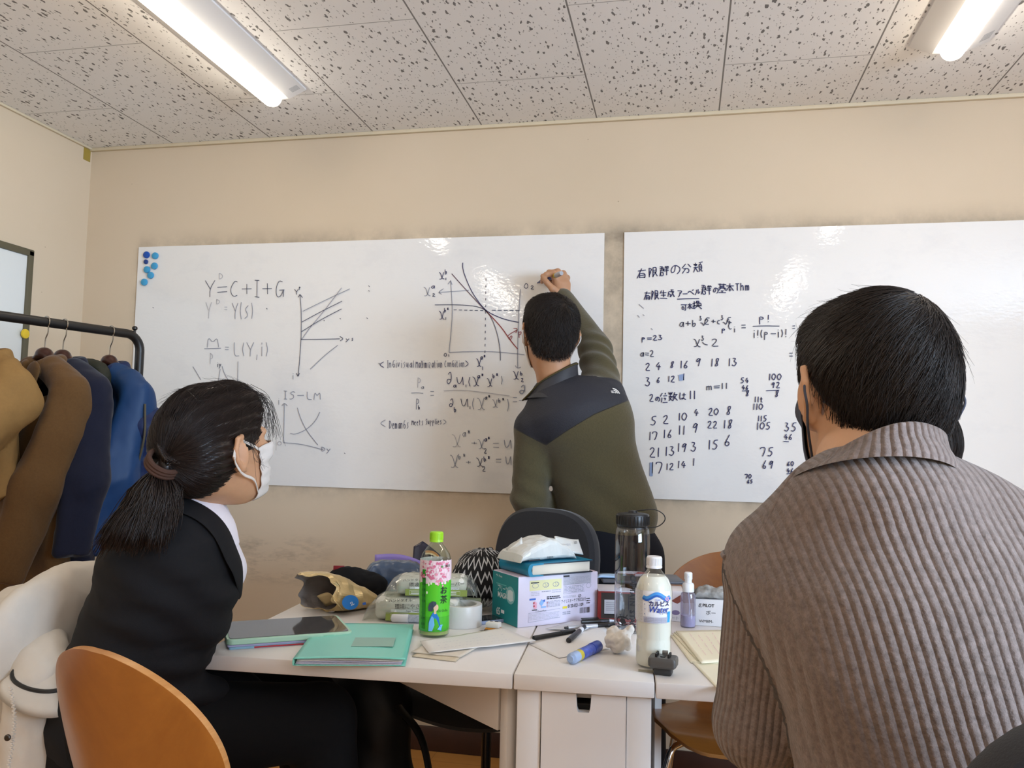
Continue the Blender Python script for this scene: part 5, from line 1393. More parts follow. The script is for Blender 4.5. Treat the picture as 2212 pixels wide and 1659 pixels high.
def person_fleece():
    H = at_d(1187, 728, 2.68); R = rot3(.40, .10, .06)
    root_xy = at_d(1310, 1190, 2.68)
    O = np.array((root_xy[0], root_xy[1], 0.0))
    root = thing('person', 'person in an olive fleece with black yoke, standing and writing on the left whiteboard', 'person', O)
    L = lambda *p: H+R @ np.array(p)
    RT = rot3(.10, 0, 0); X, Y, Z = RT[:, 0], RT[:, 1], RT[:, 2]
    nb = at_d(1200, 826, 2.69)
    hip = at_d(1312, 1188, 2.70)
    sL = at_d(1152, 925, 2.67); elL = at_d(1144, 1078, 2.68); wrL = at_d(1205, 1110, 2.84)
    sR = at_d(1303, 858, 2.69); elR = at_d(1286, 752, 2.84); wrR = at_d(1216, 645, 3.00)
    sk = head_prims(H, R, nb, .055)
    Vh, Fh = nets(sk, .0042, .01); Vh = relax(Vh, Fh, 1)
    hR, hL = hip+X*.09, hip-X*.09
    knR = np.array((hR[0]+.03, hR[1]+.04, .47)); knL = np.array((hL[0]+.03, hL[1]+.05, .47)); fR = np.array((knR[0]+.02, knR[1]-.03, .09)); fL = np.array((knL[0]+.01, knL[1]-.03, .09))
    bp = [ecap(nb-Z*.14+X*.05, hip, .095, .10, X, .65, .03), cap(nb-Z*.02, nb-Z*.10, .055, .07, .03), cap(sL, nb-Z*.09, .036, .05, .02), cap(sR, nb-Z*.09, .036, .05, .02)]
    bp += limb(sL, elL, wrL, (.038, .034, .027))+limb(sR, elR, wrR, (.040, .034, .026))+limb(hR-Z*.03, knR, fR, (.068, .052, .04))+limb(hL-Z*.03, knL, fL, (.068, .052, .04))
    for f_ in (fL, fR): bp.append(cap(f_, f_+Y*.15-Z*.055, .035, .03))
    Vb, Fb = nets(bp, .012, .03); parts = [(Vh, Fh), (Vb, Fb)]
    y = unit(wrL-elL); z = unit(Z-y*(Z @ y)); hp, _ = hand_prims(wrL, np.stack([np.cross(y, z), y, z], 1), (.4, .5, .4), right=True); parts.append(nets(hp, .004, .01))
    # writing hand: back of the hand towards the viewer, fingers folded round the pen
    P_ = lambda x, y, dd: at_d(x, y, dd)
    k = .006
    kn = [P_(1195, 592, 3.005), P_(1205, 587, 3.022), P_(1217, 591, 3.038), P_(1225, 600, 3.050)]      # knuckles index..little
    hd = [ecap(P_(1216, 647, 3.00), P_(1212, 616, 3.018), .027, .036, CR, .62, .015), cap(P_(1212, 622, 3.015), kn[0], .018, .0125, .012), cap(P_(1214, 618, 3.02), kn[1], .018, .0125, .012), cap(P_(1217, 618, 3.028), kn[2], .017, .012, .012), cap(P_(1219, 622, 3.034), kn[3], .016, .011, .012)]
    fg = [[kn[0], P_(1180, 593, 2.985), P_(1173, 603, 2.995), P_(1171, 609, 3.010)], [kn[1], P_(1186, 588, 3.028), P_(1177, 600, 3.036), P_(1178, 608, 3.038)],
          [kn[2], P_(1198, 592, 3.052), P_(1190, 606, 3.054), P_(1194, 614, 3.052)], [kn[3], P_(1210, 600, 3.058), P_(1203, 612, 3.058), P_(1207, 620, 3.052)]]
    for i, q in enumerate(fg):
        r = np.array([.0105, .0092, .0084, .0074])-(.001 if i == 3 else 0)
        hd += [cap(q[j], q[j+1], r[j], r[j+1], k) for j in range(3)]
    th = [P_(1208, 634, 2.995), P_(1194, 624, 2.978), P_(1181, 610, 2.978), P_(1172, 596, 2.988)]
    hd += [cap(th[0], th[1], .016, .0130, .012), cap(th[1], th[2], .0120, .0105, .006), cap(th[2], th[3], .0105, .0082, .004)]
    v, f = nets(hd, .0025, .008); v = relax(v, f, 1); parts.append((v, f))
    join_meshes('body', parts, SK1, root, O); eyes(root, H, R, org=O)
    # fleece
    ch = at_d(1258, 925, 2.67)
    ft = [ecap(ch, hip+Z*.12, .158, .148, X, .70, .06), ecap(hip+Z*.12, hip-Z*.0, .148, .142, X, .72, .05), cap(nb-Z*.05, nb-Z*.10+X*.02, .075, .12, .06), cap(sL, nb-Z*.085, .060, .07, .05), cap(sR, nb-Z*.075+X*.04, .064, .07, .05), ell(ch-Y*.02+Z*.03, (.15, .09, .10), RT, .06)]
    fa = [[cap(sL, elL, .060, .060, .03), cap(elL, wrL, .060, .045, .03)], [cap(sR, elR, .066, .056, .03), cap(elR, wrR, .054, .040, .03)]]
    al = ft+[dict(a, k=.02) for a in fa[0]+fa[1]]
    axR = unit(elR-sR); axR2 = unit(wrR-elR)
    def disp(V):
        d = .0035*vnoise(V*np.array((4, 4, 6)), 41, 2)
        tR = (V-sR) @ axR; nearR = np.exp(-((V-(elR*.6+sR*.4))**2).sum(1)/.012)
        d += .0055*nearR*np.sin((V @ unit(axR*.9+X*.5))*115+2*vnoise(V*5, 2, 1))
        e = np.exp(-((V-elL)**2).sum(1)/.010); d += .004*e*np.sin((V @ unit(Z+X*.4))*110)
        lo = np.exp(-((V-(hip+Z*.12))**2).sum(1)/.03); d += .005*lo*np.sin((V @ unit(Z*.8+X*.6))*60)
        return d
    V, F = nets(al, .0065, .02); V = relax(V, F, 3); V = V+vnormals(V, F)*disp(V)[:, None]
    q = (V-nb) @ RT
    zb = np.interp(q[:, 0], (-.30, -.135, -.022, .05, .13, .24), (-.165, -.150, -.205, -.155, -.105, -.055))
    yk = q[:, 2]-zb
    dS = field(ft, V.astype(np.float32))
    armR = (field(fa[1], V.astype(np.float32)) < dS+.01)
    tR = (V-sR) @ axR
    yk = np.where(armR, np.minimum(yk, .022-tR), yk)
    armL = field(fa[0], V.astype(np.float32)) < dS+.004
    o = mk('fleece_jacket', V-O, F, fleece_mat(), root); a = o.data.attributes.new('yoke', 'FLOAT', 'POINT'); a.data.foreach_set('value', yk.astype(np.float32))
    Sf = surf_of(al)
    # stand collar, its left corner turned out
    M_YK = mat('black_nylon_collar', '#2a2b31', .6, bstr=.15, bscale=500)
    ring = []; n = 72; base = nb-Z*.055; top = nb+Z*.025-Y*.005
    for t, rr in ((0, .098), (.3, .084), (.7, .074), (.96, .072), (1.0, .069), (.9, .066), (.3, .075)):
        c = base*(1-t)+top*t; aa = np.arange(n)*2*pi/n
        flare = 1+.50*t*np.exp(-((np.mod(aa-pi*1.02+pi, 2*pi)-pi)**2)/.16)
        Pp = c+np.outer(np.cos(aa)*flare, X)*rr+np.outer(np.sin(aa), Y)*rr
        Pp[:, 2] += .030*np.cos(aa)*t+.012*t*np.cos(aa)-.045*t*np.exp(-((np.mod(aa-pi*1.02+pi, 2*pi)-pi)**2)/.2)
        ring.append(Pp)
    v, f = loft(ring, cap=False); mk('collar', v-O, f, M_YK, root)
    cap_l = ring[3]; MB().tube(np.concatenate([cap_l, cap_l[:1]]), .0028, 6).build('collar_piping', cloth_mat('olive_piping', '#4a4229', .9), root).data.transform(Matrix.Translation(-Vector(O)))
    # small white mountain-dome emblem on the right shoulder
    lc = np.array([at_d(1330, 842, 2.60)])
    for _ in range(10):
        d_, n_ = Sf(lc); lc = lc-n_*(d_)[:, None]
    nz = unit(n_[0]); ux = unit(np.cross(Z, nz)); uy = np.cross(nz, ux)
    def warp(v):
        w_ = lc[0]+np.outer(v[:, 0], ux)+np.outer(v[:, 1], uy)
        for _ in range(6):
            d_, n2 = Sf(w_); w_ = w_-n2*(d_-.0018-.004*0)[:, None]
        return w_-O
    pr = Print(None, warp); MWH = mat('white_embroidery', '#dcdad6', .8)
    arcp = lambda r0, r1: [(-.010+r1*sin(a), -.010+r1*cos(a)) for a in np.linspace(0, pi/2, 12)]
    for r0, r1 in ((.0, .006), (.0085, .0135), (.016, .0215)):
        o_ = [(-.006+r1*sin(a), -.011+r1*cos(a)) for a in np.linspace(0, pi/2, 12)]; i_ = [(-.006+r0*sin(a), -.011+r0*cos(a)) for a in np.linspace(pi/2, 0, 12)]
        vv = np.array([(x, y_, 0) for x, y_ in o_+i_[::-1]]); pr._put(vv, [(j, 12+j, 13+j, j+1) for j in range(11)], MWH)
    for j in range(3): pr.rect(-.018, -.0105+j*.0035, -.0085, -.0083+j*.0035, MWH, nu=3)
    pr.build('shoulder_emblem', root)
    # trousers, shoes
    tp = [ecap(hip+Z*.02, hip-Z*.10, .155, .155, X, .75, .05)]+limb(hR-Z*.02, knR, fR+Z*.02, (.098, .072, .058))+limb(hL-Z*.02, knL, fL+Z*.02, (.095, .072, .058))
    solid('trousers', tp, .011, M_JEANS, root, 2, None, O)
    for f_ in (fL, fR): solid('shoe', [cap(f_-Z*.045, f_+Y*.15-Z*.055, .042, .036, .02), plane((0, 0, .003), (0, 0, -1))], .007, M_BLACKPL, root, 1, None, O)
    # mask
    mp = face_patch(sk, H, R, (-1.3, 1.3), (-.105, .0), .0045, (33, 19)); v, f = grid(mp); mo = mk('face_mask', v-O, f, M_MASKW, root); solidify(mo, .0018)
    for sx in (-1, 1):
        j = 32 if sx > 0 else 0
        p = spline([mp[17, j], L(sx*.081, .020, .012), L(sx*.090, -.012, .030), L(sx*.097, -.031, .008), L(sx*.093, -.030, -.012), L(sx*.082, -.010, -.040), mp[2, j]], 24)
        MB().tube(p, .0022, 6).build('ear_loop', M_LOOP, root).data.transform(Matrix.Translation(-Vector(O)))
    # hair: short, spiky, whorl at the crown
    hp = [ell(L(0, -.012, .044), (.086, .106, .094), R), ell(L(0, -.048, -.018), (.066, .056, .070), R, .03), ell(L(0, .05, .088), (.070, .055, .048), R, .03)]
    cut = [plane(L(0, .030, 0), R @ np.array((0, 1, -1.05)), .01), plane(L(0, -.09, -.078), R @ np.array((0, .35, -1)), .012)]
    cut += [ell(L(sx*.090, .0, -.045), (.036, .058, .046), R, .014, True) for sx in (-1, 1)]
    Vc, Fc = nets(hp+cut, .0045, .015); nn = vnormals(Vc, Fc); sf = surf_of(hp); wh = L(.012, -.085, .085)
    q = (Vc-H) @ R
    def flow(P):
        d = P-wh; d = d/(np.linalg.norm(d, axis=1)[:, None]+.015)
        return d+np.array((0, 0, -.35))+np.cross(d, R[:, 1])*.3
    sv, sq = hair_strands(Vc, nn, 9500, flow, lambda P: np.where(((P-H) @ R)[:, 2] > .02, .042, np.where(((P-H) @ R)[:, 2] > -.03, .020, .009)), .0008, .010, 6, .38, sf, 51, np.where(q[:, 1] < .1, 1., .1))
    join_meshes('hair', [(Vc, Fc), (sv, sq)], HAIRB, root, O)
    # the pen in the hand is a thing of its own
    a, b = np.array(at_y(1161, 611, YB-.006)), P_(1213, 590, 2.945)
    ax = unit(b-a)
    e1 = unit(np.cross(ax, Z)); M = frame(a, e1, np.cross(ax, e1), ax); Lp = np.linalg.norm(b-a)
    r = thing('marker_pen', 'blue whiteboard marker held in the writing hand at the left whiteboard', 'marker', a)
    Mi = Matrix.Translation(-Vector(a)) @ M @ Matrix.Diagonal((1, 1, Lp/.104, 1))
    MB().lathe([(0, 0), (.0022, .0), (.0030, .006), (.0042, .008)], 16, M=Mi).build('nib', MDB2, r)
    MB().lathe([(.0042, .008), (.0088, .024), (.0092, .030), (0, .031)], 20, M=Mi).build('cone_tip', mat('blue_pen_tip', '#20376f', .35), r)
    MB().lathe([(0, .030), (.0092, .0305), (.0092, .072), (0, .0725)], 20, M=Mi).build('barrel', mat('pen_label_blue', '#3d4a8c', .4, var=.3, vscale=160), r)
    MB().lathe([(.0094, .070), (.0094, .082)], 20, M=Mi).build('yellow_band', mat('pen_yellow', '#c9b52c', .4), r)
    MB().lathe([(0, .0725), (.0092, .073), (.0092, .098), (.0075, .104), (0, .104)], 20, M=Mi).build('clear_tail', mat('pen_clear_grey', '#a9aeb8', .15), r)
person_fleece()

# ------------------------------------------------------------ person mostly hidden on the right
def person_hidden():
    H = at_d(1958, 968, 2.02); R = rot3(.55, 0, 0)
    O = np.array((H[0], H[1], 0.0)); root = thing('person', 'person with chin-length black hair, mostly hidden behind the ribbed sweater', 'person', O)
    L = lambda *p: H+R @ np.array(p); Z = np.array((0, 0, 1.)); X, Y = R[:, 0], R[:, 1]
    nb = H-Z*.17-Y*.04; hip = np.array((nb[0]-Y[0]*.05, nb[1]-Y[1]*.05, .55))
    sL, sR = nb-X*.16-Z*.06, nb+X*.16-Z*.06; elL, elR = sL-Z*.27+Y*.04, sR-Z*.27+Y*.04; wrL, wrR = elL+Y*.2+X*.05, elR+Y*.2-X*.05
    kL, kR = hip+Y*.40-X*.09, hip+Y*.40+X*.09; fL, fR = np.array((kL[0], kL[1], .09)), np.array((kR[0], kR[1], .09))
    sk = head_prims(H, R, nb, .047); Vh, Fh = nets(sk, .005, .01); Vh = relax(Vh, Fh, 1)
    bp = [ecap(nb-Z*.12, hip, .11, .12, X, .7, .05), cap(nb, nb-Z*.12, .046, .09, .04), cap(sL, nb-Z*.07, .045, .06, .04), cap(sR, nb-Z*.07, .045, .06, .04)]
    bp += limb(sL, elL, wrL, (.04, .034, .024))+limb(sR, elR, wrR, (.04, .034, .024))+limb(hip-X*.08, kL, fL, (.075, .05, .036))+limb(hip+X*.08, kR, fR, (.075, .05, .036))
    for f_ in (fL, fR): bp.append(cap(f_, f_+Y*.13-Z*.055, .032, .026))
    Vb, Fb = nets(bp, .014, .03); parts = [(Vh, Fh), (Vb, Fb)]
    for w, el, rt in ((wrL, elL, True), (wrR, elR, False)):
        y = unit(w-el); hp, _ = hand_prims(w, np.stack([np.cross(y, Z), y, Z], 1), (.3, .4, .3), .9, right=rt); parts.append(nets(hp, .0045, .01))
    join_meshes('body', parts, SK2, root, O); eyes(root, H, R, org=O)
    kn = [ecap(nb-Z*.13, hip-Z*.03, .145, .155, X, .74, .05), cap(nb-Z*.05, nb-Z*.11, .058, .11, .05), cap(sL, nb-Z*.08, .055, .07, .05), cap(sR, nb-Z*.08, .055, .07, .05)]+limb(sL, elL, wrL, (.058, .05, .04))+limb(sR, elR, wrR, (.058, .05, .04))
    solid('pullover', kn, .011, cloth_mat('charcoal_pullover', '#2b2b30', .9), root, 2, None, O)
    solid('trousers', [ecap(hip+Z*.03, hip-Z*.05, .15, .16, X, .8, .05)]+limb(hip-X*.08, kL, fL, (.09, .07, .055))+limb(hip+X*.08, kR, fR, (.09, .07, .055)), .013, M_JEANS, root, 2, None, O)
    for f_ in (fL, fR): solid('shoe', [cap(f_-Z*.045, f_+Y*.13-Z*.058, .038, .03, .02), plane((0, 0, .003), (0, 0, -1))], .008, M_SHOE, root, 1, None, O)
    hp = [ell(L(0, -.012, .040), (.090, .108, .096), R), cap(L(0, -.04, .0), L(0, -.035, -.085), .088, .078, .04)]
    cut = [plane(L(0, .035, 0), R @ np.array((0, 1, -.25)), .01), plane(L(0, 0, -.135), -R[:, 2], .02)]
    Vc, Fc = nets(hp+cut, .005, .015); nn = vnormals(Vc, Fc); sf = surf_of(hp); wh = L(.0, -.01, .14)
    def flow(P):
        d = P-wh; d = d/(np.linalg.norm(d, axis=1)[:, None]+.02); return d*.8+np.array((0, 0, -.9))
    sv, sq = hair_strands(Vc, nn, 2600, flow, .085, .0007, .001, 7, .06, sf, 61)
    join_meshes('hair', [(Vc, Fc), (sv, sq)], HAIRB, root, O)
person_hidden()

# ============================================================ coats on the rail
M_HANG = wood_mat('dark_hanger_wood', '#2c1713', '#46261d', .3, (8, 8, 8), 2.0)
M_WIRE = mat('steel_hook', '#b9b4aa', .25, 1.0)
hd = np.array(HD); rd = np.array(RD_); zz = np.array((0, 0, 1.))
def hanger(d, label, w=.205, bar=False):
    c = np.array(rail(d)); r = thing('coat_hanger', label, 'hanger', c, 0, 'hangers on the clothes rail')
    hk = [(zz*(.0185*sin(a))+hd*(.0185*cos(a))) for a in np.linspace(radians(200), radians(-45), 18)]
    hk += [hd*.012-zz*.034, hd*.002-zz*.052, -zz*.070, -zz*.095]
    MB().tube(spline(hk, 60), .0021, 8).build('hook', M_WIRE, r)
    pr = [ecap(-zz*.100, sx*hd*w*.40-zz*.136, .020, .012, rd, .75, .02) for sx in (-1, 1)]+[ecap(sx*hd*w*.40-zz*.136, sx*hd*w*.56-zz*.175, .012, .010, rd, .75, .02) for sx in (-1, 1)]
    solid('shoulder_arch', pr, .005, M_HANG, r, 2)
    if bar: MB().tube([-hd*w*.56-zz*.180, hd*w*.56-zz*.180], .0055, 10).build('trouser_bar', wood_mat('pinkish_hanger_bar', '#6b4038', '#80544a', .35), r)
    return r
def coat(d, label, name, m, hem, cuff, w=.20, sl=(.070, .060), thick=.075, seed=1, tw_=(0, 0), extra=None, near_only=False, fold=.006, bw=None, col=None):
    """coat body, near sleeve and far sleeve hanging from a hanger at d; cuff = (offset along rail, offset across, z of the cuff)"""
    c = np.array(rail(d)); r = thing(name, label, 'coat', (c[0], c[1], c[2]), 0)
    bw = bw or w
    n0 = -zz*.165
    body = [ecap(-zz*.40, -zz*(1.52-hem), bw*.90, bw*.98, hd, thick/bw, .08)]
    for s in (-1, 1): body.append(cap(hd*s*.055-zz*.150, hd*s*(w-.035)-zz*.213, .043, .054, .06))
    body += [plane(-zz*(1.52-hem), -zz, .01)]
    slv = []
    for s, (da, dh, zc) in ((1, cuff), (-1, (cuff[0]*.3, cuff[1], cuff[2]))):
        sh = hd*s*(w-.030)-zz*.262; cf = hd*s*(w+dh)-rd*da-zz*(1.52-zc); mid = sh*.5+cf*.5+hd*s*.018-rd*da*.08
        slv.append([ecap(sh, mid, sl[0]*.90, sl[0]*.97, rd, .78, .035), ecap(mid, cf, sl[0]*.97, sl[1], rd, .76, .03), plane(cf, cf-mid, .006)])
    def disp(V):
        a = V @ hd; b = V @ rd
        lowr = np.clip((-.2-V[:, 2])/.5, 0, 1)
        f = fold*(.3+lowr)*np.sin(a*62+b*25+3.0*vnoise(V*np.array((4, 4, 1.0)), seed, 2))+.006*vnoise(V*np.array((6, 6, 3)), seed+1, 3)
        f += .0035*np.clip(vnoise(V*np.array((9, 9, 14)), seed+2, 2), -.1, 1)
        return f
    # shoulder and sleeve flow into one another: one surface, parted along the armhole
    def fld(P):
        d = field(body, P)
        for s_ in slv:
            e = field(s_, P); h = np.clip(.5+.5*(d-e)/.022, 0, 1); d = d+(e-d)*h-.022*h*(1-h)
        return d
    lo, hi = bounds(body+slv[0]+slv[1], .02)
    V, F = nets(None, .0068, 0, fld, (lo, hi)); V = relax(V, F, 3)
    sdv = np.stack([field(body, V.astype(np.float32))]+[field(s_, V.astype(np.float32)) for s_ in slv]); own = np.argmin(sdv, 0)
    V = V+vnormals(V, F)*disp(V)[:, None]
    fo = own[F].max(1)
    for k, nm in enumerate(('coat_body', 'sleeve', 'sleeve')):
        sel = F[fo == k]
        if not len(sel): continue
        ids, inv = np.unique(sel, return_inverse=True); mk(nm, V[ids], inv.reshape(-1, 4), m, r)
    # collar: a rolled band round the neck, open to the front
    if col:
        pts = [hd*.066*sin(a_)+rd*(.050*cos(a_))-zz*(.150-.014*cos(a_)) for a_ in np.linspace(radians(-140), radians(140), 16)]
        up = [p_*1.0-zz*0+np.array((0, 0, .024))-(hd*(p_ @ hd)+rd*(p_ @ rd))*.10 for p_ in pts]
        solid('collar', chain(pts, .0165, .012)+chain(up, .0125, .012), .005, col, r, 2)
    return r, c, n0
def wool(name, c, **k): return cloth_mat(name, c, .95, .22, 160, 500, .4, .0012, .15)
hanger(.455, 'dark wooden hanger with a pinkish bar, nearest on the rail at the left picture edge', .20, True)
hanger(.285, 'dark wooden hanger holding the long brown coat')
hanger(.225, 'dark wooden hanger holding the navy coat')
hanger(.060, 'hanger under the blue hooded jacket, nearest the rail bend')
KH = cloth_mat('khaki_cotton', '#8a6a3e', .85, .1, 120, 600, .2); BR = wool('brown_wool', '#5d4326'); NV = wool('navy_wool', '#171a2b'); BL = cloth_mat('blue_nylon', '#1b3a63', .5, .08, 40, 500, .1, .0006)
BLD = cloth_mat('dark_blue_nylon', '#13234a', .55, .1, 40, 500, .1); OLV = cloth_mat('dark_olive_lining', '#2a2b22', .7)
M_HORN = mat('dark_horn_button', '#20180f', .3)
# khaki
coat(.455, 'khaki cotton coat with gathered shoulder, nearest on the rail at the left picture edge', 'khaki_coat', KH, .98, (.25, -.03, 1.02), .185, (.085, .070), .07, 11, fold=.012, col=KH)
# brown
r, c, n0 = coat(.285, 'long brown wool coat hanging between the khaki and the navy coat', 'brown_coat', BR, .50, (.17, -.055, .745), .185, (.076, .066), .085, 21, fold=.005, col=BR)
solid('lapel', [ecap(hd*.050-rd*.062-zz*.165, hd*.012-rd*.088-zz*.40, .036, .012, hd, .22, .02)], .005, BR, r, 2)
cf = hd*(.185-.055)-rd*.17-zz*(1.52-.745)
for k in range(3):
    MB().lathe([(0, 0), (.0095, 0), (.0095, .004), (0, .005)], 14, M=frame(cf+hd*.028-rd*.052+zz*(.040+.020*k), unit(np.cross(zz, -rd)), zz, -rd)).build('cuff_button', M_HORN, r)
# navy
coat(.215, 'navy wool coat hanging between the brown coat and the blue jacket', 'navy_coat', NV, .60, (.06, .0, .80), .185, (.070, .060), .08, 31, fold=.004, col=NV)
# blue jacket with hood
r, c, n0 = coat(.060, 'blue nylon jacket with hood, hanging nearest the rail bend', 'blue_jacket', BL, .78, (.115, -.075, .80), .190, (.070, .058), .085, 41, fold=.009, col=BLD)
solid('hood', [ell(n0-rd*.065-hd*.01-zz*.01, (.095, .055, .075), np.stack([hd, rd, zz], 1), .02), ell(n0-rd*.11+hd*.03-zz*.015, (.055, .045, .05), np.stack([hd, rd, zz], 1), .02, True)], .005, OLV, r, 2, lambda V: .009*vnoise(V*11, 6, 3))
solid('front_panel', [ecap(hd*.110+rd*.02-zz*.215, hd*.185+rd*.03-zz*.32, .050, .055, rd, .7, .04), ecap(hd*.190+rd*.03-zz*.32, hd*.14+rd*.03-zz*.62, .050, .036, rd, .6, .04)], .0065, BLD, r, 2, lambda V: .010*vnoise(V*np.array((7, 7, 11)), 8, 3))
MB().tube(spline([hd*.215-rd*.012-zz*.25, hd*.225-rd*.016-zz*.36, hd*.185-rd*.012-zz*.50, hd*.165-rd*.0-zz*.70], 30), .0035, 8).build('zip', mat('olive_zip', '#4b4636', .5), r)
MB().tube(spline([hd*.085-rd*.085-zz*.185, hd*.10-rd*.10-zz*.215, hd*.102-rd*.10-zz*.265], 14), .0030, 6).build('drawcord', mat('grey_cord', '#8e8a80', .6), r)

# ============================================================ white padded coat over its chair, black bag
def white_coat():
    wc = cloth_mat('off_white_padded_fabric', '#cfc6ba', .6, .04, 60, 500, .12, .0006)
    cr = shell_chair('wooden_chair', 'shell chair of the person in the black suit, its back hidden under the off-white coat', (-1.024, 1.540, 0), radians(-100))
    cr.scale = (.60, 1, .975)
    Rz = rot3(radians(-100)); X, Y, Z = Rz[:, 0], Rz[:, 1], Rz[:, 2]; o0 = np.array((-1.024, 1.540, 0.))
    r = thing('padded_coat', 'off-white padded coat draped over the chair behind the person in the black suit', 'coat', (o0-Y*.28))
    O = o0-Y*.28
    bt = o0-Y*.275+Z*.86                                     # top of the chair back
    # back and shoulders of the coat pulled over the oval back
    pr = [ecap(bt-Z*.20+Y*.022, bt-Z*.36+Y*.05, .226, .215, X, .25, .03), ell(bt-Z*.11+Y*.012, (.226, .056, .135), Rz, .03), ecap(bt-Z*.36+Y*.03, bt-Z*.64+Y*.03, .215, .19, X, .2, .04)]
    def disp(V):
        q = (V-bt) @ Rz
        g = np.exp(-((q[:, 2]+.17)/.05)**2)*np.exp(-((q[:, 0]+.06)/.07)**2)
        return .0045*g*np.sin(q[:, 0]*220)+.006*vnoise(V*np.array((4, 4, 6)), 71, 2)+.006*np.clip(vnoise(V*np.array((10, 10, 5)), 77, 3), -.1, 1)
    solid('coat_back', pr, .0065, wc, r, 3, disp, O)
    # front flap and sleeve hanging on the viewer's side
    D_ = lambda x, y, d: at_d(x, y, d+.22)
    fr = [ecap(D_(-10, 1600, 1.44), D_(-10, 1740, 1.40), .090, .11, CR, .45, .05), ecap(D_(40, 1320, 1.53), D_(98, 1440, 1.395), .070, .052, CR, .62, .05), ecap(D_(58, 1515, 1.36), D_(58, 1740, 1.34), .044, .058, CR, .75, .03), cap(D_(112, 1495, 1.41), D_(98, 1740, 1.40), .018, .028, .02)]
    solid('coat_front', fr, .006, wc, r, 3, lambda V: .006*vnoise(V*np.array((9, 9, 12)), 72, 3)+.004*np.clip(vnoise(V*np.array((14, 14, 7)), 73, 2), -.1, 1), O)
    # hanging sleeve cuff: open cone with dark cord
    ring = []
    c0 = D_(100, 1425, 1.39); c1 = D_(76, 1505, 1.345); cx_ = np.array(CR); cf_ = np.array(CF)
    for t, rr in ((0, .036), (.25, .042), (.5, .049), (.8, .060), (1.0, .067), (.97, .063), (.6, .051), (.2, .038)):
        c = c0*(1-t)+c1*t; ring.append([c+cx_*rr*1.05*cos(a)+(cf_*.8+Z*.25)*rr*.8*sin(a)-Z*.026*cos(a)*t for a in np.arange(40)*2*pi/40])
    v, f = loft(ring, cap=False); mk('sleeve_cuff', v-O, f, wc, r)
    k = np.array(ring[2])*1.0; ctr = k.mean(0); k = ctr+(k-ctr)*1.03
    MB().tube(np.concatenate([k, k[:1]]), .0042, 8).build('dark_cord', M_BLACKPL, r).data.transform(Matrix.Translation(-Vector(O)))
    cl = MB(); q = k[2]
    for j in range(3): cl.box(q+cx_*(.004*j)-Z*(.012+.014*j), (.010, .010, .014), .003)
    cl.build('cord_lock', M_BLACKPL, r).data.transform(Matrix.Translation(-Vector(O)))
    zp = spline([at_d(22, 1485, 1.530), at_d(31, 1545, 1.515), at_d(27, 1600, 1.505), at_d(17, 1665, 1.50)], 44)
    zb = MB()
    for j, p in enumerate(zp): zb.box(p+np.array(CR)*(.0012 if j % 2 else -.0012), (.0045, .003, .0024), .0)
    zb.build('zip', mat('white_zip_teeth', '#d9d2c8', .4), r).data.transform(Matrix.Translation(-Vector(O)))
    MB().lathe([(0, 0), (.006, 0), (.006, .002), (.004, .0035), (0, .0035)], 18, M=frame(at_d(17, 1593, 1.50)-np.array(O), np.array(CR), Z, -np.array(CF))).build('snap_button', mat('gunmetal_snap', '#4e4a46', .3, .9), r)
white_coat()

bg = thing('black_bag', 'black bag standing on the floor under the table, beside the knees of the black suit', 'bag', (-.80, 2.02, 0))
solid('bag_body', [ecap((0, 0, .16), (.0, .0, .50), .15, .13, (1, 0, 0), .62, .04), ell((.0, 0, .20), (.17, .11, .20), None, .05), plane((0, 0, .003), (0, 0, -1), .01)], .009, cloth_mat('black_bag_nylon', '#101013', .45, .1, 60), bg, 2, lambda V: .008*vnoise(V*5, 81, 2))
MB().tube(spline([(.12, -.06, .52), (.20, -.09, .44), (.235, -.10, .22), (.20, -.10, .05), (.13, -.09, .02)], 30), .017, 10, flat=((0, 1, 0), .35)).build('shoulder_strap', M_BLACKPL, bg)
MB().tube(spline([(-.05, 0, .60), (-.03, 0, .65), (.05, 0, .65), (.07, 0, .60)], 20), .008, 8).build('grab_handle', M_BLACKPL, bg)

ft = MB(); v, f = nets([ell((0, 0, .02), (.032, .025, .022), None, .02)], .004)
v = v+vnormals(v, f)*(.009*vnoise(v*45, 91, 2))[:, None]; v[:, 2] -= v[:, 2].min()
o = mk('crumpled_tissue', v, f, mat('tissue_white', '#e8e4de', .9), None); o.location = (-.43, 2.93, .0)
tag(o, 'crumpled white tissue on the wooden floor by the skirting board', 'tissue')

# ============================================================ things on the table
def on_table(px, py, z=TBL_Z):
    d = ray(px, py); q = Vector((0, 0, CAM_H))+d*((z-CAM_H)/d.z); return q
TOP = TBL_Z+.0003
P_BLK = mat('print_black', '#1d1d22', .6); P_GRY = mat('print_grey', '#9a9aa8', .6); P_LGR = mat('print_light_grey', '#b9b6c2', .6); P_WHT = mat('print_white', '#e9e9ea', .6)
P_YEL = mat('print_pale_yellow', '#ddd8a4', .6); P_YE2 = mat('print_yellow', '#e0c92e', .6); P_BLU = mat('print_blue', '#2f63c0', .6); P_LBL = mat('print_light_blue', '#86aee0', .6); P_PNK = mat('print_pink', '#e0a0b4', .6); P_RED = mat('print_red', '#b5303a', .6)
P_NAV = mat('print_navy', '#27255e', .6); P_SKY = mat('print_sky_blue', '#3f8fd2', .5); P_OLG = mat('print_olive_green', '#8f9d4a', .5)
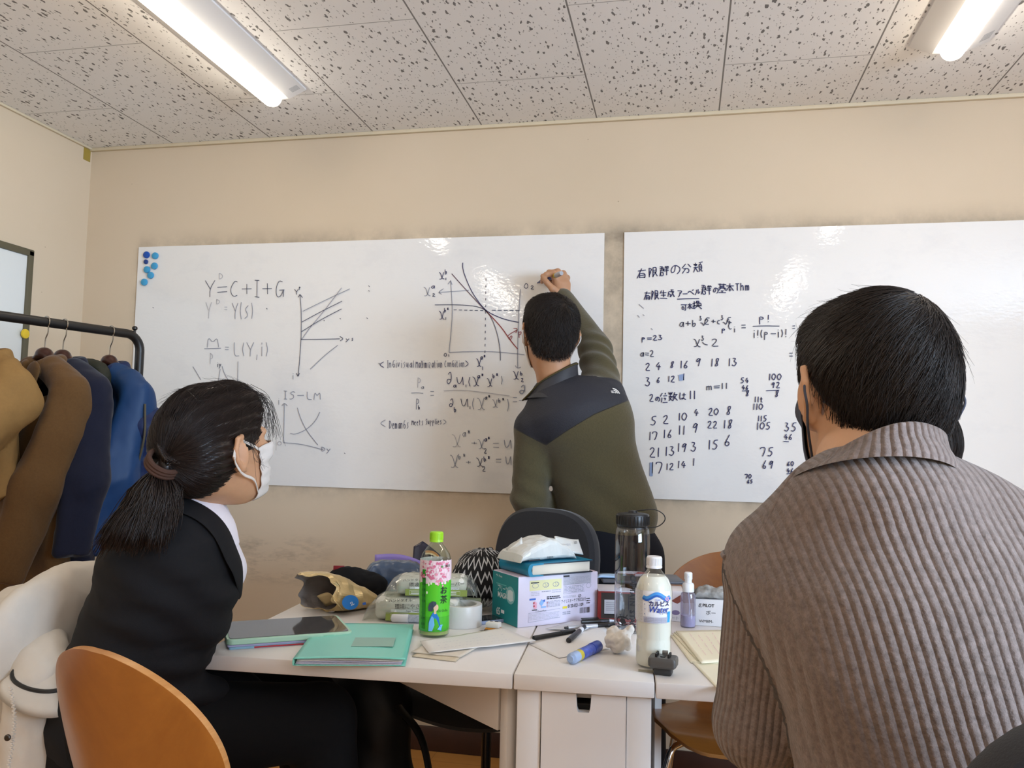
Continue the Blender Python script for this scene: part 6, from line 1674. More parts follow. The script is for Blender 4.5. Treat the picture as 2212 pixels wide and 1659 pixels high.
def cyl_warp(prof):
    """(u, v) on a turned surface: u metres round from the front (-y side), v height"""
    rs = np.array(prof)
    def f(v):
        r = np.interp(v[:, 1], rs[:, 1], rs[:, 0])+.0005+v[:, 2]
        a = v[:, 0]/np.maximum(np.interp(np.median(v[:, 1]), rs[:, 1], rs[:, 0]), .01)
        return np.stack([np.sin(a)*r, -np.cos(a)*r, v[:, 1]], 1)
    return f
def facing(q): return atan2(-q.x, q.y)*1.0       # turn so that local -y looks back at the viewer
def bottle_root(name, label, px, py, cat='bottle', turn=0.0):
    q = on_table(px, py); r = thing(name, label, cat, (q.x, q.y, TOP), atan2(q.x, -q.y)*0+(-atan2(q.x, q.y))+turn)
    return r, q

# ---- green tea bottle
PET = clear_mat('clear_pet', '#eef6ee', .04, .10)
r, q = bottle_root('tea_bottle', 'green tea bottle with lime cap and pink blossom label, left on the table', 937, 1372)
H_ = .226
pf = [(.0, .001), (.028, .0), (.0335, .004), (.035, .012), (.0345, .018), (.0335, .030), (.0335, .075), (.0350, .085), (.0355, .150), (.0350, .168), (.031, .182), (.022, .195), (.0150, .203), (.0130, .207), (.0130, .214)]
MB().lathe(pf, 40).build('bottle_body', PET, r)
MB().lathe([(0, .004), (.0318, .006), (.0322, .045), (0, .046)], 36).build('tea', mat('green_tea', '#b9c07a', .1), r)
cp = MB().lathe([(0, .2085), (.0155, .2085), (.0155, .2115), (.0150, .2125), (.0148, .229), (.0135, .231), (0, .2312)], 44)
LC_ = mat('lime_cap', '#9ed626', .4); co = cp.build('cap', LC_, r); rb = MB()
for k in range(44): rb.tube([(.0150*cos(k*2*pi/44), .0150*sin(k*2*pi/44), .214), (.0148*cos(k*2*pi/44), .0148*sin(k*2*pi/44), .2285)], .0005, 4)
rb.build('cap_ridges', LC_, co)
lab = [(.0343, .014), (.0343, .030), (.0342, .075), (.0356, .086), (.0361, .150), (.0354, .170)]
n = 48; vv, ff = loft([[(rr*sin(a), -rr*cos(a), z) for a in np.arange(n)*2*pi/n] for rr, z in lab], cap=False)
LG = new_mat('green_label_film'); m_, nt_, b_ = LG
co_ = objco(nt_); sx_ = nt_.nodes.new('ShaderNodeSeparateXYZ'); nt_.links.new(co_, sx_.inputs[0])
zf = mth(nt_, 'ADD', sx_.outputs[2], mth(nt_, 'MULTIPLY', noise(nt_, 60, 2, .5, co_), .03))
c1 = mixc(nt_, mth(nt_, 'GREATER_THAN', zf, .137), lin('#58c92c'), lin('#efd3da'))
c1 = mixc(nt_, mth(nt_, 'MULTIPLY', mth(nt_, 'LESS_THAN', sx_.outputs[2], .047), .45), c1, lin('#2f9a24'))
nt_.links.new(c1, b_.inputs['Base Color']); setin(b_, Roughness=.3)
lo = mk('label_sleeve', vv, ff, m_, r)
pr = Print(None, cyl_warp(lab)); g = np.random.default_rng(3)
PK = [mat('blossom_pink', '#e58fa6', .5), mat('blossom_pale', '#f5d5dc', .5), mat('blossom_rose', '#d76c8c', .5)]
for i in range(150):
    u, v = g.uniform(-.036, .036), g.uniform(.108, .170)
    if v < .150-(.020 if u < -.004 else 0)*1-.6*max(0, .012-u)*0 and (u < .000 or v < .112+.5*abs(u-.012)): continue
    rr = g.uniform(.0016, .0034); pr.disc(u, v, rr, rr, PK[i % 3], z=.0002*(i % 4), n=7)
DG = mat('print_dark_green', '#123c1c', .5); LG2 = mat('print_leaf_green', '#2f8d22', .5)
pr.rect(-.032, .020, -.022, .150, LG2, nu=3, z=.0001)
for k in range(9): pr.text('お茶', -.027, .030+.0125*k, .006, DG, z=.0006)
pr.text('お', .020, .104, .0185, P_BLK, thick=.0003, z=.0009); pr.text('茶', .021, .0835, .0195, P_BLK, thick=.0001, z=.0009)
pr.text('Oi Ocha', .019, .060, .0075, DG, z=.0009); pr.text('伊', .0225, .158, .006, DG, z=.0012); pr.text('藤園', .030, .158, .006, DG, z=.0012)
for k in range(4): pr.disc(.0135+.0022*(k % 2), .1565+.0022*(k//2), .0015, .0011, LG2, z=.0012, n=8)
for u, v in ((-.014, .118), (-.009, .121), (-.018, .100)): pr.disc(u, v, .0022, .0034, mat('petal_white', '#e6f0cf', .5), z=.0006, n=10)
BK = [mat('robe_blue', '#1f7fd0', .5), mat('robe_light_blue', '#74bdf0', .5), mat('figure_hair_grey', '#3d4a58', .5), mat('figure_skin', '#e9c6a6', .5)]
pr.poly([(-.012, .0165), (.017, .0165), (.0165, .022), (.012, .034), (.010, .046), (.004, .056), (-.003, .057), (-.008, .048), (-.012, .034)], BK[0], z=.0006)
pr.poly([(-.012, .0165), (-.004, .0165), (.001, .030), (-.001, .045), (-.005, .050), (-.011, .036)], BK[1], z=.0009)
pr.poly([(.007, .020), (.014, .030), (.019, .030), (.015, .018)], BK[1], z=.0009)
pr.disc(.003, .068, .0055, .0075, BK[3], z=.0006, n=14); pr.rect(-.001, .054, .004, .064, BK[3], z=.0006)
pr.poly([(-.013, .060), (-.004, .059), (-.002, .068), (.004, .0745), (.003, .080), (-.004, .082), (-.011, .077), (-.014, .068)], BK[2], z=.0009)
pr.build('printed_label', lo)

# ---- milky drink bottle
r, q = bottle_root('drink_bottle', 'white milky soft drink bottle with white cap, at the front middle of the table', 1411, 1438)
pf = [(.0, .0005), (.026, .0), (.0325, .004), (.0345, .012), (.0345, .050), (.0335, .056), (.0335, .062), (.0350, .070), (.0350, .098), (.0362, .102), (.0366, .158), (.0350, .170), (.0290, .186), (.0200, .198), (.0145, .205), (.0128, .209), (.0128, .216)]
MB().lathe(pf, 44).build('bottle_body', clear_mat('clear_pet_b', '#f6f6f2', .05, .12), r)
ins = [(max(0, a-.0011), z+.0012) for a, z in pf if z < .19]
MB().lathe(ins+[(.0215, .1930), (0, .1932)], 44).build('milky_drink', mat('milky_liquid', '#f1efe6', .25), r)
cp = MB().lathe([(0, .2095), (.0158, .2095), (.0158, .213), (.0150, .2145), (.0150, .232), (.0138, .234), (0, .2342)], 40); co = cp.build('cap', mat('white_cap', '#e4e2e2', .4), r)
rb = MB()
for k in range(40):
    a = k*2*pi/40; rb.box((.0151*cos(a), .0151*sin(a), .2235), (.0008, .0011, .015), 0, None) if False else rb.tube([(.0151*cos(a), .0151*sin(a), .2155), (.0151*cos(a), .0151*sin(a), .231)], .0005, 4)
rb.build('cap_ridges', mat('white_cap_ridge', '#d8d6d6', .4), co)
lab = [(.0356, .098), (.0368, .103), (.0371, .158), (.0362, .165)]
n = 44; vv, ff = loft([[(rr*sin(a), -rr*cos(a), z) for a in np.linspace(-.62, 1.02, n)] for rr, z in lab], closed=False, cap=False)
lo = mk('label_front', vv, ff, mat('white_label_film', '#e5e3e4', .35), r)
vv, ff = loft([[(rr*sin(a), -rr*cos(a), z) for a in np.linspace(-1.75, -.62, 24)] for rr, z in lab], closed=False, cap=False)
mk('label_side', vv, ff, mat('grey_label_film', '#c9c8ca', .35, var=.2, vscale=500), r)
pr = Print(None, cyl_warp(lab))
wv = [(u, .1545+.0050*sin((u+.004)*150)) for u in np.linspace(-.022, .036, 30)]
pr.line(wv, .0085, P_SKY, z=.0003); pr.line([(a, b-.0035) for a, b in wv], .004, mat('print_mid_blue', '#1e5fb4', .5), z=.0005)
pr.rect(.029, .099, .037, .122, mat('print_azure', '#2f9be8', .5), nu=3, z=.0002); pr.rect(-.021, .098, .029, .111, P_LGR, nu=12, z=.0002)
pr.text('カルピス', .0115, .1385, .0125, P_NAV, sx=.86, thick=.0004, z=.0007); pr.text('Water', .0095, .1265, .0185, mat('print_deep_blue', '#1d3f9a', .5), shear=.28, sx=.82, thick=.0003, z=.0007)
pr.text('ウォーター', .022, .1185, .0048, P_NAV, z=.0007); pr.text('Asahi', .008, .1478, .0048, P_BLU, z=.0009)
for k in range(3):
    for j in range(7): pr.rect(-.019+j*.0068, .1005+k*.0033, -.0135+j*.0068, .1018+k*.0033, P_GRY, z=.0005)
for u, v in ((-.018, .146), (-.010, .1435), (-.018, .137), (-.017, .127), (-.018, .1165)): pr.disc(u, v, .0011, .0011, mat('print_grey_blue', '#6d7ea6', .5), z=.0006, n=10)
for k in range(10): pr.disc(.024+.002*(k % 5), .148+.0045*(k//5)-.001*(k % 3), .0016, .0013, P_PNK, z=.0006, n=7)
pr.build('printed_label', lo)

r.scale = (1, 1, .92)
# ---- clear sports bottle
r, q = bottle_root('water_bottle', 'tall clear water bottle with black screw lid and strap loop, half full', 1364, 1362)
pf = [(.0, .0015), (.036, .0), (.0405, .005), (.0415, .014), (.0415, .200), (.0412, .236), (.0385, .252), (.0350, .257), (.0350, .262)]
MB().lathe(pf, 48).build('bottle_body', clear_mat('clear_tritan', '#e9ebee', .03, .16), r)
wt = bpy.data.materials.new('clear_water'); wt.use_nodes = True; b_ = wt.node_tree.nodes['Principled BSDF']; b_.inputs['Transmission Weight'].default_value = 1; b_.inputs['Roughness'].default_value = 0.0; b_.inputs['IOR'].default_value = 1.12; b_.inputs['Base Color'].default_value = (.97, .98, 1, 1)
MB().lathe([(0, .004), (.036, .005), (.0398, .010), (.0400, .016), (.0400, .1395), (.0, .1397)], 48).build('water', wt, r)
lid = MB().lathe([(0, .2585), (.0375, .2585), (.0390, .261), (.0390, .285), (.0375, .288), (.030, .2895), (.012, .291), (.010, .296), (0, .297)], 48).build('lid', M_BLACKPL, r)
rb = MB()
for k in range(30):
    a = k*2*pi/30; rb.tube([(.0391*cos(a), .0391*sin(a), .2625), (.0391*cos(a), .0391*sin(a), .2835)], .0011, 5)
rb.build('lid_ridges', M_BLACKPL, lid)
MB().lathe([(.0352, .252), (.0365, .252), (.0365, .2565), (.0352, .2565)], 40).build('retaining_ring', M_BLACKPL, r)
MB().tube(spline([(.003, 0, .295), (.025, 0, .298), (.052, 0, .300), (.072, 0, .289), (.075, 0, .274), (.060, 0, .259), (.036, 0, .254)], 36), .0026, 8, flat=((0, 1, 0), .5)).build('strap_loop', M_BLACKPL, r)
pr = Print(None, cyl_warp([(.0416, .0), (.0416, .25)]))
for k, ch in enumerate('CAPTAIN STAG'): pr.text(ch, .0010, .137-k*.0104, .0165, P_BLK, rot=-pi/2, thick=.0007)
pr.line([(-.022+.016*cos(a), .030+.010*sin(a)) for a in np.linspace(.4, 5.6, 20)], .003, P_BLK); pr.poly([(-.030, .030), (-.022, .020), (-.012, .026), (-.016, .034), (-.024, .037)], P_BLK)
for a in (.7, 1.3, 2.0): pr.line([(-.022+.006*cos(a), .034), (-.022+.016*cos(a), .046)], .0016, P_BLK)
pr.build('printed_logo', r)

r.scale = (1, 1, .95)
# ---- mask box, book and wet wipes on it
a, b, c = on_table(1118, 1357), on_table(1290, 1338), on_table(1072, 1326)
ux = (b-a); W_ = ux.length; ang = atan2(ux.y, ux.x); D_ = .125; HB = .118
r = thing('mask_box', 'teal and white cardboard box of pleated masks under the book and wipes', 'box', (a.x, a.y, TOP), ang)
FR = MB().box((W_/2, D_/2, HB/2), (W_, D_, HB), .0015).build('carton', mat('lilac_white_card', '#d8d0e2', .5), r)
TE = mat('teal_card', '#0f7f84', .45)
MB().box((-.0004, D_/2, HB/2), (.0008, D_-.002, HB-.002)).build('teal_end_panel', TE, r, smooth=False)
MB().box((W_*.5, D_*.5, HB+.0004), (W_-.004, D_-.004, .0008)).build('top_panel', mat('pale_card_top', '#cbb9c4', .5), r, smooth=False)
pe = Print(frame((-.0009, 0, 0), (0, -1, 0), (0, 0, 1), (-1, 0, 0)))
pe.text('プリーツ', -D_+.052, .079, .017, P_WHT, sx=.8); pe.text('MASK', -D_+.052, .063, .019, P_WHT, thick=.0003); pe.text('65', -D_+.032, .022, .024, P_WHT, sx=.8, thick=.0006); pe.rect(-D_+.046, .021, -D_+.062, .029, P_WHT)
pe.disc(-.035, .070, .021, .021, mat('pale_teal_circle', '#7fb3b8', .5)); pe.poly([(-.049, .060), (-.047, .080), (-.035, .083), (-.023, .080), (-.021, .060), (-.035, .055)], mat('mask_picture_white', '#c9d6da', .5), z=.0003)
pe.text('Pleats', -D_+.040, .108, .0075, P_WHT); pe.line([(-D_+.018, .1085), (-D_+.022, .111), (-D_+.026, .1085), (-D_+.022, .106)], .0012, P_WHT); pe.rect(-D_+.020, .088, -D_+.070, .0905, mat('teal_print_light', '#5fb0b0', .5))
pe.build('end_print', r)
pf_ = Print(frame((0, -.0002, 0), (1, 0, 0), (0, 0, 1), (0, -1, 0)))
k = W_/1115.0; X_ = lambda x: (x-1035)*k; Yz = lambda y: HB-(y-(700-(0)))*HB/700.0
def bars(x0, x1, y0, y1, n, m, frac=.45, seed=0):
    g = np.random.default_rng(seed); h = (y1-y0)/n
    for i in range(n):
        x = x0
        while x < x1-12:
            w_ = min(g.uniform(14, 60), x1-x); pf_.rect(X_(x), Yz(y0+i*h+h*frac), X_(x+w_*.85), Yz(y0+i*h), m, z=.0002); x += w_
pf_.rect(X_(1185), Yz(905), X_(1625), Yz(760), P_YEL); 
for x in (1262, 1405, 1545): pf_.line([(X_(x+42*cos(t)), Yz(835+32*sin(t))) for t in np.linspace(0, 2*pi, 16)], .0011, P_GRY, z=.0003)
for x in (1390, 1420, 1530, 1560): pf_.line([(X_(x), Yz(800)), (X_(x+20), Yz(840)), (X_(x-8), Yz(870))], .0011, P_GRY, z=.0003)
pf_.rect(X_(1200), Yz(800), X_(1310), Yz(785), P_BLK, z=.0003)
bars(1205, 1325, 920, 985, 3, P_LGR, seed=1); bars(1350, 1480, 920, 945, 1, P_GRY, seed=2); bars(1490, 1620, 910, 965, 2, P_LGR, seed=3)
pf_.rect(X_(1650), Yz(860), X_(2050), Yz(705), P_LGR); pf_.rect(X_(1650), Yz(745), X_(1735), Yz(722), P_BLK, z=.0003); bars(1660, 2040, 750, 860, 6, P_GRY, .4, 4)
pf_.line([(X_(1655), Yz(985)), (X_(1655), Yz(865)), (X_(1955), Yz(845)), (X_(1955), Yz(970)), (X_(1655), Yz(985))], .0008, P_GRY, z=.0003); bars(1665, 1945, 875, 975, 5, P_GRY, .45, 5)
pf_.line([(X_(2012+34*cos(t)), Yz(890+34*sin(t))) for t in np.linspace(0, 2*pi, 18)], .0009, P_GRY, z=.0003)
pf_.rect(X_(1185), Yz(1035), X_(1270), Yz(1010), P_BLU, z=.0003); pf_.poly([(X_(1255), Yz(1165)), (X_(1235), Yz(1110)), (X_(1255), Yz(1050)), (X_(1285), Yz(1075)), (X_(1285), Yz(1150))], P_PNK, z=.0003)
pf_.disc(X_(1245), Yz(1075), .0022, .0022, P_RED, z=.0004); pf_.disc(X_(1248), Yz(1120), .0022, .0022, P_RED, z=.0004)
pf_.poly([(X_(1320), Yz(1090)), (X_(1350), Yz(1030)), (X_(1385), Yz(1075)), (X_(1350), Yz(1130))], P_LBL, z=.0003); pf_.poly([(X_(1360), Yz(1055)), (X_(1400), Yz(1035)), (X_(1392), Yz(1075))], P_BLU, z=.0004); pf_.rect(X_(1345), Yz(1155), X_(1410), Yz(1132), P_LBL, z=.0003); pf_.rect(X_(1220), Yz(1180), X_(1290), Yz(1168), P_BLK, z=.0003)
bars(1420, 1615, 1000, 1050, 2, P_BLK, .6, 6); bars(1420, 1615, 1065, 1160, 5, P_GRY, .4, 7); bars(1420, 1440, 1080, 1160, 4, P_RED, .5, 8)
pf_.line([(X_(1175), Yz(1340)), (X_(1175), Yz(1215)), (X_(1610), Yz(1185)), (X_(1610), Yz(1310)), (X_(1175), Yz(1340))], .0008, P_GRY, z=.0003); bars(1185, 1600, 1225, 1320, 5, P_LGR, .4, 9)
pf_.text('アイリスオーヤマ株式会社', X_(1800), Yz(1092), .0100, P_BLK, sx=.62, rot=.03); pf_.text('0120-821-109', X_(1830), Yz(1165), .0115, P_BLK, sx=.72, thick=.0002, rot=.03); pf_.rect(X_(1645), Yz(1195), X_(1708), Yz(1162), P_YE2, z=.0003)
pf_.text('17.5cm×9cm', X_(1345), Yz(1198), .0060, P_BLK, rot=.03)
for i in range(22):
    if i % 3 != 2 or i > 14: pf_.rect(X_(1890+i*6.6), Yz(1285), X_(1890+i*6.6+(4 if i % 4 else 2)), Yz(1205), P_BLK, z=.0003)
bars(1645, 1760, 1240, 1290, 2, P_GRY, .5, 10); bars(1985, 2040, 1075, 1170, 3, P_BLK, .4, 11); bars(1650, 1835, 1015, 1050, 2, P_LGR, .5, 12)
pf_.line([(X_(1885+20*cos(t)), Yz(1030+20*sin(t))) for t in np.linspace(0, 2*pi, 14)], .0010, P_BLK, z=.0003); pf_.line([(X_(1872), Yz(1044)), (X_(1898), Yz(1016))], .001, P_BLK, z=.0003)
pf_.build('front_print', r)
Mx = Matrix.Translation((a.x, a.y, TOP)) @ Matrix.Rotation(ang, 4, 'Z')

bk = thing('book', 'thick book with teal cover and cream pages, lying on the mask box', 'book', Mx @ Vector((W_*.50, D_*.46, HB+.001)), ang+.02)
bw, bd, bh = .182, .135, .030
MB().box((bw*.01, 0, bh/2), (bw-.012, bd-.010, bh-.006), .001).build('pages', mat('cream_page_edges', '#e2d8c6', .8, bstr=.4, bscale=900, stretch=(1, 1, 30)), bk)
TB = mat('teal_book_cover', '#0b7da0', .35); NVC = mat('dark_cover_edge', '#14202e', .4)
cv = MB(); cv.box((0.002, 0, .0015), (bw, bd, .003), .001); cv.box((.002, 0, bh-.0015), (bw, bd, .003), .001)
cv.build('cover_boards', NVC, bk)
MB().box((0.002, 0, bh+.0003), (bw-.002, bd-.002, .0006)).build('cover_face', TB, bk, smooth=False)
sp = MB(); sp.poly([(-bw/2+.002-.010*sin(t), bh/2-bh/2*cos(t)) for t in np.linspace(0, pi, 14)]+[(-bw/2+.036, bh), (-bw/2+.036, bh-.0028), (-bw/2+.006, bh-.004), (-bw/2+.001, bh/2), (-bw/2+.006, .004), (-bw/2+.036, .0028), (-bw/2+.036, 0)], bd+.0015, M=frame((0, (bd+.0015)/2, 0), (1, 0, 0), (0, 0, 1), (0, -1, 0)))
sp.build('spine', TB, bk)

wp = thing('wet_wipes', 'white soft pack of wet wipes with folded flap, on top of the teal book', 'packet', Mx @ Vector((W_*.42, D_*.46, HB+bh+.0025)), ang+.10)
def pillow(L_, W2, Hh, nx=44, ny=26, crump=.004, seed=0, ends=.35, kx=1.0):
    us = np.linspace(-1, 1, nx); vs = np.linspace(0, 2*pi, 2*ny, endpoint=False); R_ = []
    for u in us:
        t = (1-abs(u)**5); hgt = Hh*(.06+.94*t**.6); wd = W2*(1+.05*abs(u)**4)
        R_.append([(u*L_/2, wd/2*np.sign(cos(a))*abs(cos(a))**.6, hgt/2+hgt/2*np.sign(sin(a))*abs(sin(a))**.7) for a in vs])
    v, f = loft(R_)
    v[:, 2] += crump*np.maximum(0, v[:, 2]/Hh)*vnoise(v*32, seed, 3)*1.6; v[:, 1] += crump*vnoise(v*28+3, seed+1, 2); v[:, 2] = np.maximum(v[:, 2], 0)
    return v, f
FOIL_W = mat('white_glossy_film', '#cfd0cc', .3, var=.05, vscale=20)
v, f = pillow(.172, .095, .036, 26, 12, crump=.0035, seed=4); v[:, 0] -= .012; v[:, 2] += np.where(v[:, 2] > .015, 1, 0)*np.clip(.022-.32*np.abs(v[:, 0]+.005), 0, 1)
o = mk('pack_body', v, f, FOIL_W, wp); o.data.shade_flat()
P = np.array([[(.022+.074*t, -.046+.020*s_+.004*sin(5*t), .012+.040*s_+.004*sin(3*t+2*s_)-.004*t) for t in np.linspace(0, 1, 12)] for s_ in np.linspace(0, 1, 7)]); v, f = grid(P); o = mk('folded_flap', v, f, FOIL_W, wp); solidify(o, .003)
P = np.array([[(-.098+.030*t+.012*s_, -.02+.05*s_*(1-t*.5), .004+.050*s_*(.4+.6*t)) for t in np.linspace(0, 1, 6)] for s_ in np.linspace(0, 1, 6)]); v, f = grid(P); o = mk('end_seal', v, f, FOIL_W, wp); solidify(o, .002)
pw = Print(frame((0, -.0505, 0), (1, 0, 0), (0, .25, .97), (0, -.97, .25)))
pw.text('100', -.012, .009, .012, P_BLK, sx=.8); pw.text('枚', -.001, .009, .006, P_BLK); pw.text('100', .078, .040, .011, P_BLK, sx=.75); pw.text('WET TISSUE', .044, .036, .0065, P_GRY); pw.rect(-.074, .004, -.040, .007, P_BLK); pw.text('WET TISSUE', -.020, .027, .006, P_GRY)
pw.build('pack_print', wp)

# ---- red and black box, dark slate lying across, white box behind
q = on_table(1291, 1341); r = thing('card_box', 'small black and red box behind the clear water bottle', 'box', (q.x, q.y, TOP), .20)
MB().box((.045, .045, .036), (.09, .09, .072), .001).build('carton', mat('red_card', '#8a2420', .5), r)
MB().box((.048, -.0004, .038), (.080, .0008, .062)).build('dark_front', mat('charcoal_card', '#38332f', .5), r, smooth=False)
pr = Print(frame((0, -.0010, 0), (1, 0, 0), (0, 0, 1), (0, -1, 0))); pr.rect(.016, .014, .066, .052, mat('white_sticker', '#c9cbd2', .5)); pr.rect(.016, .014, .066, .018, P_BLK, z=.0002)
for j in range(5): pr.rect(.020, .044-j*.0045, .052-.006*(j % 3), .0455-j*.0045, P_GRY, z=.0002)
pr.build('sticker', r)
MB().box((.045, .045, .0735), (.088, .088, .003), .001).build('lid', mat('white_card', '#d6d2d8', .5), r)
q = on_table(1372, 1338); r = thing('white_box', 'white printed carton between the water bottle and the milky drink bottle', 'box', (q.x, q.y, TOP), .05)
MB().box((.055, .04, .0375), (.125, .08, .075), .001).build('carton', mat('pinkish_white_card', '#d9d0d0', .5, var=.04, vscale=8), r)
pr = Print(frame((0, -.0004, 0), (1, 0, 0), (0, 0, 1), (0, -1, 0))); pr.poly([(.088, .050), (.112, .066), (.117, .052), (.104, .044)], mat('print_brown_red', '#8a4a3a', .5)); pr.disc(.100, .022, .010, .006, mat('print_mauve', '#7f6f90', .5)); pr.disc(.030, .052, .022, .008, P_GRY); pr.text('ノート', .094, .008, .010, P_GRY)
pr.poly([(-.004, .056), (.016, .062), (.010, .070), (.0, .072)], P_RED)
pr.build('box_print', r)
q0, q1 = on_table(1292, 1258, TBL_Z+.079), on_table(1470, 1262, TBL_Z+.079)
r = thing('slim_tablet', 'dark grey slim tablet lying across the boxes behind the bottles', 'tablet', (q0+q1)/2+Vector((.0, .055, -.0017)), atan2((q1-q0).y, (q1-q0).x))
MB().box((0, 0, .005), ((q1-q0).length, .115, .009), .0035, seg=3).build('tablet_body', mat('dark_grey_slate', '#4b4d55', .4), r)
q = on_table(1312, 1248, TBL_Z+.090); r = thing('tissue_sachet', 'small pale blue sachet lying on the dark grey slim tablet', 'packet', (q.x, q.y+.02, TBL_Z+.0877), .1)
v, f = pillow(.055, .035, .008, 24, 12, .0015, 14); mk('sachet_film', v, f, mat('pale_blue_film', '#a9c6e6', .35), r)

# ---- tape roll
q = on_table(992, 1352)
r = thing('tape_roll', 'roll of white packing tape lying flat beside the tea bottle', 'tape', (q.x, q.y+.012, TOP), 0)
MB().lathe([(.0385, 0), (.0500, 0), (.0505, .001), (.0505, .049), (.0500, .050), (.0385, .050), (.0385, 0)], 56).build('tape_winding', mat('white_tape', '#dcdad8', .35), r)
MB().lathe([(.0370, .0005), (.0388, .0005), (.0388, .0495), (.0370, .0495), (.0370, .0005)], 56).build('card_core', mat('grey_white_core', '#c9c7c4', .6), r)

# ---- stacked tablet in a mint case and booklets under it
A_, B_, C_ = on_table(488, 1405), on_table(762, 1385), on_table(793, 1334)
ex = (B_-A_); ang2 = atan2(ex.y, ex.x)
def slab(w_, d_, t, rad, z0=0, n=8):
    o = []
    for cx, cy, a0 in ((w_-rad, rad, -pi/2), (w_-rad, d_-rad, 0), (rad, d_-rad, pi/2), (rad, rad, pi)):
        o += [(cx+rad*cos(a0+i*pi/2/n), cy+rad*sin(a0+i*pi/2/n)) for i in range(n+1)]
    return o
bq = Vector((A_.x, A_.y, TOP))
r = thing('booklet', 'thin blue and red booklet, lowest of the stack beneath the mint tablet', 'booklet', bq+Vector((.004, .004, 0)), ang2-.02)
b = MB().poly(slab(.235, .170, .004, .004), .0045); b.build('cover', mat('booklet_blue', '#8fb8d0', .5, var=.25, vscale=14), r)
MB().box((.10, -.0004, .0022), (.10, .0008, .003)).build('red_spine_print', P_RED, r, smooth=False)
r = thing('booklet', 'lilac booklet directly beneath the mint tablet case', 'booklet', bq+Vector((.001, .003, .0048)), ang2-.005)
MB().poly(slab(.240, .172, .004, .004), .0035).build('cover', mat('booklet_lilac', '#a8a6c8', .5), r)
r = thing('tablet_computer', 'tablet computer in a mint green case, screen reflecting the snack bag', 'tablet', bq+Vector((0, 0, .0086)), ang2)
MINT = mat('mint_case', '#abd0b7', .45)
tw_, td_ = ex.length, .178
c_ = MB().poly(slab(tw_, td_, .012, .014), .0115).build('case', MINT, r, smooth=False); bevel(c_, .0025, 3)
s_ = MB().poly([(x, y) for x, y in slab(tw_-.014, td_-.014, .001, .010)], .0012).build('screen', mat('black_glass_screen', '#4a4a4c', .06, spec=.6), r, smooth=False); s_.location = (.007, .007, .0112)
MB().box((tw_*.80, -.0003, .006), (.022, .0012, .004), .0005).build('side_button', mat('mint_button', '#8cc4a6', .5), r)

# ---- teal document folder
A2, B2_, C2 = on_table(632, 1439), on_table(865, 1440), on_table(900, 1362)
ex = (B2_-A2); an3 = atan2(ex.y, ex.x)
r = thing('document_folder', 'translucent turquoise document folder full of papers at the table front edge', 'folder', (A2.x, A2.y, TOP), an3)
fw, fd = .215, .305
TQ = mat('turquoise_film', '#86dccb', .3); TQ.node_tree.nodes['Principled BSDF'].inputs['Alpha'].default_value = .92
def sheet_warp(w_, d_, z0, amp, seed, nx=24, ny=24):
    P = np.zeros((ny, nx, 3)); xs = np.linspace(0, w_, nx); ys = np.linspace(0, d_, ny)
    P[..., 0] = xs[None]; P[..., 1] = ys[:, None]; q = P.reshape(-1, 3)
    P[..., 2] = (z0+amp*np.sin(np.pi*(P[..., 0]/w_)*.95+.1)*(1-.5*P[..., 1]/d_)).reshape(ny, nx)
    return P
for z0, m, nm in ((.0010, TQ, 'back_cover'), (.0130, TQ, 'front_cover')):
    v, f = grid(sheet_warp(fw, fd, z0, .003 if z0 > .005 else 0, 1)); o = mk(nm, v, f, m, r); solidify(o, .0009)
for k in range(4):
    v, f = grid(sheet_warp(fw-.012, fd-.012, .0030+.0026*k, .0012*k, 1)); o = mk('paper', v+np.array((.004+.0012*k, .003, 0)), f, mat('folder_paper_%d' % k, ('#d9d2dc', '#cfcbe0', '#dcd6d0', '#c6dcd8')[k], .8), r); solidify(o, .0011)
MB().tube([(.001, .0, .007), (.001, fd, .007)], .0065, 10, flat=((0, 0, 1), .3)).build('folded_spine', TQ, r)
MB().box((fw*.66, fd*.40, .0168), (.085, .075, .0004)).build('grey_insert_card', mat('card_under_film', '#8fb5a8', .5), r, smooth=False)

# ---- loose papers
def paper(name, pts, label, z=0.0012, col='#dcd8d2', th=.0008, curl=.004, group=None, seed=0, lines=None, cat='paper'):
    q = [on_table(x, y) for x, y in pts]; c = sum(q, Vector())/len(q)
    r = thing(name, label, cat, (c.x, c.y, TOP), 0, group)
    # quad patch, bilinear
    p = [np.array((v_.x-c.x, v_.y-c.y, 0)) for v_ in q]; n = 14; P = np.zeros((n, n, 3)); g = np.random.default_rng(seed)
    for i in range(n):
        for j in range(n):
            s_, t = i/(n-1), j/(n-1); P[i, j] = (p[0]*(1-t)+p[1]*t)*(1-s_)+(p[3]*(1-t)+p[2]*t)*s_
            P[i, j, 2] = z+curl*((s_-.5)**2*1.2+(t-.5)**2)*(1 if (s_ > .5) == (t > .5) else .2)
    v, f = grid(P); o = mk('sheet', v, f, mat('paper_'+col[1:], col, .85), r); solidify(o, th, 1.0)
    if lines:
        M_ = frame((0, 0, 0), (1, 0, 0), (0, 1, 0), (0, 0, 1)); pr = Print(M_); g = np.random.default_rng(seed+1)
        for k in range(lines[0]):
            t = .2+.55*k/lines[0]
            for s_ in np.arange(.12, .85, .035):
                if g.uniform() < .25: continue
                def pt(a_, b_):
                    q_ = (p[0]*(1-a_)+p[1]*a_)*(1-b_)+(p[3]*(1-a_)+p[2]*a_)*b_; return (q_[0], q_[1])
                pr.line([pt(s_, t), pt(s_+.022, t+g.uniform(-.01, .01))], .0012, lines[1], z=z+.0016+curl*.45)
        pr.build('faint_writing', r)
    return r
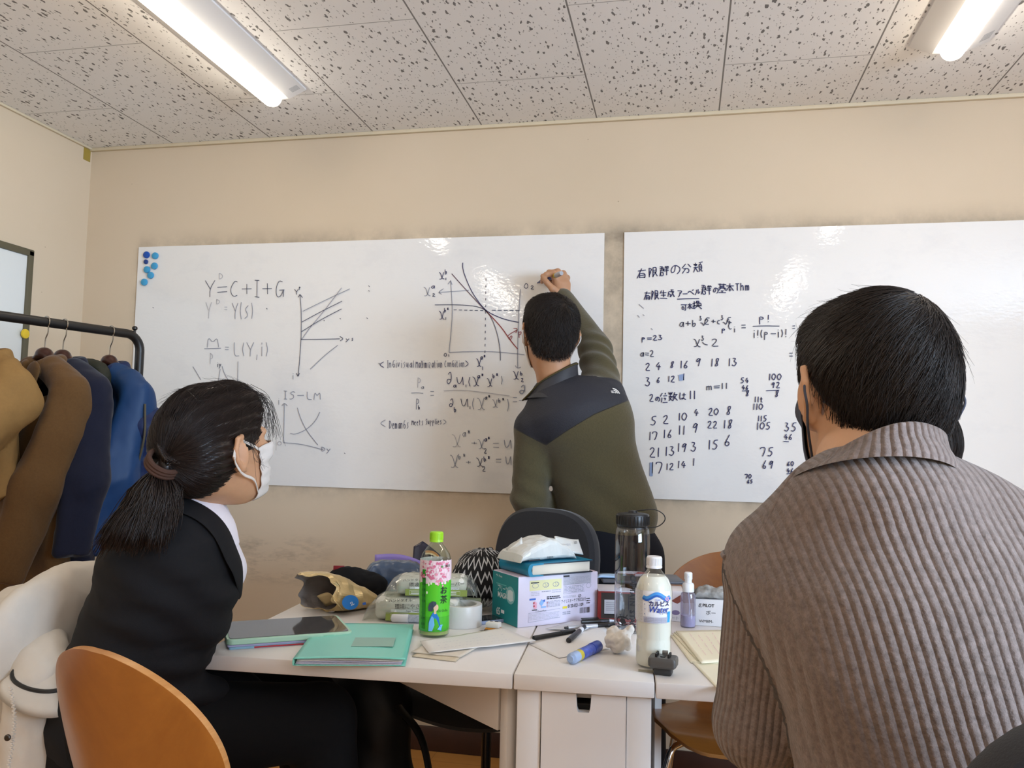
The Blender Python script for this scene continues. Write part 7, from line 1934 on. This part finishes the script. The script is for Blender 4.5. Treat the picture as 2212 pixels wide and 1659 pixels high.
paper('envelope', [(890, 1420), (985, 1431), (1010, 1405), (935, 1396)], 'cream envelope, lowest beneath the folded white paper by the tea bottle', .0006, '#d3c6ae', .002, .001, seed=1, cat='envelope')
paper('envelope', [(888, 1414), (995, 1424), (1040, 1398), (930, 1390)], 'off-white envelope directly beneath the folded white paper', .0032, '#d9d0c2', .002, .001, seed=2, cat='envelope')
paper('paper_sheet', [(926, 1421), (1157, 1392), (1086, 1366), (907, 1393)], 'folded white paper with faint handwriting in front of the tape roll', .0065, '#e0dcd8', .0012, .005, seed=3, lines=(3, P_LGR))
paper('paper_sheet', [(1207, 1423), (1345, 1397), (1302, 1352), (1142, 1392)], 'blank white sheet under the black pens', .0004, '#e2dfde', .0006, .001, seed=4)
paper('paper_sheet', [(1178, 1362), (1262, 1364), (1300, 1345), (1235, 1343)], 'crumpled leaflet with grey print under the gel pens', .0016, '#d6d4d6', .0006, .003, seed=5, lines=(2, P_GRY))
CR_ = [[(1448, 1374), (1492, 1433), (1590, 1436), (1560, 1372)], [(1452, 1372), (1506, 1430), (1600, 1430), (1570, 1370)], [(1456, 1371), (1520, 1426), (1610, 1424), (1570, 1368)], [(1460, 1370), (1515, 1440), (1615, 1430), (1580, 1366)]]
for k, pts in enumerate(CR_):
    paper('paper_sheet', pts, ('lowest cream sheet of the fanned stack by the spray bottle', 'second lowest cream sheet of the fanned stack by the spray bottle', 'cream sheet second from top of the fanned stack', 'topmost cream sheet of the fanned stack, printed in pale red')[k], .0005+.0016*k, '#e9e0c6', .0012, .002, 'fanned cream sheets', seed=20+k, lines=(4, P_PNK) if k == 3 else None)
paper('paper_sheet', [(1495, 1432), (1560, 1500), (1640, 1490), (1575, 1425)], 'cream sheet alone at the table front edge beside the sweater sleeve', .0004, '#e9e0c6', .0010, .001, seed=30)

# ---- pens
def pen(name, label, p0, p1, r0, parts, z=None, group=None, cat='pen'):
    a, b = on_table(*p0), on_table(*p1); a.z = b.z = TOP+r0+(z or 0); d = (b-a); L_ = d.length; ax = d.normalized(); e = Vector((0, 0, 1)); s_ = e.cross(ax)
    r = thing(name, label, cat, a, 0, group); M = frame((0, 0, 0), s_, e, ax)
    for nm, prof, m in parts:
        MB().lathe([(q_[0]*r0, q_[1]*L_) for q_ in prof], 18, M=M).build(nm, m, r)
    return r, M, L_
DK = mat('black_pen_barrel', '#202022', .35); SIL = mat('silver_clear_barrel', '#b9bac0', .25, .2); WHB = mat('white_pen_barrel', '#dcdbde', .35)
pen('marker_pen', 'slim black pen lying at the corner of the folded white paper', (1152, 1384), (1241, 1368), .0052, [('barrel', [(0, 0), (.9, .002), (1, .02), (1, .66), (0, .66)], DK), ('cap', [(0, .66), (1.12, .66), (1.1, .98), (.9, 1), (0, 1)], DK)], cat='marker')
r, M, L_ = pen('marker_pen', 'short black marker pointing away, on the blank sheet in front of the mask box', (1227, 1391), (1262, 1360), .0062, [('cap', [(0, 0), (.5, 0), (.55, .02), (.95, .03), (1, .06), (1, .42), (0, .42)], DK), ('barrel', [(0, .42), (.93, .42), (.93, .68), (0, .68)], mat('dark_label', '#3a3438', .4, var=.3, vscale=200)), ('white_label', [(0, .68), (.95, .68), (.95, .82), (0, .82)], WHB), ('tail', [(0, .82), (.93, .82), (.9, 1), (0, 1)], DK)], cat='marker')
pen('gel_pen', 'clear gel pen with black grip lying in front of the mask box', (1220, 1362), (1345, 1352), .0050, [('push_button', [(0, 0), (.7, 0), (.7, .05), (0, .05)], DK), ('barrel', [(0, .05), (1, .05), (1, .55), (0, .55)], SIL), ('grip', [(0, .55), (1.1, .55), (1.05, .85), (0, .85)], DK), ('tip', [(0, .85), (.9, .85), (.25, 1), (0, 1)], SIL)], group=None)
r, M, L_ = pen('gel_pen', 'black gel pen with clip, just behind the clear gel pen', (1255, 1352), (1330, 1349), .0052, [('barrel', [(0, 0), (1, .01), (1, .8), (0, .8)], DK), ('tip', [(0, .8), (1, .8), (.3, 1), (0, 1)], SIL)], z=.004)
MB().box((0, .0075, L_*.25), (.006, .003, .045), .001, M).build('clip', DK, r)
BLB = mat('blue_marker_body', '#2b46a8', .35)
pen('marker_pen', 'blue whiteboard marker with clear end lying at the front of the table', (1232, 1437), (1292, 1407), .0112, [('clear_end', [(0, .0), (.55, .0), (.6, .02), (.98, .04), (1, .10), (1, .22), (0, .22)], mat('pale_blue_clear', '#9db1d2', .2)), ('yellow_band', [(0, .22), (.98, .22), (.98, .33), (0, .33)], mat('marker_yellow', '#c4b13a', .4)), ('barrel', [(0, .33), (1, .33), (1, .74), (0, .74)], mat('blue_white_label', '#4a5cb0', .4, var=.35, vscale=90)), ('cap', [(0, .74), (1.08, .74), (1.08, .98), (.95, 1), (0, 1)], BLB)], cat='marker')
pen('marker_pen', 'white capped marker lying in front of the paper towel packs', (846, 1344), (932, 1347), .0100, [('cap', [(0, 0), (.8, 0), (1, .04), (1.05, .42), (0, .42)], WHB), ('barrel', [(0, .42), (.95, .42), (.95, .85), (0, .85)], mat('grey_printed_barrel', '#a7abb4', .35, var=.3, vscale=120)), ('dark_end', [(0, .85), (1, .85), (.9, 1), (0, 1)], DK)], cat='marker')

# ---- crumpled tissue on the table
v, f = nets([ell((0, 0, .018), (.028, .024, .019), None, .02), ell((-.012, .006, .030), (.012, .010, .020), None, .01), ell((.016, .008, .032), (.010, .008, .020), rot3(0, 0, .5), .01)], .0022)
v = v+vnormals(v, f)*(.0075*np.sign(vnoise(v*38, 92, 2))*np.abs(vnoise(v*38, 92, 2))**.7)[:, None]; v[:, 2] -= v[:, 2].min()
q = on_table(1335, 1414); o = mk('crumpled_tissue', v, f, mat('paper_tissue', '#ddd5cc', .9), None); o.location = (q.x, q.y+.012, TOP)
tag(o, 'crumpled white tissue on the table left of the milky drink bottle', 'tissue')

# ---- grey connector block and metal strip
q = on_table(1432, 1462); r = thing('connector_block', 'small dark grey electronic block with two pin rows at the table front edge', 'electronic part', (q.x, q.y+.016, TOP), radians(-8))
DG_ = mat('dark_grey_block', '#4e4a46', .45, bstr=.1, bscale=400); DG2 = mat('darker_block_base', '#2c2a29', .5)
MB().box((0, .002, .0075), (.034, .026, .015), .003).build('base', DG2, r)
b = MB(); rings = []
for z, s_ in ((.014, .82), (.018, .98), (.026, 1.0), (.032, .97), (.034, .90)): rings.append([(x*s_*.98, y*s_*.9, z) for x, y in [(p_[0]-.0275, p_[1]-.0225) for p_ in slab(.055, .045, 0, .007)]])
v, f = loft(rings); MB().add(v, f).build('housing', DG_, r)
pn = MB()
for sx in (-1, 1):
    for j in range(4): MB().box((sx*.012, -.010+.0068*j, .037), (.0042, .0034, .007), .0008).build('contact_pin', M_BLACKPL, r)
MB().box((0, -.004, .0345), (.009, .009, .002), .0005).build('square_socket', M_BLACKPL, r); MB().box((.001, .016, .037), (.011, .006, .009), .001).build('metal_latch', mat('dull_metal', '#8d8a84', .4, .6), r)
q = on_table(1398, 1451); o = MB().box((0, 0, .001), (.034, .011, .0018), .0004).build('metal_strip', mat('dull_brass_strip', '#9c9582', .4, .5)); o.location = (q.x, q.y, TOP); o.rotation_euler = (0, 0, .05)
tag(o, 'short flat metal strip lying beside the dark grey electronic block', 'metal strip')

# ---- spray bottle, board eraser pack
r, q = bottle_root('spray_bottle', 'small clear spray bottle with white pump, right of the milky drink bottle', 1486, 1354)
pf = [(0, .0005), (.016, 0), (.0182, .003), (.0182, .078), (.0165, .086), (.0090, .090), (.0090, .094)]
MB().lathe(pf, 32).build('bottle_body', clear_mat('clear_spray', '#d9d6e4', .06, .16, .16, '#c9c6d6'), r)
MB().lathe([(0, .002), (.0168, .003), (.0170, .030), (0, .0305)], 28).build('liquid', mat('pale_violet_liquid', '#b9b6cf', .1), r)
MB().lathe([(0, .0905), (.0140, .0905), (.0140, .108), (.0125, .112), (.0085, .114), (.0085, .121), (.0098, .123), (.0098, .138), (.0080, .1405), (0, .141)], 32).build('pump', mat('white_pump', '#e0e0e2', .4), r)
MB().tube([(0, -.008, .131), (0, -.0125, .131)], .0028, 10).build('nozzle', mat('white_nozzle', '#cfcfd2', .4), r)
MB().tube([(0, 0, .006), (.004, 0, .05), (0, 0, .092)], .0016, 8).build('dip_tube', mat('dip_tube_white', '#c9cbd2', .4), r)
r.scale = (1, 1, .93)
q = on_table(1501, 1351); r = thing('eraser_box', 'white board eraser carton at the right, partly hidden by the sweater sleeve', 'box', (q.x, q.y, TOP), .02)
MB().box((.08, .035, .032), (.16, .07, .064), .001).build('carton', mat('white_carton', '#d8d6d8', .5), r)
pr = Print(frame((0, -.0003, 0), (1, 0, 0), (0, 0, 1), (0, -1, 0))); pr.text('PILOT', .032, .049, .0105, P_BLK, thick=.0003); pr.text('ボー', .038, .031, .0125, P_BLK); pr.text('WM8M-', .027, .011, .0100, P_BLK)
pr.line([(.009, .046), (.012, .053), (.015, .053), (.013, .049), (.016, .045), (.009, .046)], .0016, P_BLK); pr.build('box_print', r)
o = thing('plastic_wrapper', 'grey black crinkled plastic wrapper lying on the white eraser carton', 'wrapper', (q.x+.045, q.y+.03, TBL_Z+.0647), .05)
v, f = pillow(.10, .06, .024, 34, 20, .006, 33); mk('wrapper_film', v, f, mat('grey_print_film', '#8b8a88', .25, var=.5, vscale=28), o)

# ---- knitted drawstring bag
def zig_mat():
    m, nt, b = new_mat('black_white_zigzag_knit'); co = objco(nt); s_ = nt.nodes.new('ShaderNodeSeparateXYZ'); nt.links.new(co, s_.inputs[0])
    ang_ = mth(nt, 'ARCTAN2', s_.outputs[0], s_.outputs[1])
    z = mth(nt, 'ADD', mth(nt, 'DIVIDE', s_.outputs[2], .034), mth(nt, 'MULTIPLY', mth(nt, 'PINGPONG', mth(nt, 'MULTIPLY', ang_, 3.6), .5), 1.5))
    z = mth(nt, 'ADD', z, mth(nt, 'MULTIPLY', noise(nt, 45, 3, .6, co), .30))
    st = mth(nt, 'LESS_THAN', mth(nt, 'FRACT', z), .27)
    br = mth(nt, 'MULTIPLY_ADD', noise(nt, 110, 2, .5, co), 1.2, .2, clamp=True)
    nt.links.new(mixc(nt, st, lin('#131214'), mixc(nt, br, lin('#8c8c8e'), lin('#cfcfcf'))), b.inputs['Base Color']); setin(b, Roughness=.95)
    bump(nt, b, mth(nt, 'ADD', noise(nt, 160, 3, .7, co), st), .8, .003); return m
ZG = zig_mat()
q = on_table(1030, 1318); r = thing('knitted_bag', 'round black and white zigzag knitted bag gathered at the top, behind the mask box', 'bag', (q.x, q.y+.03, TOP), .5)
kb = [ell((0, 0, .066), (.080, .072, .066), None, .02), ell((.006, 0, .105), (.062, .056, .050), None, .03), plane((0, 0, .002), (0, 0, -1), .01)]
solid('bag_body', kb, .004, ZG, r, 2, lambda V: .004*vnoise(V*22, 55, 2))
g = np.random.default_rng(9)
for nm, mm, sd_ in (('fringe', mat('black_yarn', '#161517', .9), 1), ('fringe', mat('white_yarn', '#bfbfc0', .9), 2)):
    fb_ = MB()
    for i in range(120):
        a = g.uniform(0, 2*pi); t = g.uniform(0, 1); b0 = np.array((.010+.030*cos(a)*t, .028*sin(a)*t, .140-.012*t)); dr = np.array((cos(a)*(.4+t), sin(a)*(.4+t), .6)); dr /= np.linalg.norm(dr)
        e = b0+dr*g.uniform(.012, .024); fb_.tube(spline([b0, (b0+e)/2+np.array((0, 0, .006)), e, e+np.array((dr[0], dr[1], -1.2))*.008], 7), .0016, 5)
    for i in range(60):
        z = g.uniform(.03, .13); a = g.uniform(-1.2, .6); rr = .070 if z < .09 else .055; b0 = np.array((rr*cos(a), rr*.9*sin(a), z)); e = b0*1.0+np.array((cos(a)*.012, sin(a)*.012, -.012))
        fb_.tube(spline([b0*np.array((.92, .92, 1)), b0*np.array((1.1, 1.1, 1)), e], 6), .0018, 5)
    fb_.build(nm, mm, r)

# ---- snack bag lying open
q = on_table(715, 1318); r = thing('snack_bag', 'torn open gold foil snack bag with silver inside, left of the towels', 'bag', (q.x, q.y, TOP), 0)
GOLD = mat('gold_foil', '#cdb483', .33, .40, var=.12, vscale=18); SILV = mat('silver_foil_inside', '#aba099', .28, .25, var=.08, vscale=20)
ax0 = Vector((CR.x, CR.y, 0)).normalized(); ax0 = Matrix.Rotation(radians(48), 3, 'Z') @ ax0; ay0 = Vector((-ax0.y, ax0.x, 0))
Ms = frame((0, 0, 0), ax0, ay0, (0, 0, 1)); rings = []
n = 40
for i, (x, rz_, ry_, zc, tilt) in enumerate(((-.062, .046, .060, .052, -.35), (-.052, .050, .066, .052, -.25), (-.030, .052, .072, .050, 0), (.0, .046, .074, .045, 0), (.04, .038, .074, .036, 0), (.080, .026, .072, .024, 0), (.105, .012, .070, .012, 0), (.118, .003, .070, .006, 0))):
    R_ = []
    for a in np.arange(n)*2*pi/n:
        y_, z_ = ry_*np.sign(cos(a))*abs(cos(a))**.75, rz_*np.sign(sin(a))*abs(sin(a))**.85
        R_.append((x+tilt*z_+(.014*sin(3*a+1)+.008*sin(7*a)+.035*max(0, -cos(a)) if i < 2 else 0), y_, zc+z_))
    rings.append(R_)
v, f = loft(rings, cap=False)
v, f = np.array(v), f
fac = vnoise(v*26, 101, 3); v = v+np.stack([fac*.002, vnoise(v*30, 102, 2)*.004, fac*.006], 1); v[:, 2] = np.maximum(v[:, 2], .001)
o = mk('bag_film', xf(Ms, v), f, [GOLD, SILV], r, smooth=False); md = o.modifiers.new('subdivide', 'SUBSURF'); md.levels = 1; md.render_levels = 1; o.data.shade_flat()
tb_ = bpy.data.textures.new('foil_creases', 'VORONOI'); tb_.noise_scale = .03
dm = o.modifiers.new('creases', 'DISPLACE'); dm.texture = tb_; dm.strength = .011; dm.mid_level = .5; solidify(o, .0008, -1.0); o.modifiers[-1].material_offset = 1; o.modifiers[-1].material_offset_rim = 0
# torn lip folded forward, blue logo
lip = np.array([[(-.050+.010*sin(t*3), -.030+.075*t, .012+.030*s_+.012*sin(pi*t)) for t in np.linspace(0, 1, 14)] for s_ in np.linspace(0, 1, 5)])
lip[..., 0] += np.linspace(-.03, .0, 5)[:, None]*-1.0; lip[..., 1] -= .050; 
v, f = grid(lip); o = mk('torn_lip', xf(Ms, v), f, GOLD, r); solidify(o, .0008)
pr = Print(Ms @ frame((.010, -.0775, .030), (1, .05, 0), (-.0, .35, .94), (0, -.94, .35)))
pr.disc(-.012, .0, .026, .018, mat('print_logo_blue', '#1a76c8', .4), z=.004, n=26); pr.text('SL', -.008, -.004, .013, P_WHT, z=.005, rot=.3); pr.rect(.025, -.012, .036, -.006, P_BLU, z=.004)
pr.build('logo_print', r)

# ---- things behind the snack bag
def soft(name, label, cat, px, py, prims, m, disp, part, z=0, rz=0, vox=.005):
    q = on_table(px, py); r = thing(name, label, cat, (q.x, q.y, TOP+z), rz); solid(part, prims, vox, m, r, 2, disp); return r
r = soft('cloth_pouch', 'black soft pouch with a red tab behind the snack bag', 'pouch', 770, 1292, [ell((0, 0, .038), (.085, .05, .038), None, .02), ell((-.03, 0, .052), (.05, .04, .032), None, .02), plane((0, 0, .001), (0, 0, -1), .01)], cloth_mat('black_pouch_cloth', '#0b0a0c', .9), lambda V: .005*vnoise(V*22, 111, 2), 'pouch_body', rz=.25)
MB().box((-.050, -.006, .0800), (.030, .004, .016), .001, None).build('red_tab', mat('dark_red_tab', '#7d1420', .5), r)
q = on_table(838, 1288); r = thing('plastic_packet', 'slate blue glossy plastic packet leaning behind the towel packs', 'packet', (q.x, q.y+.05, TOP), .25)
v, f = pillow(.19, .085, .092, 40, 24, .003, 121); mk('packet_film', v, f, mat('slate_blue_film', '#44536a', .22, var=.2, vscale=12), r)
q = on_table(838, 1270); r = thing('purple_folder', 'lilac plastic folder edge showing above the slate blue packet', 'folder', (q.x, q.y+.12, TOP), .25)
P = np.array([[(-.085+.17*t, .012*sin(3*t), .02+.080*s_+.014*sin(pi*t)*s_-.03*t*s_) for t in np.linspace(0, 1, 20)] for s_ in np.linspace(0, 1, 8)]); v, f = grid(P); v[:, 2] -= v[:, 2].min(); solidify(mk('folder_sheet', v, f, mat('lilac_plastic', '#8f7cc0', .35), r), .0015)
q = on_table(890, 1262); r = thing('printed_bag', 'dark printed snack packet with an orange picture, tip pointing up behind the packets', 'packet', (q.x, q.y+.13, TOP), .1)
P = np.array([[(-.045+.09*t, .02*s_+.010*sin(4*t), .085*s_+(.026*(1-abs(t-.30)*2.2))*s_) for t in np.linspace(0, 1, 18)] for s_ in np.linspace(0, 1, 10)]); v, f = grid(P); v[:, 2] -= v[:, 2].min(); solidify(mk('packet_film', v, f, mat('dark_violet_film', '#231f30', .3), r), .003)
pr = Print(frame((0, -.004, 0), (1, 0, 0), (0, .2, 1), (0, -1, .2)))
arc_ = [(.008+.034*cos(t), .050+.028*sin(t)) for t in np.linspace(.35, 1.9, 14)]; pr.line(arc_, .012, mat('print_orange', '#d08a4a', .5), z=.004); pr.line([(a_, b_-.004) for a_, b_ in arc_], .005, mat('print_peach', '#e9c9a0', .5), z=.0045); pr.build('orange_picture', r)

# ---- paper towel packs
TOWEL = mat('towel_paper', '#dbd8cf', .9, bstr=.3, bscale=120); FILM = clear_mat('crinkled_wrap', '#f2f4ee', .12, .25, .10, '#e6e8e2')
def towel_pack(label, q, rz, L_=.205, z=0.0, seed=0, hs=1.0):
    r = thing('towel_pack', label, 'paper towel pack', (q.x, q.y, TOP+z), rz, 'plastic-wrapped paper towel packs')
    MB().box((0, 0, .033*hs), (L_, .10, .058*hs), .014, seg=4).build('towels', TOWEL, r)
    v, f = pillow(L_+.055, .108, .068*hs, 50, 28, .0045, seed); mk('clear_wrap', v, f, FILM, r)
    M = frame((0, -.0545, 0), (1, 0, 0), (0, .12*hs, .99*hs), (0, -.99, .12)); pr = Print(M)
    pr.rect(-L_*.36, .004, L_*.52, .026, P_OLG, z=.0020); pr.rect(-L_*.30, .0265, L_*.40, .0335, P_WHT, z=.0021)
    pr.text('Paper Towels Containing 50% Recycled', .02, .030, .0062, P_BLK, z=.0025, sx=.9)
    pr.text('環境にやさしいペーパー', .015, .043, .0150, P_BLK, z=.0025, sx=.82, rot=.05); pr.text('ハンドタオル', -.040, .0565, .0095, P_BLK, z=.0025, rot=.08)
    for k in range(2): pr.line([(-L_*.30+k*.07, .008), (-L_*.30+k*.07+.052, .008), (-L_*.30+k*.07+.052, .021), (-L_*.30+k*.07, .021), (-L_*.30+k*.07, .008)], .0009, P_WHT, z=.0027)
    for k in range(4): pr.rect(-L_*.28+.07*(k % 2), .0105+.005*(k//2), -L_*.28+.07*(k % 2)+.040, .0125+.005*(k//2), P_WHT, z=.0027)
    pr.build('pack_label', r); return r
q = on_table(882, 1345); towel_pack('lower paper towel pack in clear wrap, right behind the tea bottle', Vector((q.x+.01, q.y+.055, 0)), .16, seed=131, hs=.90)
towel_pack('upper paper towel pack in clear wrap, resting on the lower one', Vector((q.x+.035, q.y+.075, 0)), .22, .17, z=.059, seed=141, hs=.70)

# ---- small things in the middle
q = on_table(1016, 1322); r = thing('tissue_carton', 'small pale green carton with brown paper showing, under the knitted bag', 'box', (q.x-.005, q.y-.005, TOP), .35)
MB().box((.0, .0, .019), (.062, .05, .038), .001).build('carton', mat('pale_green_card', '#aab596', .6), r); MB().box((-.004, -.0262, .018), (.040, .003, .024), .003).build('brown_paper', mat('kraft_paper', '#4b3724', .8), r)
q = on_table(1062, 1346); r = thing('smartphone', 'slate blue smartphone lying between the tape roll and the mask box', 'phone', (q.x-.02, q.y+.01, TOP), .75)
o = MB().poly(slab(.120, .058, 0, .008), .008).build('phone_body', mat('phone_blue_grey', '#8d98b4', .35), r, smooth=False); o.location = (-.06, -.029, 0); bevel(o, .002, 2)
o = MB().poly(slab(.114, .053, 0, .006), .0006).build('screen', mat('phone_screen', '#2a2d33', .08), r, smooth=False); o.location = (-.057, -.0265, .0081)
q = on_table(1064, 1364); r = thing('eraser', 'white rubber eraser with an orange bottom beside the tape roll', 'eraser', (q.x, q.y+.008, TOP), -.15)
MB().box((0, 0, .0035), (.034, .022, .007), .0015).build('orange_base', mat('eraser_orange', '#d28a2e', .6), r); MB().box((0, 0, .0135), (.033, .0215, .013), .003).build('rubber', mat('eraser_white', '#dedbd6', .7), r)
MB().box((-.007, .003, .0202), (.007, .003, .0012), .0005).build('dark_slot', M_BLACKPL, r); MB().box((.006, .004, .0202), (.008, .003, .0012), .0005).build('dark_slot', M_BLACKPL, r)
q = on_table(1046, 1366); r = thing('binder_clip', 'tiny metal clip lying between the tape roll and the eraser', 'clip', (q.x, q.y, TOP), .3)
MB().tube(spline([(-.012, 0, .002), (-.004, .005, .002), (.006, .004, .002), (.012, 0, .002), (.006, -.004, .002), (-.004, -.005, .002), (-.012, 0, .002)], 30), .0014, 6).build('wire_loop', M_WIRE, r); MB().box((.004, 0, .004), (.010, .007, .004), .001).build('clip_body', mat('bronze_clip', '#5c4a30', .4, .7), r)
v, f = nets([ell((0, 0, .014), (.040, .022, .016), None, .01)], .003); v = v+vnormals(v, f)*(.008*vnoise(v*40, 151, 2))[:, None]; v[:, 2] -= v[:, 2].min()
q = on_table(1052, 1322); o = mk('plastic_scrap', v, f, FILM, None); o.location = (q.x, q.y, TOP); tag(o, 'crumpled clear plastic scrap between the pale green carton and the mask box', 'plastic wrap')
q = on_table(1353, 1385); o = MB().lathe([(0, 0), (.0028, .001), (.003, .0028), (.001, .005), (0, .005)], 10).build('bead', M_BLACKPL); o.location = (q.x, q.y, TOP); tag(o, 'tiny dark bead on the table behind the crumpled tissue', 'bead')
